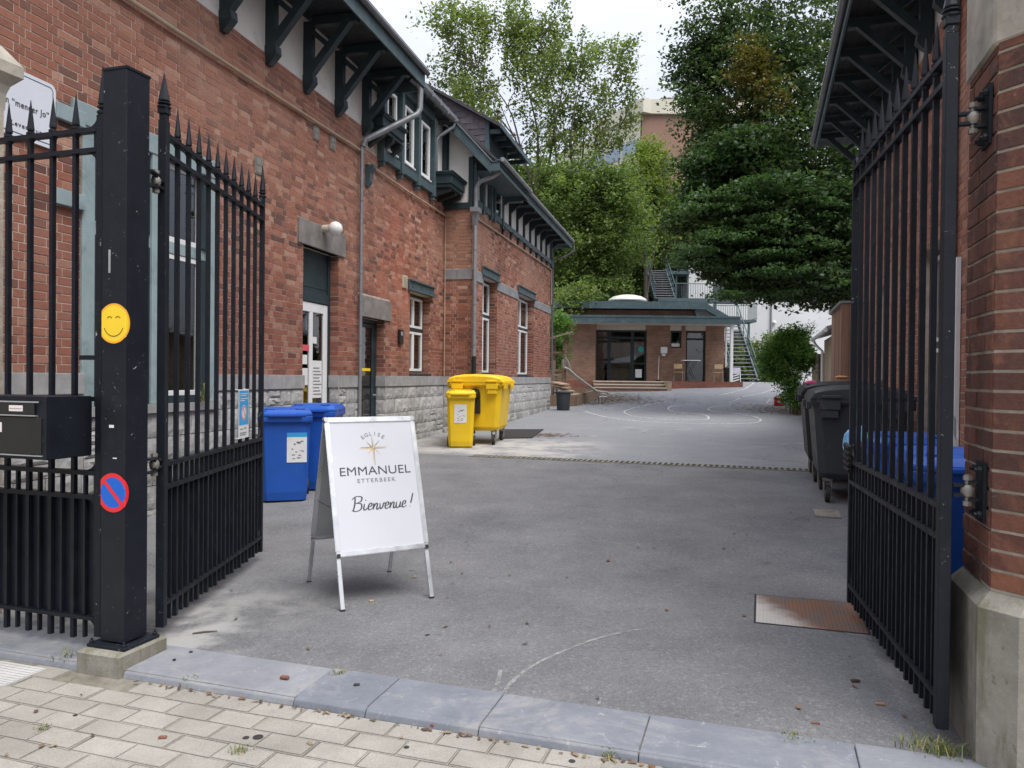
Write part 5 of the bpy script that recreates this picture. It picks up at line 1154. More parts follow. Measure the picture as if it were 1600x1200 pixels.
for i, ch in enumerate('EGLISE'):
    a = R((i - 2.5) * 15.5); rr_ = .115; T = onp(cx + .005 + rr_ * math.sin(a), -PH * .262 + rr_ * math.cos(a) + .012) @ Matrix.Rotation(-a, 4, 'Z'); text('lettering', ch, .037, T, M['ink_l'], ab, 0, 1.1, .0005, 1)
g = MB(F2); SX, SZ = cx, -PH * .232
g.add([], [])
def ray(g, a, r0, r1, w0, w1):
    c, s = math.cos(R(a)), math.sin(R(a)); g.add([(SX + c * r0 - s * w0, -.0088, SZ + s * r0 + c * w0), (SX + c * r1 - s * w1, -.0088, SZ + s * r1 + c * w1), (SX + c * r1 + s * w1, -.0088, SZ + s * r1 - c * w1), (SX + c * r0 + s * w0, -.0088, SZ + s * r0 - c * w0)], [(0, 1, 2, 3)])
cols = {'gold': [], 'teal_i': [], 'org_i': [], 'ink_l': []}
def rays(mat, L_):
    g = MB(F2)
    for dx_, a, r0, r1 in L_:
        c, s = math.cos(R(a)), math.sin(R(a)); ox_, oz_ = -s * dx_, c * dx_; w = .0032
        g.add([(SX + ox_ + c * r0 - s * w, -.0088, SZ + oz_ + s * r0 + c * w), (SX + ox_ + c * r1 - s * w * .4, -.0088, SZ + oz_ + s * r1 + c * w * .4), (SX + ox_ + c * r1 + s * w * .4, -.0088, SZ + oz_ + s * r1 - c * w * .4), (SX + ox_ + c * r0 + s * w, -.0088, SZ + oz_ + s * r0 - c * w)], [(0, 1, 2, 3)])
    g.build('star_mark', M[mat], ab)
rays('gold', [(.004, 0, .004, .102), (.004, 180, .004, .100), (-.004, 90, .004, .070), (-.004, 270, .004, .118), (0, 45, .012, .066)])
rays('ink_l', [(-.004, 0, .004, .092), (-.004, 180, .004, .090), (.004, 90, .004, .078), (.004, 270, .004, .124)])
rays('teal_i', [(.0, 45, .02, .070), (.004, 135, .012, .050)]); rays('org_i', [(0, 135, .012, .066), (0, 315, .012, .066), (0, 225, .012, .060)])
# hand-brushed script: strokes as ribbons whose width follows a slanted pen
def script(word_strokes, x0, z0, h, mat, name='lettering'):
    g = MB(F2)
    for st_ in word_strokes:
        pts = spline([Vector((x, 0, z)) for x, z in st_], 6); vs = []
        for i, p in enumerate(pts):
            tg = (pts[min(i + 1, len(pts) - 1)] - pts[max(i - 1, 0)]); tg = tg.normalized() if tg.length > 1e-6 else Vector((1, 0, 0))
            wv = (.028 + .026 * abs(tg.z)) ; wv *= min(1, .5 + 3 * min(i, len(pts) - 1 - i) / len(pts)) if len(pts) > 3 else 1
            m = Vector((-tg.z, 0, tg.x)) * wv
            for q in (p - m, p + m): vs.append((x0 + (q.x * 1.08 + .25 * q.z) * h, -.0088, z0 + q.z * h))
        g.add(vs, [(2 * i, 2 * i + 2, 2 * i + 3, 2 * i + 1) for i in range(len(pts) - 1)])
    g.build(name, mat, ab)
def bienvenue():
    S = []; 
    S.append([(.05, 1.0), (.10, .5), (.06, .0)]); S.append([(-.15, .85), (.1, 1.05), (.5, 1.0), (.5, .7), (.15, .55)]); S.append([(.15, .55), (.55, .5), (.58, .12), (.25, -.02), (-.05, .08)])
    x = .78
    S.append([(x, .50), (x, .12), (x + .12, .03), (x + .24, .18)]); S.append([(x + .03, .72), (x + .06, .78)]); x += .30
    def e(x): S.append([(x, .22), (x + .2, .30), (x + .22, .48), (x + .08, .48), (x, .2), (x + .12, .02), (x + .34, .16)])
    def n(x): S.append([(x, .48), (x + .02, .02)]); S.append([(x + .02, .1), (x + .14, .44), (x + .26, .42), (x + .26, .08), (x + .34, .02), (x + .42, .16)])
    def v(x): S.append([(x, .46), (x + .08, .05), (x + .22, .15), (x + .28, .46), (x + .42, .36)])
    def u(x): S.append([(x, .48), (x + .02, .1), (x + .14, .02), (x + .27, .2), (x + .30, .48)]); S.append([(x + .30, .48), (x + .29, .1), (x + .42, .10)])
    e(x); x += .36; n(x); x += .44; v(x); x += .40; e(x); x += .36; n(x); x += .44; u(x); x += .44; e(x)
    x += .62; S.append([(x + .08, 1.05), (x + .04, .6), (x, .28)]); S.append([(x - .03, .04), (x - .02, .08)])
    return S
script(bienvenue(), HW * .21, -PH * .69, .092, M['ink'])

# ------------------------------------------------------------------ wheelie bins
def wheelie(name, label, mat, W, Hh=1.06, wd=.57, dp=.70, sticker=True, cat='wheelie bin', top='skyblue', group=None):
    r = thing(name, label, cat, W, group); F = W
    def ring(w0, w1, y0, y1, z, c=.05): return [(w0 + c, y0, z), (w1 - c, y0, z), (w1, y0 + c, z), (w1, y1, z), (w0, y1, z), (w0, y0 + c, z)]
    h = wd / 2; g = MB(F)
    g.loft([ring(-h * .80, h * .80, .02, dp * .76, .02), ring(-h * .83, h * .83, .0, dp * .80, .12), ring(-h * .93, h * .93, -.05, dp * .9, Hh - .14), ring(-h * .94, h * .94, -.055, dp * .9, Hh - .12)])
    g.build('body', mat, r, bevel=.004)
    g = MB(F); g.loft([ring(-h * .98, h * .98, -.085, dp * .93, Hh - .15), ring(-h, h, -.09, dp * .95, Hh - .13), ring(-h, h, -.09, dp * .95, Hh - .085)]); g.build('rim', mat, r, bevel=.004)
    g = MB(F)
    def lr(k, y0, y1, z): return ring(-h * k, h * k, y0, y1, z, .07)
    g.loft([lr(1.0, -.095, dp * .95, Hh - .083), lr(1.0, -.095, dp * .95, Hh - .055), lr(.93, -.06, dp * .93, Hh - .03), lr(.9, -.04, dp * .90, Hh - .012), lr(.60, .05, dp * .78, Hh + .004)])
    g.box(-h * .62, h * .62, -.125, -.09, Hh - .085, Hh - .062)
    g.build('lid', mat, r, bevel=.005, seg=2)
    g = MB(F)
    for x in (-h * .55, h * .55): g.box(x - .05, x + .05, -.03, .05, Hh - .012, Hh + .008)
    g.build_each('lid_grip', mat, r, bevel=.004)
    g = MB(F); y = dp + .06; g.tube([(-h * .75, dp * .9, Hh - .10), (-h * .75, y, Hh - .06), (h * .75, y, Hh - .06), (h * .75, dp * .9, Hh - .10)], .016, 8); g.build('handle', mat, r, smooth=True)
    for x in (-h * .86, h * .86):
        g = MB(F); g.tube([(x - .028, dp * .82, .10), (x + .028, dp * .82, .10)], .10, 18); wv = g.build('wheel', M['rubber'], r, smooth=True)
        g = MB(F); g.tube([(x - .030, dp * .82, .10), (x + .030, dp * .82, .10)], .05, 12); g.build('hub', M['blk'], wv)
    if sticker:
        sl_ = lambda z: -.0 - .05 * (z - .12) / (Hh - .26) - .004
        g = MB(F); a0, a1, za, zb = (.02, h * .80, .46, .80) if sticker == 'r' else (-h * .42, h * .42, .46, .80)
        def q(x0, x1, za, zb, k): return [(x0, sl_(za) - k, za), (x1, sl_(za) - k, za), (x1, sl_(zb) - k, zb), (x0, sl_(zb) - k, zb)]
        g.add(q(a0, a1, za, zb, 0), [(0, 1, 2, 3)]); g.build('sticker', M['paper'], r)
        if top: g = MB(F); g.add(q(a0, a1, zb - .05, zb, .0008), [(0, 1, 2, 3)]); g.build('sticker_band', M[top], r)
        g = MB(F); r3 = random.Random(3)
        for k in range(16):
            x = r3.uniform(a0 + .015, a1 - .05); z = r3.uniform(za + .03, zb - .10); g.add(q(x, x + r3.uniform(.008, .035), z, z + r3.uniform(.005, .02), .0008), [(0, 1, 2, 3)])
        g.build('pictograms', M['ink_l'], r)
    return r
def place(px, py, F3): p = pg(px, py); return Matrix.Translation(p) @ F3
RL = basis((0, 0, 0), nR)                    # bins square to the left wall, fronts to the street
def rotd(a): return Matrix.Rotation(R(a), 4, 'Z')
wheelie('wheelie_bin', 'blue wheelie bin nearest the open left gate leaf, sticker on its front', M['blue'], place(446, 786, rotd(17)), 1.07, .60, .70, 'r', group='blue wheelie bins along the left wall')
wheelie('wheelie_bin', 'blue wheelie bin half hidden behind the other one near the white door', M['blue'], place(488, 768, rotd(2)), 1.07, .58, .70, None, group='blue wheelie bins along the left wall')
wheelie('wheelie_bin', 'small yellow wheelie bin with white sticker in front of the big yellow container', M['yellow'], place(720, 700, rotd(1)), 1.06, .54, .55, 'c', top=None)
wheelie('wheelie_bin', 'blue wheelie bin squeezed between the right gate leaf and the brick pier', M['blue'], Matrix.Translation(sf(1.04, 4.46)) @ rotd(-18), 1.12, .60, .70, None, group='blue bins behind the right gate leaf')
wheelie('wheelie_bin', 'blue wheelie bin with pale blue lid further along behind the right gate leaf', M['blue'], Matrix.Translation(sf(1.13, 6.75)) @ rotd(-20), 1.04, .58, .70, None, group='blue bins behind the right gate leaf')
def container(label, mat, W, dirty=None):    # 1100 litre container, short end to -y, long side along y
    r = thing('waste_container', label, 'waste container', W); F = W; hw, ln = .54, 1.30
    def ring(w, y0, y1, z, c=.07): return [(-w + c, y0, z), (w - c, y0, z), (w, y0 + c, z), (w, y1 - c, z), (w - c, y1, z), (-w + c, y1, z), (-w, y1 - c, z), (-w, y0 + c, z)]
    g = MB(F); g.loft([ring(hw * .74, .14, ln - .14, .27), ring(hw * .80, .08, ln - .08, .34), ring(hw * .92, .02, ln - .02, 1.10), ring(hw * .93, .015, ln - .015, 1.14)]); g.build('body', mat, r, bevel=.006, seg=2)
    g = MB(F); g.loft([ring(hw * .97, -.03, ln + .03, 1.12), ring(hw, -.05, ln + .05, 1.15), ring(hw, -.05, ln + .05, 1.20)])
    g.build('rim', mat, r, bevel=.005)
    g = MB(F)
    for x in (-hw * .62, hw * .62): g.box(x - .11, x + .11, -.075, -.04, 1.07, 1.17); g.box(x - .09, x + .09, -.06, .03, .98, 1.07)
    for y in (.25, ln - .25):
        for sx_ in (-1, 1): g.box(*sorted((sx_ * hw * .96, sx_ * (hw + .03))), y - .1, y + .1, 1.07, 1.16)
    g.build_each('rim_pocket', mat, r, bevel=.006)
    g = MB(F); vs = []; n = 9                # barrel lid
    rings = []
    for i in range(n):
        a = math.pi * i / (n - 1); x = -math.cos(a) * hw * 1.0; z = 1.20 + .15 * math.sin(a) ** .7; rings.append((x, z))
    prof = rings + [(hw * 1.0, 1.195), (-hw * 1.0, 1.195)]
    g.loft([[(x * .99, -.06, 1.20 + (z - 1.20) * .72) for x, z in prof], [(x, -.02, z) for x, z in prof], [(x, ln + .02, z) for x, z in prof], [(x * .99, ln + .06, 1.20 + (z - 1.20) * .72) for x, z in prof]]); g.build('lid', mat, r, bevel=.006, seg=2)
    g = MB(F)
    for x in (-hw * .6, hw * .6): g.box(x - .1, x + .1, -.085, -.05, 1.20, 1.235)
    for k in range(4): g.box(hw * .98, hw + .045, .15 + k * .31, .24 + k * .31, 1.17, 1.23)
    g.build('lid_handle', mat, r, bevel=.006)
    g = MB(F); g.tube([(0, -.10, .98), (0, .05, .98)], .075, 16); g.tube([(0, -.06, .98), (0, .03, .98)], .10, 16); g.box(-.10, .10, -.012, .05, .60, .95); g.tube([(0, -.05, .66), (0, .06, .66)], .05, 12); g.build('trunnion', M['blk'], r, smooth=True)
    for x in (-hw * .62, hw * .62):
        for y in (.20, ln - .20):
            g = MB(F); g.tube([(x - .024, y - .03, .10), (x + .024, y - .03, .10)], .10, 20); wv = g.build('castor', M['rubber'], r, smooth=True)
            g = MB(F); g.box(x - .045, x - .034, y - .06, y + .05, .08, .27); g.box(x + .034, x + .045, y - .06, y + .05, .08, .27); g.box(x - .05, x + .05, y - .06, y + .06, .25, .28); g.tube([(x - .046, y - .03, .10), (x + .046, y - .03, .10)], .016, 8); g.tube([(x - .03, y - .03, .10), (x + .03, y - .03, .10)], .045, 12); g.build('fork', M['galv'], wv)
    return r
yc = pg(741, 693)
container('big yellow four-wheeled container with dented sides against the left wall', M['yellow'], Matrix.Translation(Vector((-.70, 14.55, gz(-.7, 14.5)))) @ rotd(-9))
container('nearer dark grey four-wheeled container behind the right gate leaf', M['dgrey'], Matrix.Translation(sf(1.07, 9.35)) @ rotd(-18))
container('further black four-wheeled container with pink and orange scraps on its lid', M['blk'], Matrix.Translation(sf(1.04, 10.85)) @ rotd(-18))
def crumple(name, label, cat, c, r_, mat, seed, sq_=(1, 1, 1)):
    bm = bmesh.new(); bmesh.ops.create_icosphere(bm, subdivisions=3, radius=1); rr_ = random.Random(seed)
    ds = [Vector((rr_.gauss(0, 1), rr_.gauss(0, 1), rr_.gauss(0, 1))).normalized() for _ in range(22)]
    for v in bm.verts:
        k = 1 + .28 * sum(abs(math.sin(4 * v.co.dot(q) + i)) for i, q in enumerate(ds[:5])) / 5 - .2 * max(0, max(v.co.dot(q) for q in ds[5:]) - .82) * 5
        v.co = Vector((v.co.x * k * sq_[0], v.co.y * k * sq_[1], v.co.z * k * sq_[2])) * r_
    me = bpy.data.meshes.new(name); bm.to_mesh(me); bm.free(); me.materials.append(mat); o = mk(name, me, None, Matrix.Translation(c)); tag(o, label, cat); return o
bagm = simple('light_blue_bag', (.22, .50, .80), .35, .25, 14, .5, 30, spec=.5)
crumple('plastic_bag', 'crumpled light blue plastic bag hanging behind the end of the right gate leaf', 'bag', Vector((2.98, 6.60, .93)), .135, bagm, 4, (.75, .75, 1.25))
pk = simple('pink_scrap', (.62, .10, .22), .5, .2, 5, .2)
crumple('rag', 'pink scrap of rubbish poking from the lid of the further black container', 'rubbish', sf(.62, 10.95, 1.46), .055, pk, 6, (1.3, 1, .6))
crumple('paper_scrap', 'orange scrap lying on top of the further black container', 'rubbish', sf(1.0, 10.95, 1.54), .05, simple('orange_scrap', (.7, .33, .16), .6, .1), 8, (1.6, 1, .4))
# ------------------------------------------------------------------ pavilion at the back of the yard
YP = 37.5; zt = 1.36
def PX(px): return (px - 800) / 1200 * YP
def PF(py, Y=36.2): return CAMH + (591 - py) * Y / 1200
def PZ(py, px=1000): return CAMH + (589 + (px - 800) * .01 - py) * YP / 1200
M['pbrick'] = wallbrick_mat('brown_yard_brick', ((.24, .13, .088), (.31, .175, .118)), (.27, .22, .18)); M['pbrick2'] = wallbrick_mat('red_brown_brick', ((.20, .07, .05), (.26, .095, .065)), (.16, .11, .09))
pv = thing('pavilion', 'low flat-roofed brown brick pavilion with green roof edge at the end of the yard', 'building', Matrix.Translation((6, YP, zt)))
ops = [(PX(931), PX(1010), zt - .1, PZ(516)), (PX(1047), PX(1064), PZ(543), PZ(516)), (PX(1071), PX(1102), zt - .1, PZ(516.5))]
FP = Matrix.Translation((0, YP, 0))
g = MB(FP); slab(g, PX(868), PX(1131), .4, PZ(516), ops, 0, .3); g.box(PX(868), PX(868) + .3, .3, 9, .4, PZ(508)); g.box(PX(1131) - .3, PX(1131), .3, 9, .4, PZ(508)); g.build('wall', M['pbrick'], pv)
for a, b in ((868, 929), (1008, 1046), (1064, 1070), (1102, 1131)): g = MB(FP); g.box(PX(a) + .01, PX(b), -.02 if a != 868 else -.5, .29, PZ(516) + .001, PZ(505)); g.build('wall_top', M['pbrick'], pv)
g = MB(FP); g.box(PX(868) + .01, PX(928), -.5, -.001, .4, PZ(516)); g.build('front_pier', M['pbrick'], pv)
cre = simple('cream_board', (.52, .46, .40), .8, .1, 4, .1)
g = MB(FP); g.box(PX(929), PX(1008), .01, .2, PZ(516), PZ(506)); g.box(PX(1046), PX(1064), .01, .2, PZ(516) + .002, PZ(506)); g.box(PX(1070), PX(1102), .01, .2, PZ(516) + .002, PZ(506)); g.box(PX(866), PX(1139), -1.25, .0, PF(505.3), PF(505)); g.build('cream_panel', cre, pv)
g = MB(FP); g.box(PX(862), PX(1143), -1.35, -1.25, PF(505), PF(493.5)); g.box(PX(1143) - .1, PX(1143), -1.25, 9, PF(505), PF(493.5)); g.box(PX(862), PX(1143), -1.37, -1.25, PF(496), PF(493)); g.build('fascia', M['teal_l'], pv)
g = MB(FP); g.box(PX(862), PX(1143) - .1, -1.25, 9.2, PF(504), PF(494)); g.build('flat_roof', M['roof'], pv)
g = MB(FP); g.box(PX(872), PX(1092), .9, 7.5, PZ(495), PZ(482)); g.build('upper_wall', M['pbrick'], pv)
g = MB(FP); g.box(PX(866), PX(1103), .3, .42, PZ(481.5), PZ(470)); g.box(PX(866), PX(1103), .42, 8, PZ(479), PZ(470.5)); g.build('upper_fascia', M['teal_l'], pv)
g = MB(FP); a, b = PX(1092), PX(1136); g.prism([(a, PZ(482)), (a + .1, PZ(495)), (b, PZ(495)), (PX(1103), PZ(475))], .95, 7, 'y'); g.build('side_upstand', M['white'], pv)
g = MB(FP); g.bar((PX(1100), .5, PZ(474)), (PX(1141), .5, PZ(497)), .25, .30); g.bar((PX(1100), 4, PZ(474)), (PX(1141), 4, PZ(497)), 6.8, .10); g.build('sloping_edge', M['teal_l'], pv)
g = MB(FP); g.prism([(PX(1089), PZ(482)), (PX(1094), PZ(482)), (PX(1100), PZ(494)), (PX(1094), PZ(494))], .7, .85); g.build('green_bracket', M['teal_p'], pv)
g = MB(FP); g.lathe([(1.0, .0), (1.02, .06), (.98, .13), (.75, .26), (.4, .34), (.002, .37)], (PX(978) + .5, 3.2, PZ(470.5) + .28), 24); g.build('skylight_dome', simple('milky_skylight', (.68, .66, .60), .3, .05), pv, smooth=True)
g = MB(FP); g.box(PX(995), PX(999), -.9, -.7, PZ(509), PZ(506)); g.build('soffit_lamp', M['alu_m'], pv)
g = MB(FP); g.box(PX(1130), PX(1134), -1.2, -1.05, zt, PZ(505)); g.box(PX(1133), PX(1135), .0, .1, zt, PZ(505)); g.build('white_post', M['white'], pv)
def frame(o, xsp, zsp, parent, name='window', y=.12):
    s0, s1, z0, z1 = o; g = MB(FP); f = .09
    g.box(s0, s0 + f, y, y + .08, z0, z1); g.box(s1 - f, s1, y, y + .08, z0, z1); g.box(s0 + f, s1 - f, y, y + .08, z1 - f, z1); g.box(s0 + f, s1 - f, y, y + .08, z0, z0 + f)
    for x, w_ in xsp: g.box(x - w_ / 2, x + w_ / 2, y - .005, y + .08, z0 + f, z1 - f)
    for z, w_ in zsp: g.box(s0 + f, s1 - f, y - .002, y + .078, z - w_ / 2, z + w_ / 2)
    wn = g.build(name, M['dark'], parent)
    xs_ = [s0 + f] + [v for x, w_ in xsp for v in (x - w_ / 2, x + w_ / 2)] + [s1 - f]; zs_ = [z0 + f] + [v for z, w_ in zsp for v in (z - w_ / 2, z + w_ / 2)] + [z1 - f]
    for i in range(0, len(xs_), 2):
        for j in range(0, len(zs_), 2):
            g = MB(FP); g.box(xs_[i], xs_[i + 1], y + .03, y + .035, zs_[j], zs_[j + 1]); g.build('pane', M['glass'], wn)
    return wn
frame(ops[0], [(PX(951.5), .16), (PX(988), .17)], [(PZ(568), .07), (PZ(528), .11)], pv)
frame(ops[1], [], [], pv); frame(ops[2], [], [(PZ(529), .1)], pv, 'door')
interior(FP, PX(931), PX(1010), zt, PZ(516), 2.5, pv, 'curtain'); interior(FP, PX(1047), PX(1064), PZ(543), PZ(516), 1.0, pv); interior(FP, PX(1071), PX(1102), zt, PZ(517), 1.4, pv)
g = MB(FP); g.box(PX(1049), PX(1062), .10, .112, PZ(541), PZ(536)); g.box(PX(993), PX(1003), .10, .112, PZ(590), PZ(577)); g.build('paper_on_glass', M['paper'], pv)
g = MB(FP); g.lathe([(0, 0), (.14, 0), (.14, .01), (0, .01)], n=12, T=Matrix.Translation((PX(1001), .10, PZ(546))) @ Matrix.Rotation(R(90), 4, 'X')); g.build('blue_green_sticker', simple('turquoise', (.02, .30, .26), .5), pv)
g = MB(FP); g.box(PX(943), PX(955), .8, 1.1, zt, PZ(575)); g.box(PX(960), PX(976), 1.2, 1.3, PZ(560), PZ(538)); g.box(PX(965), PX(985), .9, 1.3, PZ(575), PZ(573)); g.build('furniture_inside', M['interior'], pv)
g = MB(FP); g.box(PX(1031), PX(1041), -.18, -.001, PZ(552), PZ(542)); g.box(PX(1033), PX(1038.5), -.12, -.001, PZ(556), PZ(552.5)); g.build('meter_box', M['paper'], pv, bevel=.01)
# terrace, steps, retaining wall
tr = thing('terrace', 'brick-edged terrace with three long steps in front of the pavilion', 'terrace', Matrix.Translation((6, 36.5, .9)))
g = MB(); g.box(PX(878), 10.75, 36.35, YP, .3, zt); g.build('floor_slab', M['conc'], tr)
g = MB(); g.box(PX(1036) - .1, 10.9, 36.25, 36.35, .3, zt + .01); g.build('retaining_wall', M['pbrick2'], tr)
g = MB(); g.box(PX(880), PX(922), 36.25, 36.35, .3, zt + .01); g.build('retaining_wall', M['pbrick2'], tr)
for k in range(3):
    g = MB(); g.box(PX(922), PX(1035) - .15, 35.45 + .3 * k, 36.35, .5, .93 + .145 * (k + 1) - .045); st_ = g.build('step', M['pbrick'], tr)
    g = MB(); g.box(PX(922), PX(1035) - .15, 35.41 + .3 * k, 35.76 + .3 * k if k < 2 else 36.35, .93 + .145 * (k + 1) - .045, .93 + .145 * (k + 1)); g.build('tread', cre, st_)
g = MB(); g.box(PX(1034) - .16, PX(1034) + .05, 35.4, 36.25, .5, zt + .02); g.build('end_pillar', simple('buff_pillar', (.34, .26, .18), .85, .2, 5, .3), tr)
# things on the terrace
wood_l = simple('pale_beech_ply', (.58, .40, .22), .5, .12, 6, .08)
def chair(name, label, W, face=0):
    r = thing(name, label, 'chair', W, 'school chairs on the terrace'); F = W
    g = MB(F); g.box(-.21, .21, -.2, .2, .44, .46); g.build('seat', wood_l, r, bevel=.005)
    g = MB(F); g.loft([[(-.2, .17, .62), (0, .20, .62), (.2, .17, .62), (.2, .19, .62), (0, .22, .62), (-.2, .19, .62)], [(-.2, .20, .84), (0, .24, .84), (.2, .20, .84), (.2, .22, .84), (0, .26, .84), (-.2, .22, .84)]]); g.build('backrest', wood_l, r)
    g = MB(F)
    g.tube([(-.2, .2, .80), (-.2, .16, .44), (-.2, -.18, .43)], .011, 6); g.tube([(.2, .2, .80), (.2, .16, .44), (.2, -.18, .43)], .011, 6); g.build('frame', M['zinc'], r)
    for x in (-.2, .2):
        for y0, y1 in ((-.12, -.2), (.1, .22)): g = MB(F); g.tube([(x, y0, .43), (x * 1.08, y1, .0)], .011, 6); g.build('leg', M['zinc'], r)
    return r
chair('chair', 'school chair with pale wooden seat left of the round-topped table on the terrace', Matrix.Translation((PX(1057), 36.9, zt)) @ rotd(150))
chair('chair', 'school chair with pale wooden backrest right of the door table on the terrace', Matrix.Translation((PX(1114), 36.75, zt)) @ rotd(185))
tb = thing('table', 'narrow folding table with crossed metal legs by the pavilion door', 'table', Matrix.Translation((PX(1074), 36.9, zt)))
xt = PX(1074)
g = MB(); g.box(xt - .42, xt + .42, 36.6, 37.2, zt + 1.0, zt + 1.03); g.build('tabletop', M['paper'], tb, bevel=.005)
for s2 in (-1, 1):
    for y in (36.68, 37.12): g = MB(); g.tube([(xt - .25 * s2, y, zt), (xt + .25 * s2, y, zt + 1.0)], .014, 6); g.build('leg', M['blk'], tb)
bmst = thing('broom', 'broom with long pale handle leaning on the pavilion wall under the meter box', 'broom', Matrix.Translation((PX(1027), 37.3, zt)))
g = MB(); g.tube([(PX(1026.5), 37.2, zt + .03), (PX(1029), 37.45, zt + 1.22)], .014, 6); g.build('handle', M['paper'], bmst); g = MB(); g.box(PX(1026.5) - .12, PX(1026.5) + .12, 37.16, 37.24, zt, zt + .07); g.build('brush_head', M['blk'], bmst)
sb = thing('a_board', 'small silver A-board with black and white poster at the right end of the terrace', 'signboard', Matrix.Translation((PX(1144.5), 36.9, 1.3)))
xb = PX(1144.5) ; zb_ = gz(xb, 36.9)
def lean(g, x0, x1, z0, z1, y0=36.9, k=.22, off=0, th=.02):
    g.loft([[(x0, y0 + (z - zb_) * k - off, z), (x1, y0 + (z - zb_) * k - off, z), (x1, y0 + (z - zb_) * k - off + th, z), (x0, y0 + (z - zb_) * k - off + th, z)] for z in (z0, z1)])
g = MB(); lean(g, xb - .25, xb - .21, zb_, zb_ + .86); lean(g, xb + .21, xb + .25, zb_, zb_ + .86); lean(g, xb - .21, xb + .21, zb_ + .82, zb_ + .86); lean(g, xb - .21, xb + .21, zb_ + .10, zb_ + .14); g.build('frame', M['alu'], sb)
g = MB(); lean(g, xb - .21, xb + .21, zb_ + .14, zb_ + .56, off=-.005); g.build('poster', M['blk'], sb); g = MB(); lean(g, xb - .21, xb + .21, zb_ + .56, zb_ + .82, off=-.005); g.build('poster', simple('pale_mauve_poster', (.45, .43, .52), .5), sb)
g = MB()
for k in range(3): g.bar((xb - .17, 36.9 + (.22 + k * .12) * .22 - .004, zb_ + .2 + k * .12), (xb + .17, 36.9 + (.30 + k * .12) * .22 - .004, zb_ + .30 + k * .12), .003, .055)
g.build('white_shapes', M['paper'], sb)
g = MB(); g.bar((xb - .23, 37.3, zb_), (xb - .23, 37.1, zb_ + .86), .03, .02); g.bar((xb + .23, 37.3, zb_), (xb + .23, 37.1, zb_ + .86), .03, .02); g.build('rear_leg', M['alu'], sb)
def tub(label, P, rad, h, mat, lid=True, n=18):
    r = thing('dustbin', label, 'dustbin', Matrix.Translation(P)); F = WM[r.name]
    g = MB(F); g.lathe([(rad * .80, 0), (rad * .84, .02), (rad * .97, h * .86), (rad * .97, h * .88), (rad * 1.02, h * .885)] if lid else [(rad * .8, 0), (rad, h)], n=n); g.build('body', mat, r, smooth=True)
    if lid:
        g = MB(F); g.lathe([(rad * 1.10, h * .885), (rad * 1.11, h * .90), (rad * 1.11, h * .93), (rad * .95, h * .96), (rad * .4, h * 1.0), (.002, h * 1.0)], n=n); g.build('lid', mat, r, smooth=True)
        g = MB(F); g.box(-rad * 1.22, -rad * 1.05, -.06, .06, h * .84, h * .94); g.box(rad * 1.05, rad * 1.22, -.06, .06, h * .84, h * .94); g.build('handle', mat, r, bevel=.008)
    return r
tub('round dark grey dustbin with lid beside the corner of the brick wing', pg(880.5, 641), .255, .66, M['dgrey'])
tub('round black dustbin beside the small A-board at the pavilion corner', Vector((PX(1132.5), 37.0, gz(PX(1132.5), 37))), .20, .9, M['blk'])
# ------------------------------------------------------------------ slide, climbing hut, sand pit
M['oldwood'] = plank_mat('old_grey_timber', [(.22, .15, .10), (.29, .21, .15), (.34, .27, .20)], True, (5, 5, 20)); M['oldwoodS'] = plank_mat('old_timber_mass', [(.20, .13, .09), (.32, .24, .17)], False, (5, 5, 20))
yS = 29.0; QX = lambda px, Y: (px - 800) / 1200 * Y; QZ = lambda px, py, Y: CAMH + (589 + (px - 800) * .01 - py) * Y / 1200
zg_ = gz(QX(880, yS), yS)
hut = thing('climbing_hut', 'weathered wooden climbing hut with sloping bark roof beside the brick wing', 'play structure', Matrix.Translation((QX(872, 29.5), 29.5, zg_)))
for px, y, top in ((863, 29.0, 563), (880, 29.0, 527), (863, 30.6, 530), (881, 30.6, 527)):
    g = MB(); x = QX(px, y); g.tube([(x, y, gz(x, y) - .1), (x + .06, y, QZ(px, top, y))], .07, 8); g.build('post', M['oldwood'], hut, smooth=True)
for k in range(5):
    g = MB(); y = 28.8 + k * .42; g.bar((QX(856, y) - .4, y, QZ(856, 534, y)), (QX(893, y), y, QZ(893, 519, y)), .40, .06); g.build('roof_board', M['oldwood'], hut)
g = MB(); g.tube([(QX(857, 29), 29.0, QZ(857, 552, 29)), (QX(886, 29), 29.0, QZ(886, 551, 29))], .05, 8); g.bar((QX(879, 29), 28.95, QZ(879, 548, 29)), (QX(887, 29), 28.95, QZ(887, 528, 29)), .07, .07); g.build('cross_rail', M['oldwood'], hut)
for k, py in enumerate((579, 586, 592, 600)):
    g = MB(); g.box(QX(863, 29) , QX(879, 29), 28.96, 29.02, QZ(870, py + 2, 29), QZ(870, py - 2, 29)); g.build('rail_board', M['oldwood'], hut)
g = MB(); g.box(QX(860, 29), QX(881, 29), 29.02, 30.6, QZ(870, 580, 29) - .05, QZ(870, 580, 29)); g.build('deck', M['oldwood'], hut)
for i, (a, b, dzz) in enumerate((((866, 597), (884, 601), 0), ((868, 601), (887, 606), .0), ((874, 606), (893, 612), 0))):
    g = MB(); g.bar((QX(a[0], 28.7), 28.75, QZ(a[0], a[1], 28.7)), (QX(b[0], 28.3), 28.3, QZ(b[0], b[1], 28.3)), .45, .045); tag(g.build('loose_board', simple('pale_sawn_board', (.46, .34, .24), .8, .15, 6, .2) if i == 0 else bpy.data.materials['pale_sawn_board']), ['loose pale board highest on the small heap behind the round dustbin', 'loose pale board in the middle of the heap behind the round dustbin', 'loose pale board lowest on the heap behind the round dustbin'][i], 'board', 'loose boards heaped behind the dustbin')
slm = simple('weathered_slide_metal', (.40, .38, .34), .4, .15, 5, .1, 40, .4)
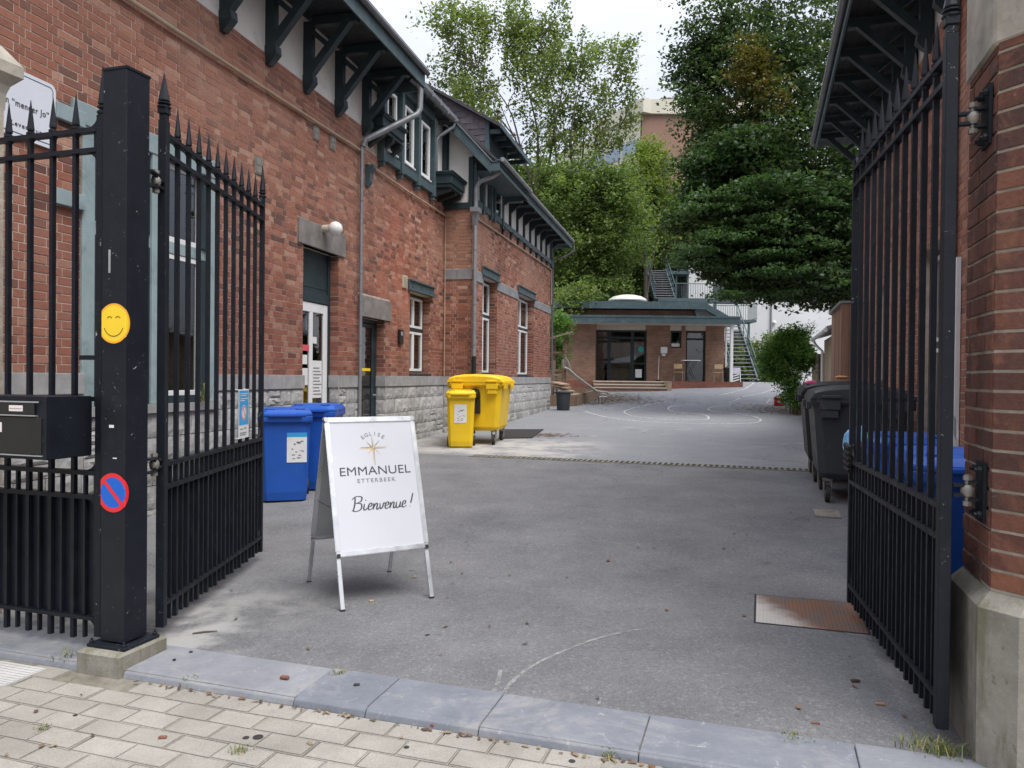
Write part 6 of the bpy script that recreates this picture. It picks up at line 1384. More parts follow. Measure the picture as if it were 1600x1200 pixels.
sld = thing('slide', 'grey metal playground slide running down into the sand pit from the climbing hut', 'slide', Matrix.Translation((QX(905, 29), 29.0, zg_)))
pts = [(881, 574), (888, 577), (900, 588), (915, 599), (932, 611)]; z_ = lambda q: (QX(q[0], 29), QZ(q[0], q[1], 29))
for y, nm in ((28.75, 'side_rail'), (29.25, 'side_rail')):
    g = MB(); P_ = [(z_(q)[0], y, z_(q)[1]) for q in pts] + [(QX(948, 29), y, QZ(948, 613, 29)), (QX(951, 29), y, QZ(951, 616, 29)), (QX(947, 29), y, QZ(947, 620, 29)), (QX(935, 29), y, QZ(935, 620, 29))]; g.tube(P_, .035, 8); g.build(nm, slm, sld, smooth=True)
g = MB(); P_ = [z_(q) for q in pts] + [(QX(946, 29), QZ(946, 616, 29))]
for (x0, z0), (x1, z1) in zip(P_[:-1], P_[1:]): g.bar((x0, 29, z0 - .05), (x1, 29, z1 - .05), .46, .03)
g.build('chute', slm, sld)
for y in (28.75, 29.25): g = MB(); g.tube([(QX(880, 29), y, QZ(880, 575, 29)), (QX(879, 29), y, QZ(879, 562, 29)), (QX(882, 29), y, QZ(882, 559, 29)), (QX(886, 29), y, QZ(886, 564, 29)), (QX(890, 29), y, QZ(890, 576, 29))], .03, 8); g.build('hand_hoop', slm, sld, smooth=True)
g = MB(); g.box(QX(936, 29), QX(938, 29), 28.75, 29.25, zg_ , QZ(937, 612, 29)); g.build('support', slm, sld)
sp = thing('sand_pit', 'low timber-edged sand pit below the slide', 'sand pit', Matrix.Translation((QX(900, 28.5), 28.5, zg_)))
c0 = pg(858, 634.5); c1 = pg(899, 634.5); c2 = pg(932, 624); c3 = pg(878, 620.5)
for a, b in ((c0, c1), (c1, c2), (c2, c3)): g = MB(); g.bar(a + Z * .19, b + Z * .19, .12, .42); g.build('timber_edge', M['oldwood'], sp)
g = MB(); g.add([c0 + Z * .22, c1 + Z * .22, c2 + Z * .22, c3 + Z * .22], [(0, 1, 2, 3)]); g.build('sand', simple('damp_sand', (.30, .24, .17), .95, .2, 5, .5), sp)
# bark chips spread on the asphalt
def scatter(name, poly_fn, n, size, mat, kind='stuff', seed=1, flat=.25, lift=.004):
    r2 = np.random.RandomState(seed); V = []; Q = []
    for i in range(n):
        x, y = poly_fn(r2); z = gz(x, y) + lift
        a = r2.uniform(0, 6.28); l = size * r2.uniform(.5, 1.4); w_ = l * r2.uniform(.3, .7); c, s = math.cos(a), math.sin(a); tl = r2.uniform(-flat, flat)
        o = len(V)
        for u, v in ((-1, -1), (1, -1), (1, 1), (-1, 1)): V.append((x + c * l * u / 2 - s * w_ * v / 2, y + s * l * u / 2 + c * w_ * v / 2, z + .004 + (u * tl * l / 2 if u > 0 else 0) + r2.uniform(0, .004)))
        Q.append((o, o + 1, o + 2, o + 3))
    return fast_mesh(name, np.array(V), np.array(Q), mat)
def around(px, py, sx_, sy_):
    c = pg(px, py)
    return lambda r2: (c.x + r2.normal() * sx_, c.y + r2.normal() * sy_)
scatter('bark_chips', around(940, 623, 1.1, 1.6), 5200, .075, M['litter'], seed=2)
scatter('leaf_litter', around(850, 680, .35, .25), 500, .05, M['litter'], seed=3)
scatter('leaf_litter', around(1238, 642, .8, 1.4), 1800, .08, M['litter'], seed=4)
scatter('leaf_litter', around(1040, 630, 3.5, 3.0), 900, .06, M['litter'], seed=9)
scatter('leaf_litter', lambda r2: tuple((s_ * r2.uniform(-4, 1.6) + n_ * r2.uniform(3.5, 26)).xy), 420, .028, M['litter'], seed=5)
scatter('leaf_litter', lambda r2: tuple((s_ * r2.uniform(-3, 1.0) + n_ * (3.05 + abs(r2.normal()) * -.010)).xy), 130, .022, M['litter'], seed=6, lift=-.034)
scatter('leaf_litter', lambda r2: tuple((s_ * r2.uniform(-4, 1.6) + n_ * r2.uniform(1.6, 3.0)).xy), 50, .022, M['litter'], seed=7, lift=-.034)
# ------------------------------------------------------------------ white building, outside stairs, apartment tower
wb = thing('white_building', 'white rendered building with dark window bands behind the trees', 'building', Matrix.Translation((24, 52, 1.3)))
wr_ = simple('white_render', (.60, .61, .61), .85, .05, .6, .1, 20, dirt=(.48, .48, .46), dirt_amt=.35, dscale=.5)
YB = 52; BX = lambda px: (px - 800) / 1200 * YB; BZ = lambda py: CAMH + (592 - py) * YB / 1200
FBd = Matrix.Translation((0, YB, 0)); wops = [(BX(1112), BX(1172), BZ(475), BZ(438)), (BX(1206), BX(1330), BZ(471), BZ(420)), (BX(1145), BX(1161), 1.2, BZ(517)), (BX(1217), BX(1259), BZ(560), BZ(518))]
g = MB(FBd); slab(g, BX(1074), BX(1560), 1.0, BZ(385), wops, 0, .4); g.box(BX(1074), BX(1074) + .4, .4, 12, 1.0, BZ(385)); g.box(BX(1560) - .4, BX(1560), .4, 12, 1, BZ(385)); g.build('wall', wr_, wb)
g = MB(FBd); g.box(BX(1072), BX(1562), -.1, 12.2, BZ(385) + .001, BZ(381)); g.build('roof', M['roof'], wb)
for i, o in enumerate(wops):
    s0, s1, z0, z1 = o; g = MB(FBd); fr_ = .1; g.box(s0, s1, .1, .2, z0, z0 + fr_); g.box(s0, s1, .1, .2, z1 - fr_, z1); n = max(1, int((s1 - s0) / 1.3))
    for k in range(n + 1): x = s0 + (s1 - s0 - .08) * k / n; g.box(x, x + .08, .09, .2, z0 + fr_, z1 - fr_)
    wn = g.build('window' if i != 2 else 'door', M['dark'] if i != 3 else M['teal_l'], wb)
    g = MB(FBd); g.box(s0, s1, .16, .165, z0 + fr_, z1 - fr_); g.build('pane', M['glass'], wn)
    interior(FBd, s0, s1, z0, z1, 1.5, wb)
g = MB(FBd); g.tube([(BX(1203), -.08, 1.2), (BX(1203), -.08, BZ(400))], .06, 8); g.build('downpipe', M['zinc'], wb)
g = MB(FBd); g.lathe([(.001, -.12), (.12, -.05), (.12, .05), (.001, .12)], (BX(1208), -.12, BZ(503)), 12); g.tube([(BX(1208), -.12, BZ(503)), (BX(1208), 0, BZ(503))], .03, 6); g.build('bulkhead_lamp', M['opal'], wb)
def stair(label, x0, x1, yb, yt, zb, ztp, n, W=None, landing=None):
    r = thing('outside_stair', label, 'staircase', Matrix.Translation(((x0 + x1) / 2, yb, zb)))
    for x in (x0, x1): g = MB(); g.bar((x, yb, zb), (x, yt, ztp), .08, .30); g.build('stringer', M['teal_l'], r)
    for i in range(n):
        k = (i + 1) / n; g = MB(); y = yb + (yt - yb) * k; z = zb + (ztp - zb) * k; g.box(x0 + .04, x1 - .04, y - .28, y, z - .05, z); g.build('tread', M['zinc'], r)
    for x in (x0, x1):
        g = MB(); g.tube([(x, yb, zb + 1.0), (x, yt, ztp + 1.0)], .035, 6); g.tube([(x, yb, zb + .55), (x, yt, ztp + .55)], .02, 6)
        for k in np.linspace(0, 1, 7): g.tube([(x, yb + (yt - yb) * k, zb + (ztp - zb) * k), (x, yb + (yt - yb) * k, zb + (ztp - zb) * k + 1.0)], .022, 6)
        g.build('handrail', M['teal_l'], r)
    return r
def rail_run(r, P0, P1, h=1.05, st=.14, mat='teal_l'):
    g = MB(); P0 = Vector(P0); P1 = Vector(P1); n = int((P1 - P0).length / st)
    g.tube([P0 + Z * h, P1 + Z * h], .03, 6); g.tube([P0 + Z * .08, P1 + Z * .08], .02, 6)
    for i in range(n + 1): p = P0.lerp(P1, i / n); g.tube([p, p + Z * h], .012, 4)
    g.build('railing', M[mat], r)
y2 = 43.5; SXx = lambda px, Y: (px - 800) / 1200 * Y; SZz = lambda py, Y: CAMH + (592 - py) * Y / 1200
s2_ = stair('dark green steel outside staircase beside the pavilion, lower flight', SXx(1143, y2), SXx(1184, y2), y2, y2 + 4.2, 1.34, SZz(499, y2 + 4.2), 17)
zl = SZz(499, y2 + 4.2)
g = MB(); g.box(SXx(1130, y2 + 4.2), SXx(1181, y2 + 4.2), y2 + 4.2, y2 + 6.0, zl - .15, zl); g.build('landing', M['teal_l'], s2_)
rail_run(s2_, (SXx(1130, y2 + 4.2), y2 + 6.0, zl), (SXx(1181, y2 + 4.2), y2 + 6.0, zl)); rail_run(s2_, (SXx(1181, y2 + 4.2), y2 + 4.2, zl), (SXx(1181, y2 + 4.2), y2 + 6.0, zl))
g = MB()
for x in (SXx(1132, y2 + 4.4), SXx(1180, y2 + 4.4)): g.box(x - .06, x + .06, y2 + 5.8, y2 + 5.92, 1.3, zl)
g.build('steel_post', M['teal_l'], s2_)
y1 = 48; s1_ = stair('upper flight of dark green steel outside stairs rising above the pavilion roof', SXx(1022, y1), SXx(1053, y1), y1, y1 + 3.0, SZz(470, y1), SZz(424, y1 + 3), 13)
zl = SZz(424, y1 + 3)
g = MB(); g.box(SXx(1024, y1 + 3), SXx(1076, y1 + 3), y1 + 3, y1 + 4.4, zl - .2, zl); g.box(SXx(1020, y1), SXx(1110, y1), y1 - 1.4, y1, SZz(470, y1) - .2, SZz(470, y1)); g.build('landing', M['teal_l'], s1_)
rail_run(s1_, (SXx(1024, y1 + 3), y1 + 4.4, zl), (SXx(1076, y1 + 3), y1 + 4.4, zl)); rail_run(s1_, (SXx(1055, y1), y1 - .1, SZz(470, y1)), (SXx(1110, y1), y1 - .1, SZz(470, y1)))
rail_run(s1_, (SXx(1056, y1 + 3), y1 + 3.1, zl), (SXx(1076, y1 + 3), y1 + 3.1, zl))
g = MB()
for px in (1022, 1056, 1074): g.box(SXx(px, y1 + 3) - .06, SXx(px, y1 + 3) + .06, y1 + 3.2, y1 + 3.3, 1.3, zl)
for px in (1022, 1108): g.box(SXx(px, y1) - .06, SXx(px, y1) + .06, y1 - 1.3, y1 - 1.2, 1.3, SZz(470, y1) - .2)
g.build('steel_post', M['teal_l'], s1_)
YT = 95; TX = lambda px: (px - 800) / 1200 * YT; TZ = lambda py: CAMH + (591 - py) * YT / 1200
tw = thing('apartment_block', 'tall brown and cream apartment block with blue-tinted windows far behind the trees', 'building', Matrix.Translation((TX(1000), YT, 1)))
brn = simple('brown_render', (.26, .155, .115), .85, .08, .3, .1, 10); crm = simple('cream_concrete', (.58, .55, .45), .85, .08, .3, .1, 10)
g = MB(); g.box(TX(998), TX(1180), YT, YT + 20, 0, TZ(180)); g.build('brown_wall', brn, tw)
g = MB(); g.loft([[(TX(935), YT + 8, TZ(z)), (TX(998) + .0, YT - 1.0, TZ(z)), (TX(1012), YT - .4, TZ(z)), (TX(1180), YT - .4, TZ(z)), (TX(1180), YT + 20, TZ(z)), (TX(935), YT + 20, TZ(z))] for z in (180, 158)]); g.build('parapet', crm, tw)
g = MB(); g.loft([[(TX(880), YT + 16.5, z), (TX(996), YT - .1, z), (TX(996), YT + 20, z), (TX(880), YT + 20, z)] for z in (0, TZ(181))]); g.build('side_wall', crm, tw)
bl = simple('blue_tinted_glazing', (.27, .34, .44), .15, .1, 1, 0, spec=.7)
A_ = Vector((TX(880), YT + 16.5, 0)); B_ = Vector((TX(996), YT - .1, 0)); tt = (B_ - A_).normalized(); nn = Vector((tt.y, -tt.x, 0)); 
for k in range(9):
    zb2 = TZ(238) - 2.9 * k
    for j in range(5):
        a = A_.lerp(B_, .05 + j * .19) + nn * .06; b = A_.lerp(B_, .05 + j * .19 + .165) + nn * .06
        g = MB(); g.bar(a + Z * (zb2 + .8), b + Z * (zb2 + .8), .1, 1.7); wn = g.build('window', bl, tw)
g = MB(); g.box(TX(1031), TX(1056), YT + 1, YT + 3, TZ(160), TZ(150)); g.box(TX(1030), TX(1057), YT + .9, YT + 3.1, TZ(150), TZ(149)); g.box(TX(1036), TX(1044), YT + 1.5, YT + 2, TZ(149), TZ(146)); g.build('chimney', simple('grey_brick_chimney', (.36, .35, .33), .85, .1), tw)
rbh = thing('brick_house', 'plain brick house half hidden by the trees behind the pavilion', 'building', Matrix.Translation((6, 62, 1)))
g = MB(); g.box(-4, 13.5, 60, 68, 0, 8.5); g.build('wall', M['pbrick'], rbh); g = MB(); g.prism([(-4.5, 8.5), (14, 8.5), (14, 8.7), (4.7, 12.0), (-4.5, 8.7)], 59.6, 68.4, 'y'); g.build('roof', M['roof'], rbh)
for x in (-2, 1.5, 5, 8.5): g = MB(); g.box(x, x + 1.2, 59.97, 60.0, 4.6, 6.4); g.build('window', M['dark'], rbh)
# ------------------------------------------------------------------ wooden shed and plank store on the right
M['plank'] = plank_mat('brown_cedar_plank', [(.20, .11, .075), (.27, .155, .105), (.33, .21, .15), (.24, .14, .10)]); M['plank_y'] = plank_mat('yellowed_plank', [(.36, .28, .18), (.44, .36, .25), (.30, .24, .17)])
sh = thing('wooden_shed', 'tall brown vertical-plank shed with grey lean-to behind the dark containers', 'shed', at(FS, 2.3, 15.6, .2))
a0, b0 = 1.42, 15.75; FSh = FS
z1 = 2.95
g = MB(FS); g.box(a0 + .06, 4.4, b0 + .03, b0 + 2.5, .1, z1 - .03); g.build('core', M['dark'], sh)
x = a0
while x < 4.3:
    g = MB(FS); g.box(x, x + .138, b0, b0 + .028, .12, z1 + rng.uniform(-.006, .006)); g.build('plank', M['plank'], sh); x += .146
y = b0 + .03
while y < b0 + 2.4: g = MB(FS); g.box(a0 + .03, a0 + .06, y, y + .138, .12, z1); g.build('plank', M['plank'], sh); y += .146
g = MB(FS); g.box(a0 - .03, 4.4, b0 - .03, b0 + 2.55, z1 + .0085, z1 + .05); g.build('roof', M['zinc'], sh)
ls = thing('lean_to', 'long lean-to store with yellowed planks and zinc roof edge behind the shed', 'shed', at(FS, 2.3, 20, .3))
g = MB(FS); g.box(a0 + .25, 4.2, b0 + 2.6, b0 + 7.2, .1, 2.62); g.build('core', M['dark'], ls)
y = b0 + 2.6
while y < b0 + 7.1: g = MB(FS); g.box(a0 + .22, a0 + .25, y, y + .15, .15, 2.6); g.build('plank', M['plank_y'], ls); y += .158
g = MB(FS); g.prism([(a0 - .06, 2.62), (a0 - .06, 2.70), (4.2, 3.5), (4.2, 3.42)], b0 + 2.62, b0 + 7.4, 'y'); g.build('roof', M['zinc'], ls)
g = MB(FS); g.tube([(a0 - .08, b0 + 2.62, 2.62), (a0 - .08, b0 + 7.4, 2.62)], .05, 8); g.tube([(a0 - .08, b0 + 7.0, 2.6), (a0 + .0, b0 + 7.0, 2.45), (a0 + .16, b0 + 7.0, 2.3), (a0 + .16, b0 + 7.0, .3)], .035, 8); g.build('gutter', M['white'], ls, smooth=True)
fn = thing('board_fence', 'dark close-boarded fence behind the bright green bush', 'fence', at(FS, 1.6, 26, .5))
y = 23.2
while y < 29.5: g = MB(FS); zz = float(np.interp(y, GB, GZ)); g.box(1.72, 1.745, y, y + .15, zz, zz + 1.9 + rng.uniform(-.01, .01)); g.build('board', M['oldwood'], fn); y += .157
rc = thing('red_crate', 'small red plastic crate lying by the foot of the bright green bush', 'crate', Matrix.Translation(pg(1217, 634)))
F = WM[rc.name] @ rotd(-12); g = MB(F); g.box(-.14, .14, -.10, -.08, .0, .30); g.box(-.14, .14, .08, .10, 0, .30); g.box(-.16, -.14, -.1, .1, 0, .30); g.box(.14, .16, -.1, .1, 0, .30); g.box(-.14, .14, -.08, .08, 0, .02); g.build('body', M['postred'], rc, bevel=.004); g = MB(F); g.box(-.17, .17, -.112, -.101, .26, .30); g.box(-.17, .17, .101, .112, .26, .30); g.build('rim', M['postred'], rc)
g = MB(F); g.box(-.06, .06, -.103, -.1005, .10, .18); g.build('pale_label', M['paper'], rc)

# ------------------------------------------------------------------ trees, bushes, small plants
def leaves(name, blobs, mat, parent, size, seed, clump=.45, per=28, droop=.0, flat=.6, shell=.5):
    r2 = np.random.RandomState(seed); C = []
    for (c, rad, n) in blobs:
        k = max(1, n // per); v = r2.normal(size=(k, 3)); v /= np.linalg.norm(v, axis=1)[:, None]
        rr_ = r2.uniform(0, 1, k) ** (1 / 3.0); rr_ = shell + (1 - shell) * rr_ if False else np.maximum(rr_, r2.uniform(0, 1, k) * shell + (1 - shell) * rr_)
        wob = 1 + .22 * np.sin(v[:, 0] * 5 + seed) + .18 * np.sin(v[:, 2] * 7 + v[:, 1] * 4 + seed)
        C.append(np.array(c)[None] + v * (rr_ * wob)[:, None] * np.array(rad)[None])
    C = np.concatenate(C); n = len(C) * per
    csz = r2.uniform(.5, 1.3, len(C)) * clump
    off = r2.normal(size=(len(C), per, 3)) * csz[:, None, None] * np.array([.55, .55, .55 * flat]); off[:, :, 2] -= droop * r2.uniform(0, 1, (len(C), per)) ** 1.5
    P = (C[:, None] + off).reshape(-1, 3)
    a = r2.uniform(0, 2 * np.pi, n); e = r2.normal(0, .55, n) - droop * .4
    dr_ = np.stack([np.cos(a) * np.cos(e), np.sin(a) * np.cos(e), np.sin(e)], 1)
    w_ = np.cross(dr_, r2.normal(size=(n, 3)) * .5 + np.array([0, 0, 1.0])); w_ /= (np.linalg.norm(w_, axis=1)[:, None] + 1e-6)
    l = size * r2.uniform(.6, 1.35, n)[:, None]
    V = np.stack([P - dr_ * l / 2, P + w_ * l * .30, P + dr_ * l / 2, P - w_ * l * .30], 1).reshape(-1, 3)
    if parent is not None:
        Wi = np.array(WM[parent.name].inverted()); V = V @ Wi[:3, :3].T + Wi[:3, 3]
    return fast_mesh(name, V, np.arange(4 * n).reshape(-1, 4), mat, parent)
def tree(name, label, base_, stems, crowns, cat='tree', group=None, bark='bark'):
    r = thing(name, label, cat, Matrix.Translation(base_), group); g = MB()
    for pts, r0 in stems:
        P = spline([Vector(p) for p in pts], 4); n = len(P); g.tube(P, [max(.012, r0 * (1 - .85 * i / (n - 1))) for i in range(n)], 7)
    g.build('trunk', M[bark], r, smooth=True)
    for i, (mat, blobs, kw) in enumerate(crowns): leaves('crown', blobs, M[mat], r, seed=sum(map(ord, label)) % 1000 + i, **kw)
    return r
def B(px, py, Y, rx, rz, n, ry=None): p = pp(px, py, Y); return (tuple(p), (rx, ry or rx, rz), n)
def limbs(base_, tips, r0, mid=.55, sway=.5, seed=0):
    out = []; rr = random.Random(seed); b = Vector(base_)
    for t_ in tips:
        t_ = Vector(t_); m = b.lerp(t_, mid) + Vector((rr.uniform(-sway, sway), rr.uniform(-sway, sway), rr.uniform(0, sway))); m.x = b.x + (m.x - b.x) * .8; out.append(([b, m, t_], r0 * rr.uniform(.35, .7)))
    return out
# dark beech on the right
bb = Vector((12.8, 27.5, gz(12.8, 27.5))); top = bb + Vector((-1.2, 0, 15))
bl_ = [B(1235, 45, 27, 3.4, 3.2, 10500), B(1150, 60, 27, 1.9, 2.2, 4600), B(1290, 150, 26.5, 3.2, 3.0, 11000), B(1185, 160, 26, 2.5, 2.3, 9000), B(1105, 40, 27, .9, 1.3, 1900), B(1085, 75, 27, .7, .3, 500), B(1078, 150, 27, .6, .3, 400), B(1095, 170, 26.8, .8, .5, 900), B(1092, 120, 27, .95, .7, 2800),
       B(1060, 92, 27, .6, .35, 700), B(1105, 200, 26.5, .8, 1.0, 3200), B(1150, 270, 25.5, 2.1, 1.5, 11000), B(1250, 270, 25, 3.0, 2.0, 17000), B(1115, 320, 25, 1.3, 1.0, 5500), B(1190, 355, 24.5, 2.4, 1.1, 15000), B(1075, 345, 25, .9, .4, 1100), B(1082, 400, 25, .7, .3, 700), B(1280, 365, 24.5, 2.6, 1.4, 24000),
       B(1150, 400, 24.5, 1.35, .8, 9000), B(1235, 425, 24.2, 1.9, .85, 16000), B(1310, 430, 24, 1.5, .9, 13000), B(1175, 448, 24.3, .8, .4, 3000), B(1115, 420, 24.8, .5, .35, 1100), B(1360, 300, 27, 3, 5, 10000), B(1380, 60, 28, 3.2, 4, 8000)]
gold = [B(1170, 118, 24.2, .7, 1.1, 1500), B(1195, 155, 24, .8, .7, 1100), B(1160, 92, 24.4, .4, .7, 600)]
pale = [B(1110, 262, 24.5, 1.2, .5, 3000), B(1160, 240, 24, 1.4, .5, 3000), B(1100, 300, 24.5, .8, .7, 2200), B(1215, 300, 22.8, 1.6, .3, 2000), B(1275, 315, 22.8, 1.2, .3, 1500)]
rp_ = random.Random(12); pads = []
for i in range(70):                         # tiers of flat leaf sprays on the outside of the lower crown
    px = rp_.uniform(1075, 1345); py = rp_.uniform(285, 462) ; 
    if py > 420 and px < 1120: continue
    pads.append(B(px, py, rp_.uniform(22.0, 23.6), rp_.uniform(.45, 1.0), .09, rp_.randint(160, 420)))
tree('beech_tree', 'huge dark green beech spreading over the right half of the yard', bb,
     [([bb, bb + Vector((-.2, 0, 5)), bb + Vector((-.9, 0, 10)), top], .42)] + limbs(bb + Vector((-.2, 0, 3.8)), [b[0] for b in bl_[8:17]], .22, sway=.3, seed=1) + limbs(bb + Vector((-.6, 0, 8)), [b[0] for b in bl_[:6]], .2, seed=2),
     [('lf_beech', bl_, dict(size=.15, clump=.46, per=26, droop=.10, flat=.26, shell=.55)), ('lf_gold', gold, dict(size=.13, clump=.3, per=22)), ('lf_dark', pale, dict(size=.15, clump=.4, per=26, flat=.25)), ('lf_spray', pads, dict(size=.12, clump=.26, per=20, flat=.16, droop=.06))])
# airy tree over the roofs
YA = 44; ab_ = Vector((QX(868, YA), YA, 1.3))
cl_ = [(690, 45, 1.2, 1.1, 1500), (735, 60, 1.5, 1.8, 3400), (735, 25, .9, .8, 1000), (700, 100, 1.3, 1.4, 2200), (735, 130, 1.3, 1.7, 2600), (762, 180, 1.0, 1.2, 1300), (800, 30, 1.3, 1.2, 1900), (800, 60, 1.0, 1.2, 1700), (868, 22, 1.1, 1.0, 1200), (845, 60, 1.5, 1.8, 3400), (805, 110, .9, 1.5, 1500),
       (860, 120, 1.6, 1.6, 3400), (900, 90, 1.3, 1.4, 1700), (930, 75, .7, .5, 380), (965, 70, .55, .8, 350), (960, 110, .9, 1.2, 1100), (975, 150, .8, .9, 750), (985, 190, .6, .5, 260), (930, 150, 1.4, 1.6, 2500), (885, 175, 1.3, 1.4, 2000), (820, 170, .9, 1.2, 900), (845, 215, 1.2, 1.2, 1400), (910, 215, 1.5, 1.1, 2100), (955, 205, .9, .7, 700), (775, 215, .9, .8, 900), (720, 155, 1.0, 1.0, 1100)]
blA = [((p.x, p.y + (i % 5 - 2) * .7, p.z), (rx, rx, rz), int(n * .62)) for i, (px, py, rx, rz, n) in enumerate(cl_) for p in [pp(px, py, YA)]]
fork = [Vector((QX(q, YA), YA, QZ(q, py, YA))) for q, py in ((850, 395), (862, 360), (884, 385))]
st_ = [([ab_, ab_ + Vector((.2, 0, 3)), fork[1]], .32), ([ab_ + Vector((0, 0, 2.5)), ab_ + Vector((-.4, 0, 5)), fork[0]], .22), ([ab_ + Vector((0, 0, 2.5)), ab_ + Vector((.7, 0, 5)), fork[2]], .22)]
mains = [(0, (742, 120)), (0, (775, 170)), (0, (800, 50)), (1, (838, 60)), (1, (868, 90)), (2, (905, 110)), (2, (950, 130)), (2, (968, 190))]
ends = []
for k, (fi, (q, py)) in enumerate(mains):
    f = fork[fi]; t_ = Vector((QX(q, YA), YA + rng.uniform(-1.5, 1.5), QZ(q, py, YA))); h = t_ - f
    pts = [f] + [f + h * u + Vector((rng.uniform(-.35, .35) - h.x * .22 * math.sin(math.pi * u), rng.uniform(-.5, .5), h.z * .05 * math.sin(math.pi * u))) for u in (.25, .5, .75)] + [t_]
    st_.append((pts, .10)); ends += pts[1:]
for b in blA:
    t_ = Vector(b[0]); m = min(ends, key=lambda e_: (e_ - t_).length + (3 if e_.z > t_.z else 0))
    for q in range(2): e2 = t_ + Vector((rng.uniform(-1, 1), rng.uniform(-1, 1), rng.uniform(.2, 1.1))); st_.append(([m, m.lerp(e2, .5) + Vector((rng.uniform(-.3, .3), rng.uniform(-.3, .3), -.15)), e2], .038))
for i in range(46):
    b = blA[i % len(blA)]; v = Vector((rng.gauss(0, 1), rng.gauss(0, .6), abs(rng.gauss(0, 1)))).normalized(); q = Vector(b[0]) + Vector((v.x * b[1][0], v.y * b[1][1], v.z * b[1][2])) * rng.uniform(1.05, 1.35); blA.append((tuple(q), (.35, .35, .4), 60))
tree('acacia_tree', 'tall airy light green tree with many thin upright stems behind the brick wing', ab_, st_, [('lf_airy', blA, dict(size=.20, clump=.36, per=14, droop=.65, flat=1.0, shell=.8))])
def bush_tree(name, label, px, Y, blobs, mat, size=.2, per=24, clump=.5, r0=.2, cat='tree', extra=()):
    b = Vector((QX(px, Y), Y, gz(QX(px, Y), Y))); bl = [B(*q[:2], Y + (q[5] if len(q) > 5 else 0), q[2], q[3], q[4]) for q in blobs]
    return tree(name, label, b, [([b, b.lerp(Vector(bl[0][0]), .6), Vector(bl[0][0])], r0)] + limbs(b.lerp(Vector(bl[0][0]), .4), [q[0] for q in bl[1:]], r0 * .6, seed=px), [(mat, bl, dict(size=size, per=per, clump=clump, droop=.15, shell=.5))], cat)
G_ = 'trees behind the yard'
bush_tree('leafy_tree', 'mid-green leafy tree directly behind the end of the brick wing', 900, 43, [(905, 320, 2.6, 2.0, 13000), (870, 290, 1.3, 1.2, 3500), (940, 290, 2.0, 1.6, 7000), (900, 390, 2.4, 1.9, 11000), (955, 370, 2.0, 1.8, 8000), (880, 450, 1.5, 1.2, 4500), (930, 445, 1.7, 1.0, 5000)], 'lf_mid', .19)
bush_tree('leafy_tree', 'yellow-green rounded tree in front of the apartment block', 1010, 47, [(1005, 280, 1.7, 1.8, 5200), (990, 330, 2.2, 1.6, 7000), (1040, 320, 1.4, 1.6, 4500), (1015, 240, 1.1, .9, 1800), (970, 290, 1.2, 1.0, 2200)], 'lf_pale', .18)
bush_tree('leafy_tree', 'feathery green tree above the pavilion roof', 985, 53, [(975, 390, 3.1, 1.9, 11000), (1045, 370, 2.0, 1.9, 6000), (940, 430, 2.8, 1.5, 7500), (1060, 335, 1.3, 1.6, 2600), (1000, 430, 2.0, 1.4, 4500), (905, 458, 1.2, .5, 1800, -14), (893, 468, .8, .4, 900, -15)], 'lf_mid', .19)
bush_tree('dark_tree', 'deep green tree in shade behind the steel stair', 1000, 56, [(940, 400, 3.6, 3.4, 12000), (1030, 420, 3.0, 3.0, 9000), (870, 400, 3.4, 4, 9000), (990, 350, 4, 2.4, 10000)], 'lf_dark', .26)
bush_tree('dark_tree', 'dark tree standing right of the white building far back', 1330, 62, [(1330, 330, 6, 5, 12000), (1430, 330, 6, 6, 10000), (1260, 380, 4, 3, 5000)], 'lf_dark', .32)
bush_tree('leafy_tree', 'green tree whose crown shows between the roofs at the left', 800, 52, [(800, 330, 4, 3.5, 9000), (850, 300, 3, 2.4, 6000), (760, 300, 3.5, 3, 6000), (820, 420, 3, 3, 5000)], 'lf_mid', .28)
bush_tree('bush', 'pale green bush behind the climbing hut at the corner of the wing', 870, 32, [(868, 520, .7, .75, 3200), (862, 555, .8, .7, 3000), (882, 500, .35, .3, 700), (855, 500, .7, .6, 1800)], 'lf_bush', .10, 22, .22, .06, 'bush')
bush_tree('bush', 'green bush at the foot of the lower steel staircase', 1165, 49, [(1155, 560, 1.6, 1.1, 5200), (1200, 560, 1.4, 1.4, 4800), (1130, 560, .9, 1.0, 2600), (1180, 585, 1.6, .6, 3600), (1225, 545, 1.5, 1.3, 4000)], 'lf_mid', .16, 24, .32, .08, 'bush')
bu = Vector((QX(1247, 24.3), 24.3, gz(QX(1247, 24.3), 24.3))); stm = []
for i in range(9): a = rng.uniform(-.9, .35); stm.append(([bu + Vector((rng.uniform(-.2, .2), rng.uniform(-.2, .2), -.05)), bu + Vector((a * .35, rng.uniform(-.2, .2), .7)), bu + Vector((a, rng.uniform(-.5, .5), 1.6))], .035))
tree('bush', 'tall bright green bush with bare pale stems at its foot, right of the ramp', bu, stm, [('lf_bush', [B(1235, 545, 24.3, .68, .52, 7500), B(1212, 565, 24.3, .5, .45, 3800), B(1255, 560, 24.4, .45, .5, 3800), B(1232, 590, 24.2, .45, .4, 2600), B(1236, 620, 24.1, .32, .35, 1700), B(1245, 524, 24.3, .35, .18, 900), B(1200, 575, 24.6, .35, .35, 1300), B(1222, 530, 24.3, .3, .18, 700)] + [B(rng.uniform(1196, 1266), rng.uniform(508, 560), 24.2 + rng.uniform(-.3, .3), .09, .20, 110) for _ in range(22)], dict(size=.075, clump=.16, per=20, droop=.02, flat=1.0, shell=.5))], 'bush', bark='twig')
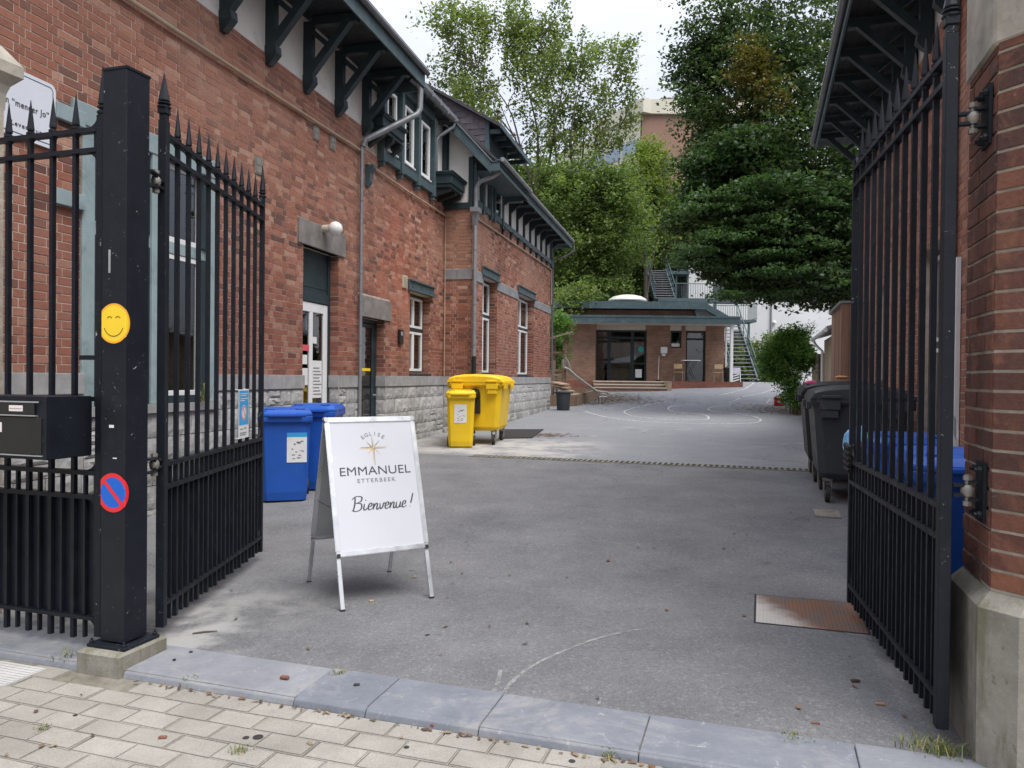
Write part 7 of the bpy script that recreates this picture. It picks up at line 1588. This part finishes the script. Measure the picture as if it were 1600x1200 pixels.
def tuft(label, P, n, h, seed, spread=.05, up=1.0):
    r2 = np.random.RandomState(seed); V = []; Q = []
    for i in range(n):
        x, y = r2.normal(size=2) * spread; a = r2.uniform(0, 6.28); l = h * r2.uniform(.4, 1.1); t = r2.uniform(.2, 1.0) * l; w_ = .0022
        c, s = math.cos(a), math.sin(a); o = len(V)
        V += [(x - s * w_, y + c * w_, 0), (x + s * w_, y - c * w_, 0), (x + c * t * .5 + s * w_ * .8, y + s * t * .5 - c * w_ * .8, l * .6 * up), (x + c * t * .5 - s * w_ * .8, y + s * t * .5 + c * w_ * .8, l * .6 * up)]
        V += [(x + c * t * .5 - s * w_ * .8, y + s * t * .5 + c * w_ * .8, l * .6 * up), (x + c * t * .5 + s * w_ * .8, y + s * t * .5 - c * w_ * .8, l * .6 * up), (x + c * t, y + s * t, l * .75 * up), (x + c * t - .0005, y + s * t, l * .75 * up)]
        Q += [(o, o + 1, o + 2, o + 3), (o + 4, o + 5, o + 6, o + 7)]
    o = fast_mesh('grass_tuft', np.array(V), np.array(Q), M['grass'], None, Matrix.Translation(P), None); tag(o, label, 'grass tuft'); return o
def gp_(px, py, z=0): hx = 589 + (px - 800) * .01; Y = (CAMH - z) * 1200 / (py - hx); return Vector(((px - 800) / 1200 * Y, Y, z))
tuft('green weed tuft against the left side of the concrete footing', gp_(108, 1034, -.035), 70, .075, 1, .03)
tuft('weed tuft in the first kerb joint right of the footing', gp_(305, 1068, -.03), 45, .05, 2, .025)
tuft('grass tuft in the kerb joint below the A-board', gp_(478, 1092, -.035), 70, .045, 3, .03)
tuft('dry moss tuft at the back of the kerb below the A-board', gp_(533, 1055, 0), 40, .03, 4, .018)
tuft('small green weed at the front of the kerb in the middle', gp_(965, 1180, -.035), 90, .04, 5, .04)
tuft('dry grass tuft at the foot of the right hinge stile', gp_(1450, 1172, 0), 90, .055, 6, .05)
tuft('yellow dry grass patch on the kerb near the right gate leaf', gp_(1252, 1155, .0), 50, .025, 7, .03)
tuft('green weed growing against the right pier plinth', gp_(1488, 1180, 0), 110, .08, 8, .035)
tuft('tiny weed in a paver joint at the lower left', gp_(68, 1142, -.035), 25, .025, 9, .014)
tuft('dry weed in a paver joint below the grey chewing gum spots', gp_(378, 1176, -.035), 45, .03, 10, .022)
tuft('tall weed growing on the sill end below the big window', Vector(FM @ Vector((7.62, -.12, 1.18))), 60, .30, 11, .03, 1.2)
def chip(label, px, py, z, l, w_, col, seed, a=0, cat='brick chip', name='brick_chip'):
    P = gp_(px, py, z); rr = random.Random(seed); bm = bmesh.new(); bmesh.ops.create_cube(bm, size=1)
    for v in bm.verts: v.co = Vector((v.co.x * l * rr.uniform(.75, 1.1), v.co.y * w_ * rr.uniform(.75, 1.1), (v.co.z + .5) * w_ * .55 * rr.uniform(.7, 1.1)))
    bmesh.ops.bevel(bm, geom=bm.edges[:], offset=w_ * .12, segments=1, affect='EDGES'); me = bpy.data.meshes.new(name); bm.to_mesh(me); bm.free(); me.materials.append(col)
    tag(mk(name, me, None, Matrix.Translation(P) @ Matrix.Rotation(a, 4, 'Z')), label, cat)
rbm = simple('red_brick_chip', (.17, .07, .05), .9, .3, 30, .6)
chip('red brick chip on the pavers beside the concrete footing', 137, 1046, -.036, .04, .022, rbm, 1, .1); chip('red brick chip near the first kerb joint', 291, 1068, -.03, .045, .022, rbm, 2, .2); chip('red brick chip lying on the kerb below the A-board', 448, 1062, .002, .05, .025, rbm, 3, -.3)
chip('dark red chip at the front of the kerb in the middle', 683, 1136, -.036, .04, .025, rbm, 4, .8); chip('small reddish chip in the pavers at the lower left', 258, 1156, -.036, .035, .02, rbm, 5, .1); chip('dark brown fallen leaf on the asphalt near the right gate leaf', 1343, 1067, .001, .045, .022, simple('dark_leaf', (.06, .035, .025), .8), 6, .1, 'leaf', 'fallen_leaf')
chip('tan fallen leaf curled on the asphalt near the right gate leaf', 1382, 1103, .001, .05, .02, simple('tan_leaf', (.32, .19, .09), .8), 7, -.2, 'leaf', 'fallen_leaf'); chip('reddish stalk fragment on the asphalt above the right-hand kerb', 1282, 1133, .001, .04, .012, rbm, 8, -.3, 'leaf', 'fallen_leaf')
chip('pale leaf on the asphalt below the middle of the A-board', 583, 941, .001, .03, .022, simple('pale_leaf', (.36, .26, .15), .8), 9, .5, 'leaf', 'fallen_leaf'); chip('dark flake of stone on the kerb left of the scraped joint', 561, 1073, .002, .03, .018, M['rubber'], 10, .2, 'stone chip', 'stone_chip'); chip('black crumb on the kerb beside the footing', 275, 1033, .002, .018, .015, M['rubber'], 11, .2, 'stone chip', 'stone_chip'); chip('black lump on the kerb stone right of the footing', 301, 1021, .002, .02, .016, M['rubber'], 12, .2, 'stone chip', 'stone_chip')
chip('dark scrap on the asphalt between A-board and kerb', 671, 994, .001, .03, .012, M['rubber'], 13, .5, 'litter', 'scrap')
g = MB(); g.tube([gp_(303, 991, .006), gp_(322, 988.5, .007), gp_(342, 987, .006)], [.004, .006, .003], 5); tag(g.build('stick', M['bark']), 'short dark stick on the asphalt near the left gate leaf', 'stick')
g = MB()
for px, py, r_ in ((388, 1155, .014), (407, 1154, .022), (120, 1120, .010), (640, 1170, .012), (900, 1192, .014)): c = gp_(px, py, -.0335); g.lathe([(r_ * .6, 0), (r_, 0), (r_, .0012), (.001, .0015)], c, 12)
g.build('chewing_gum_spots', M['rubber'], kind='stuff')
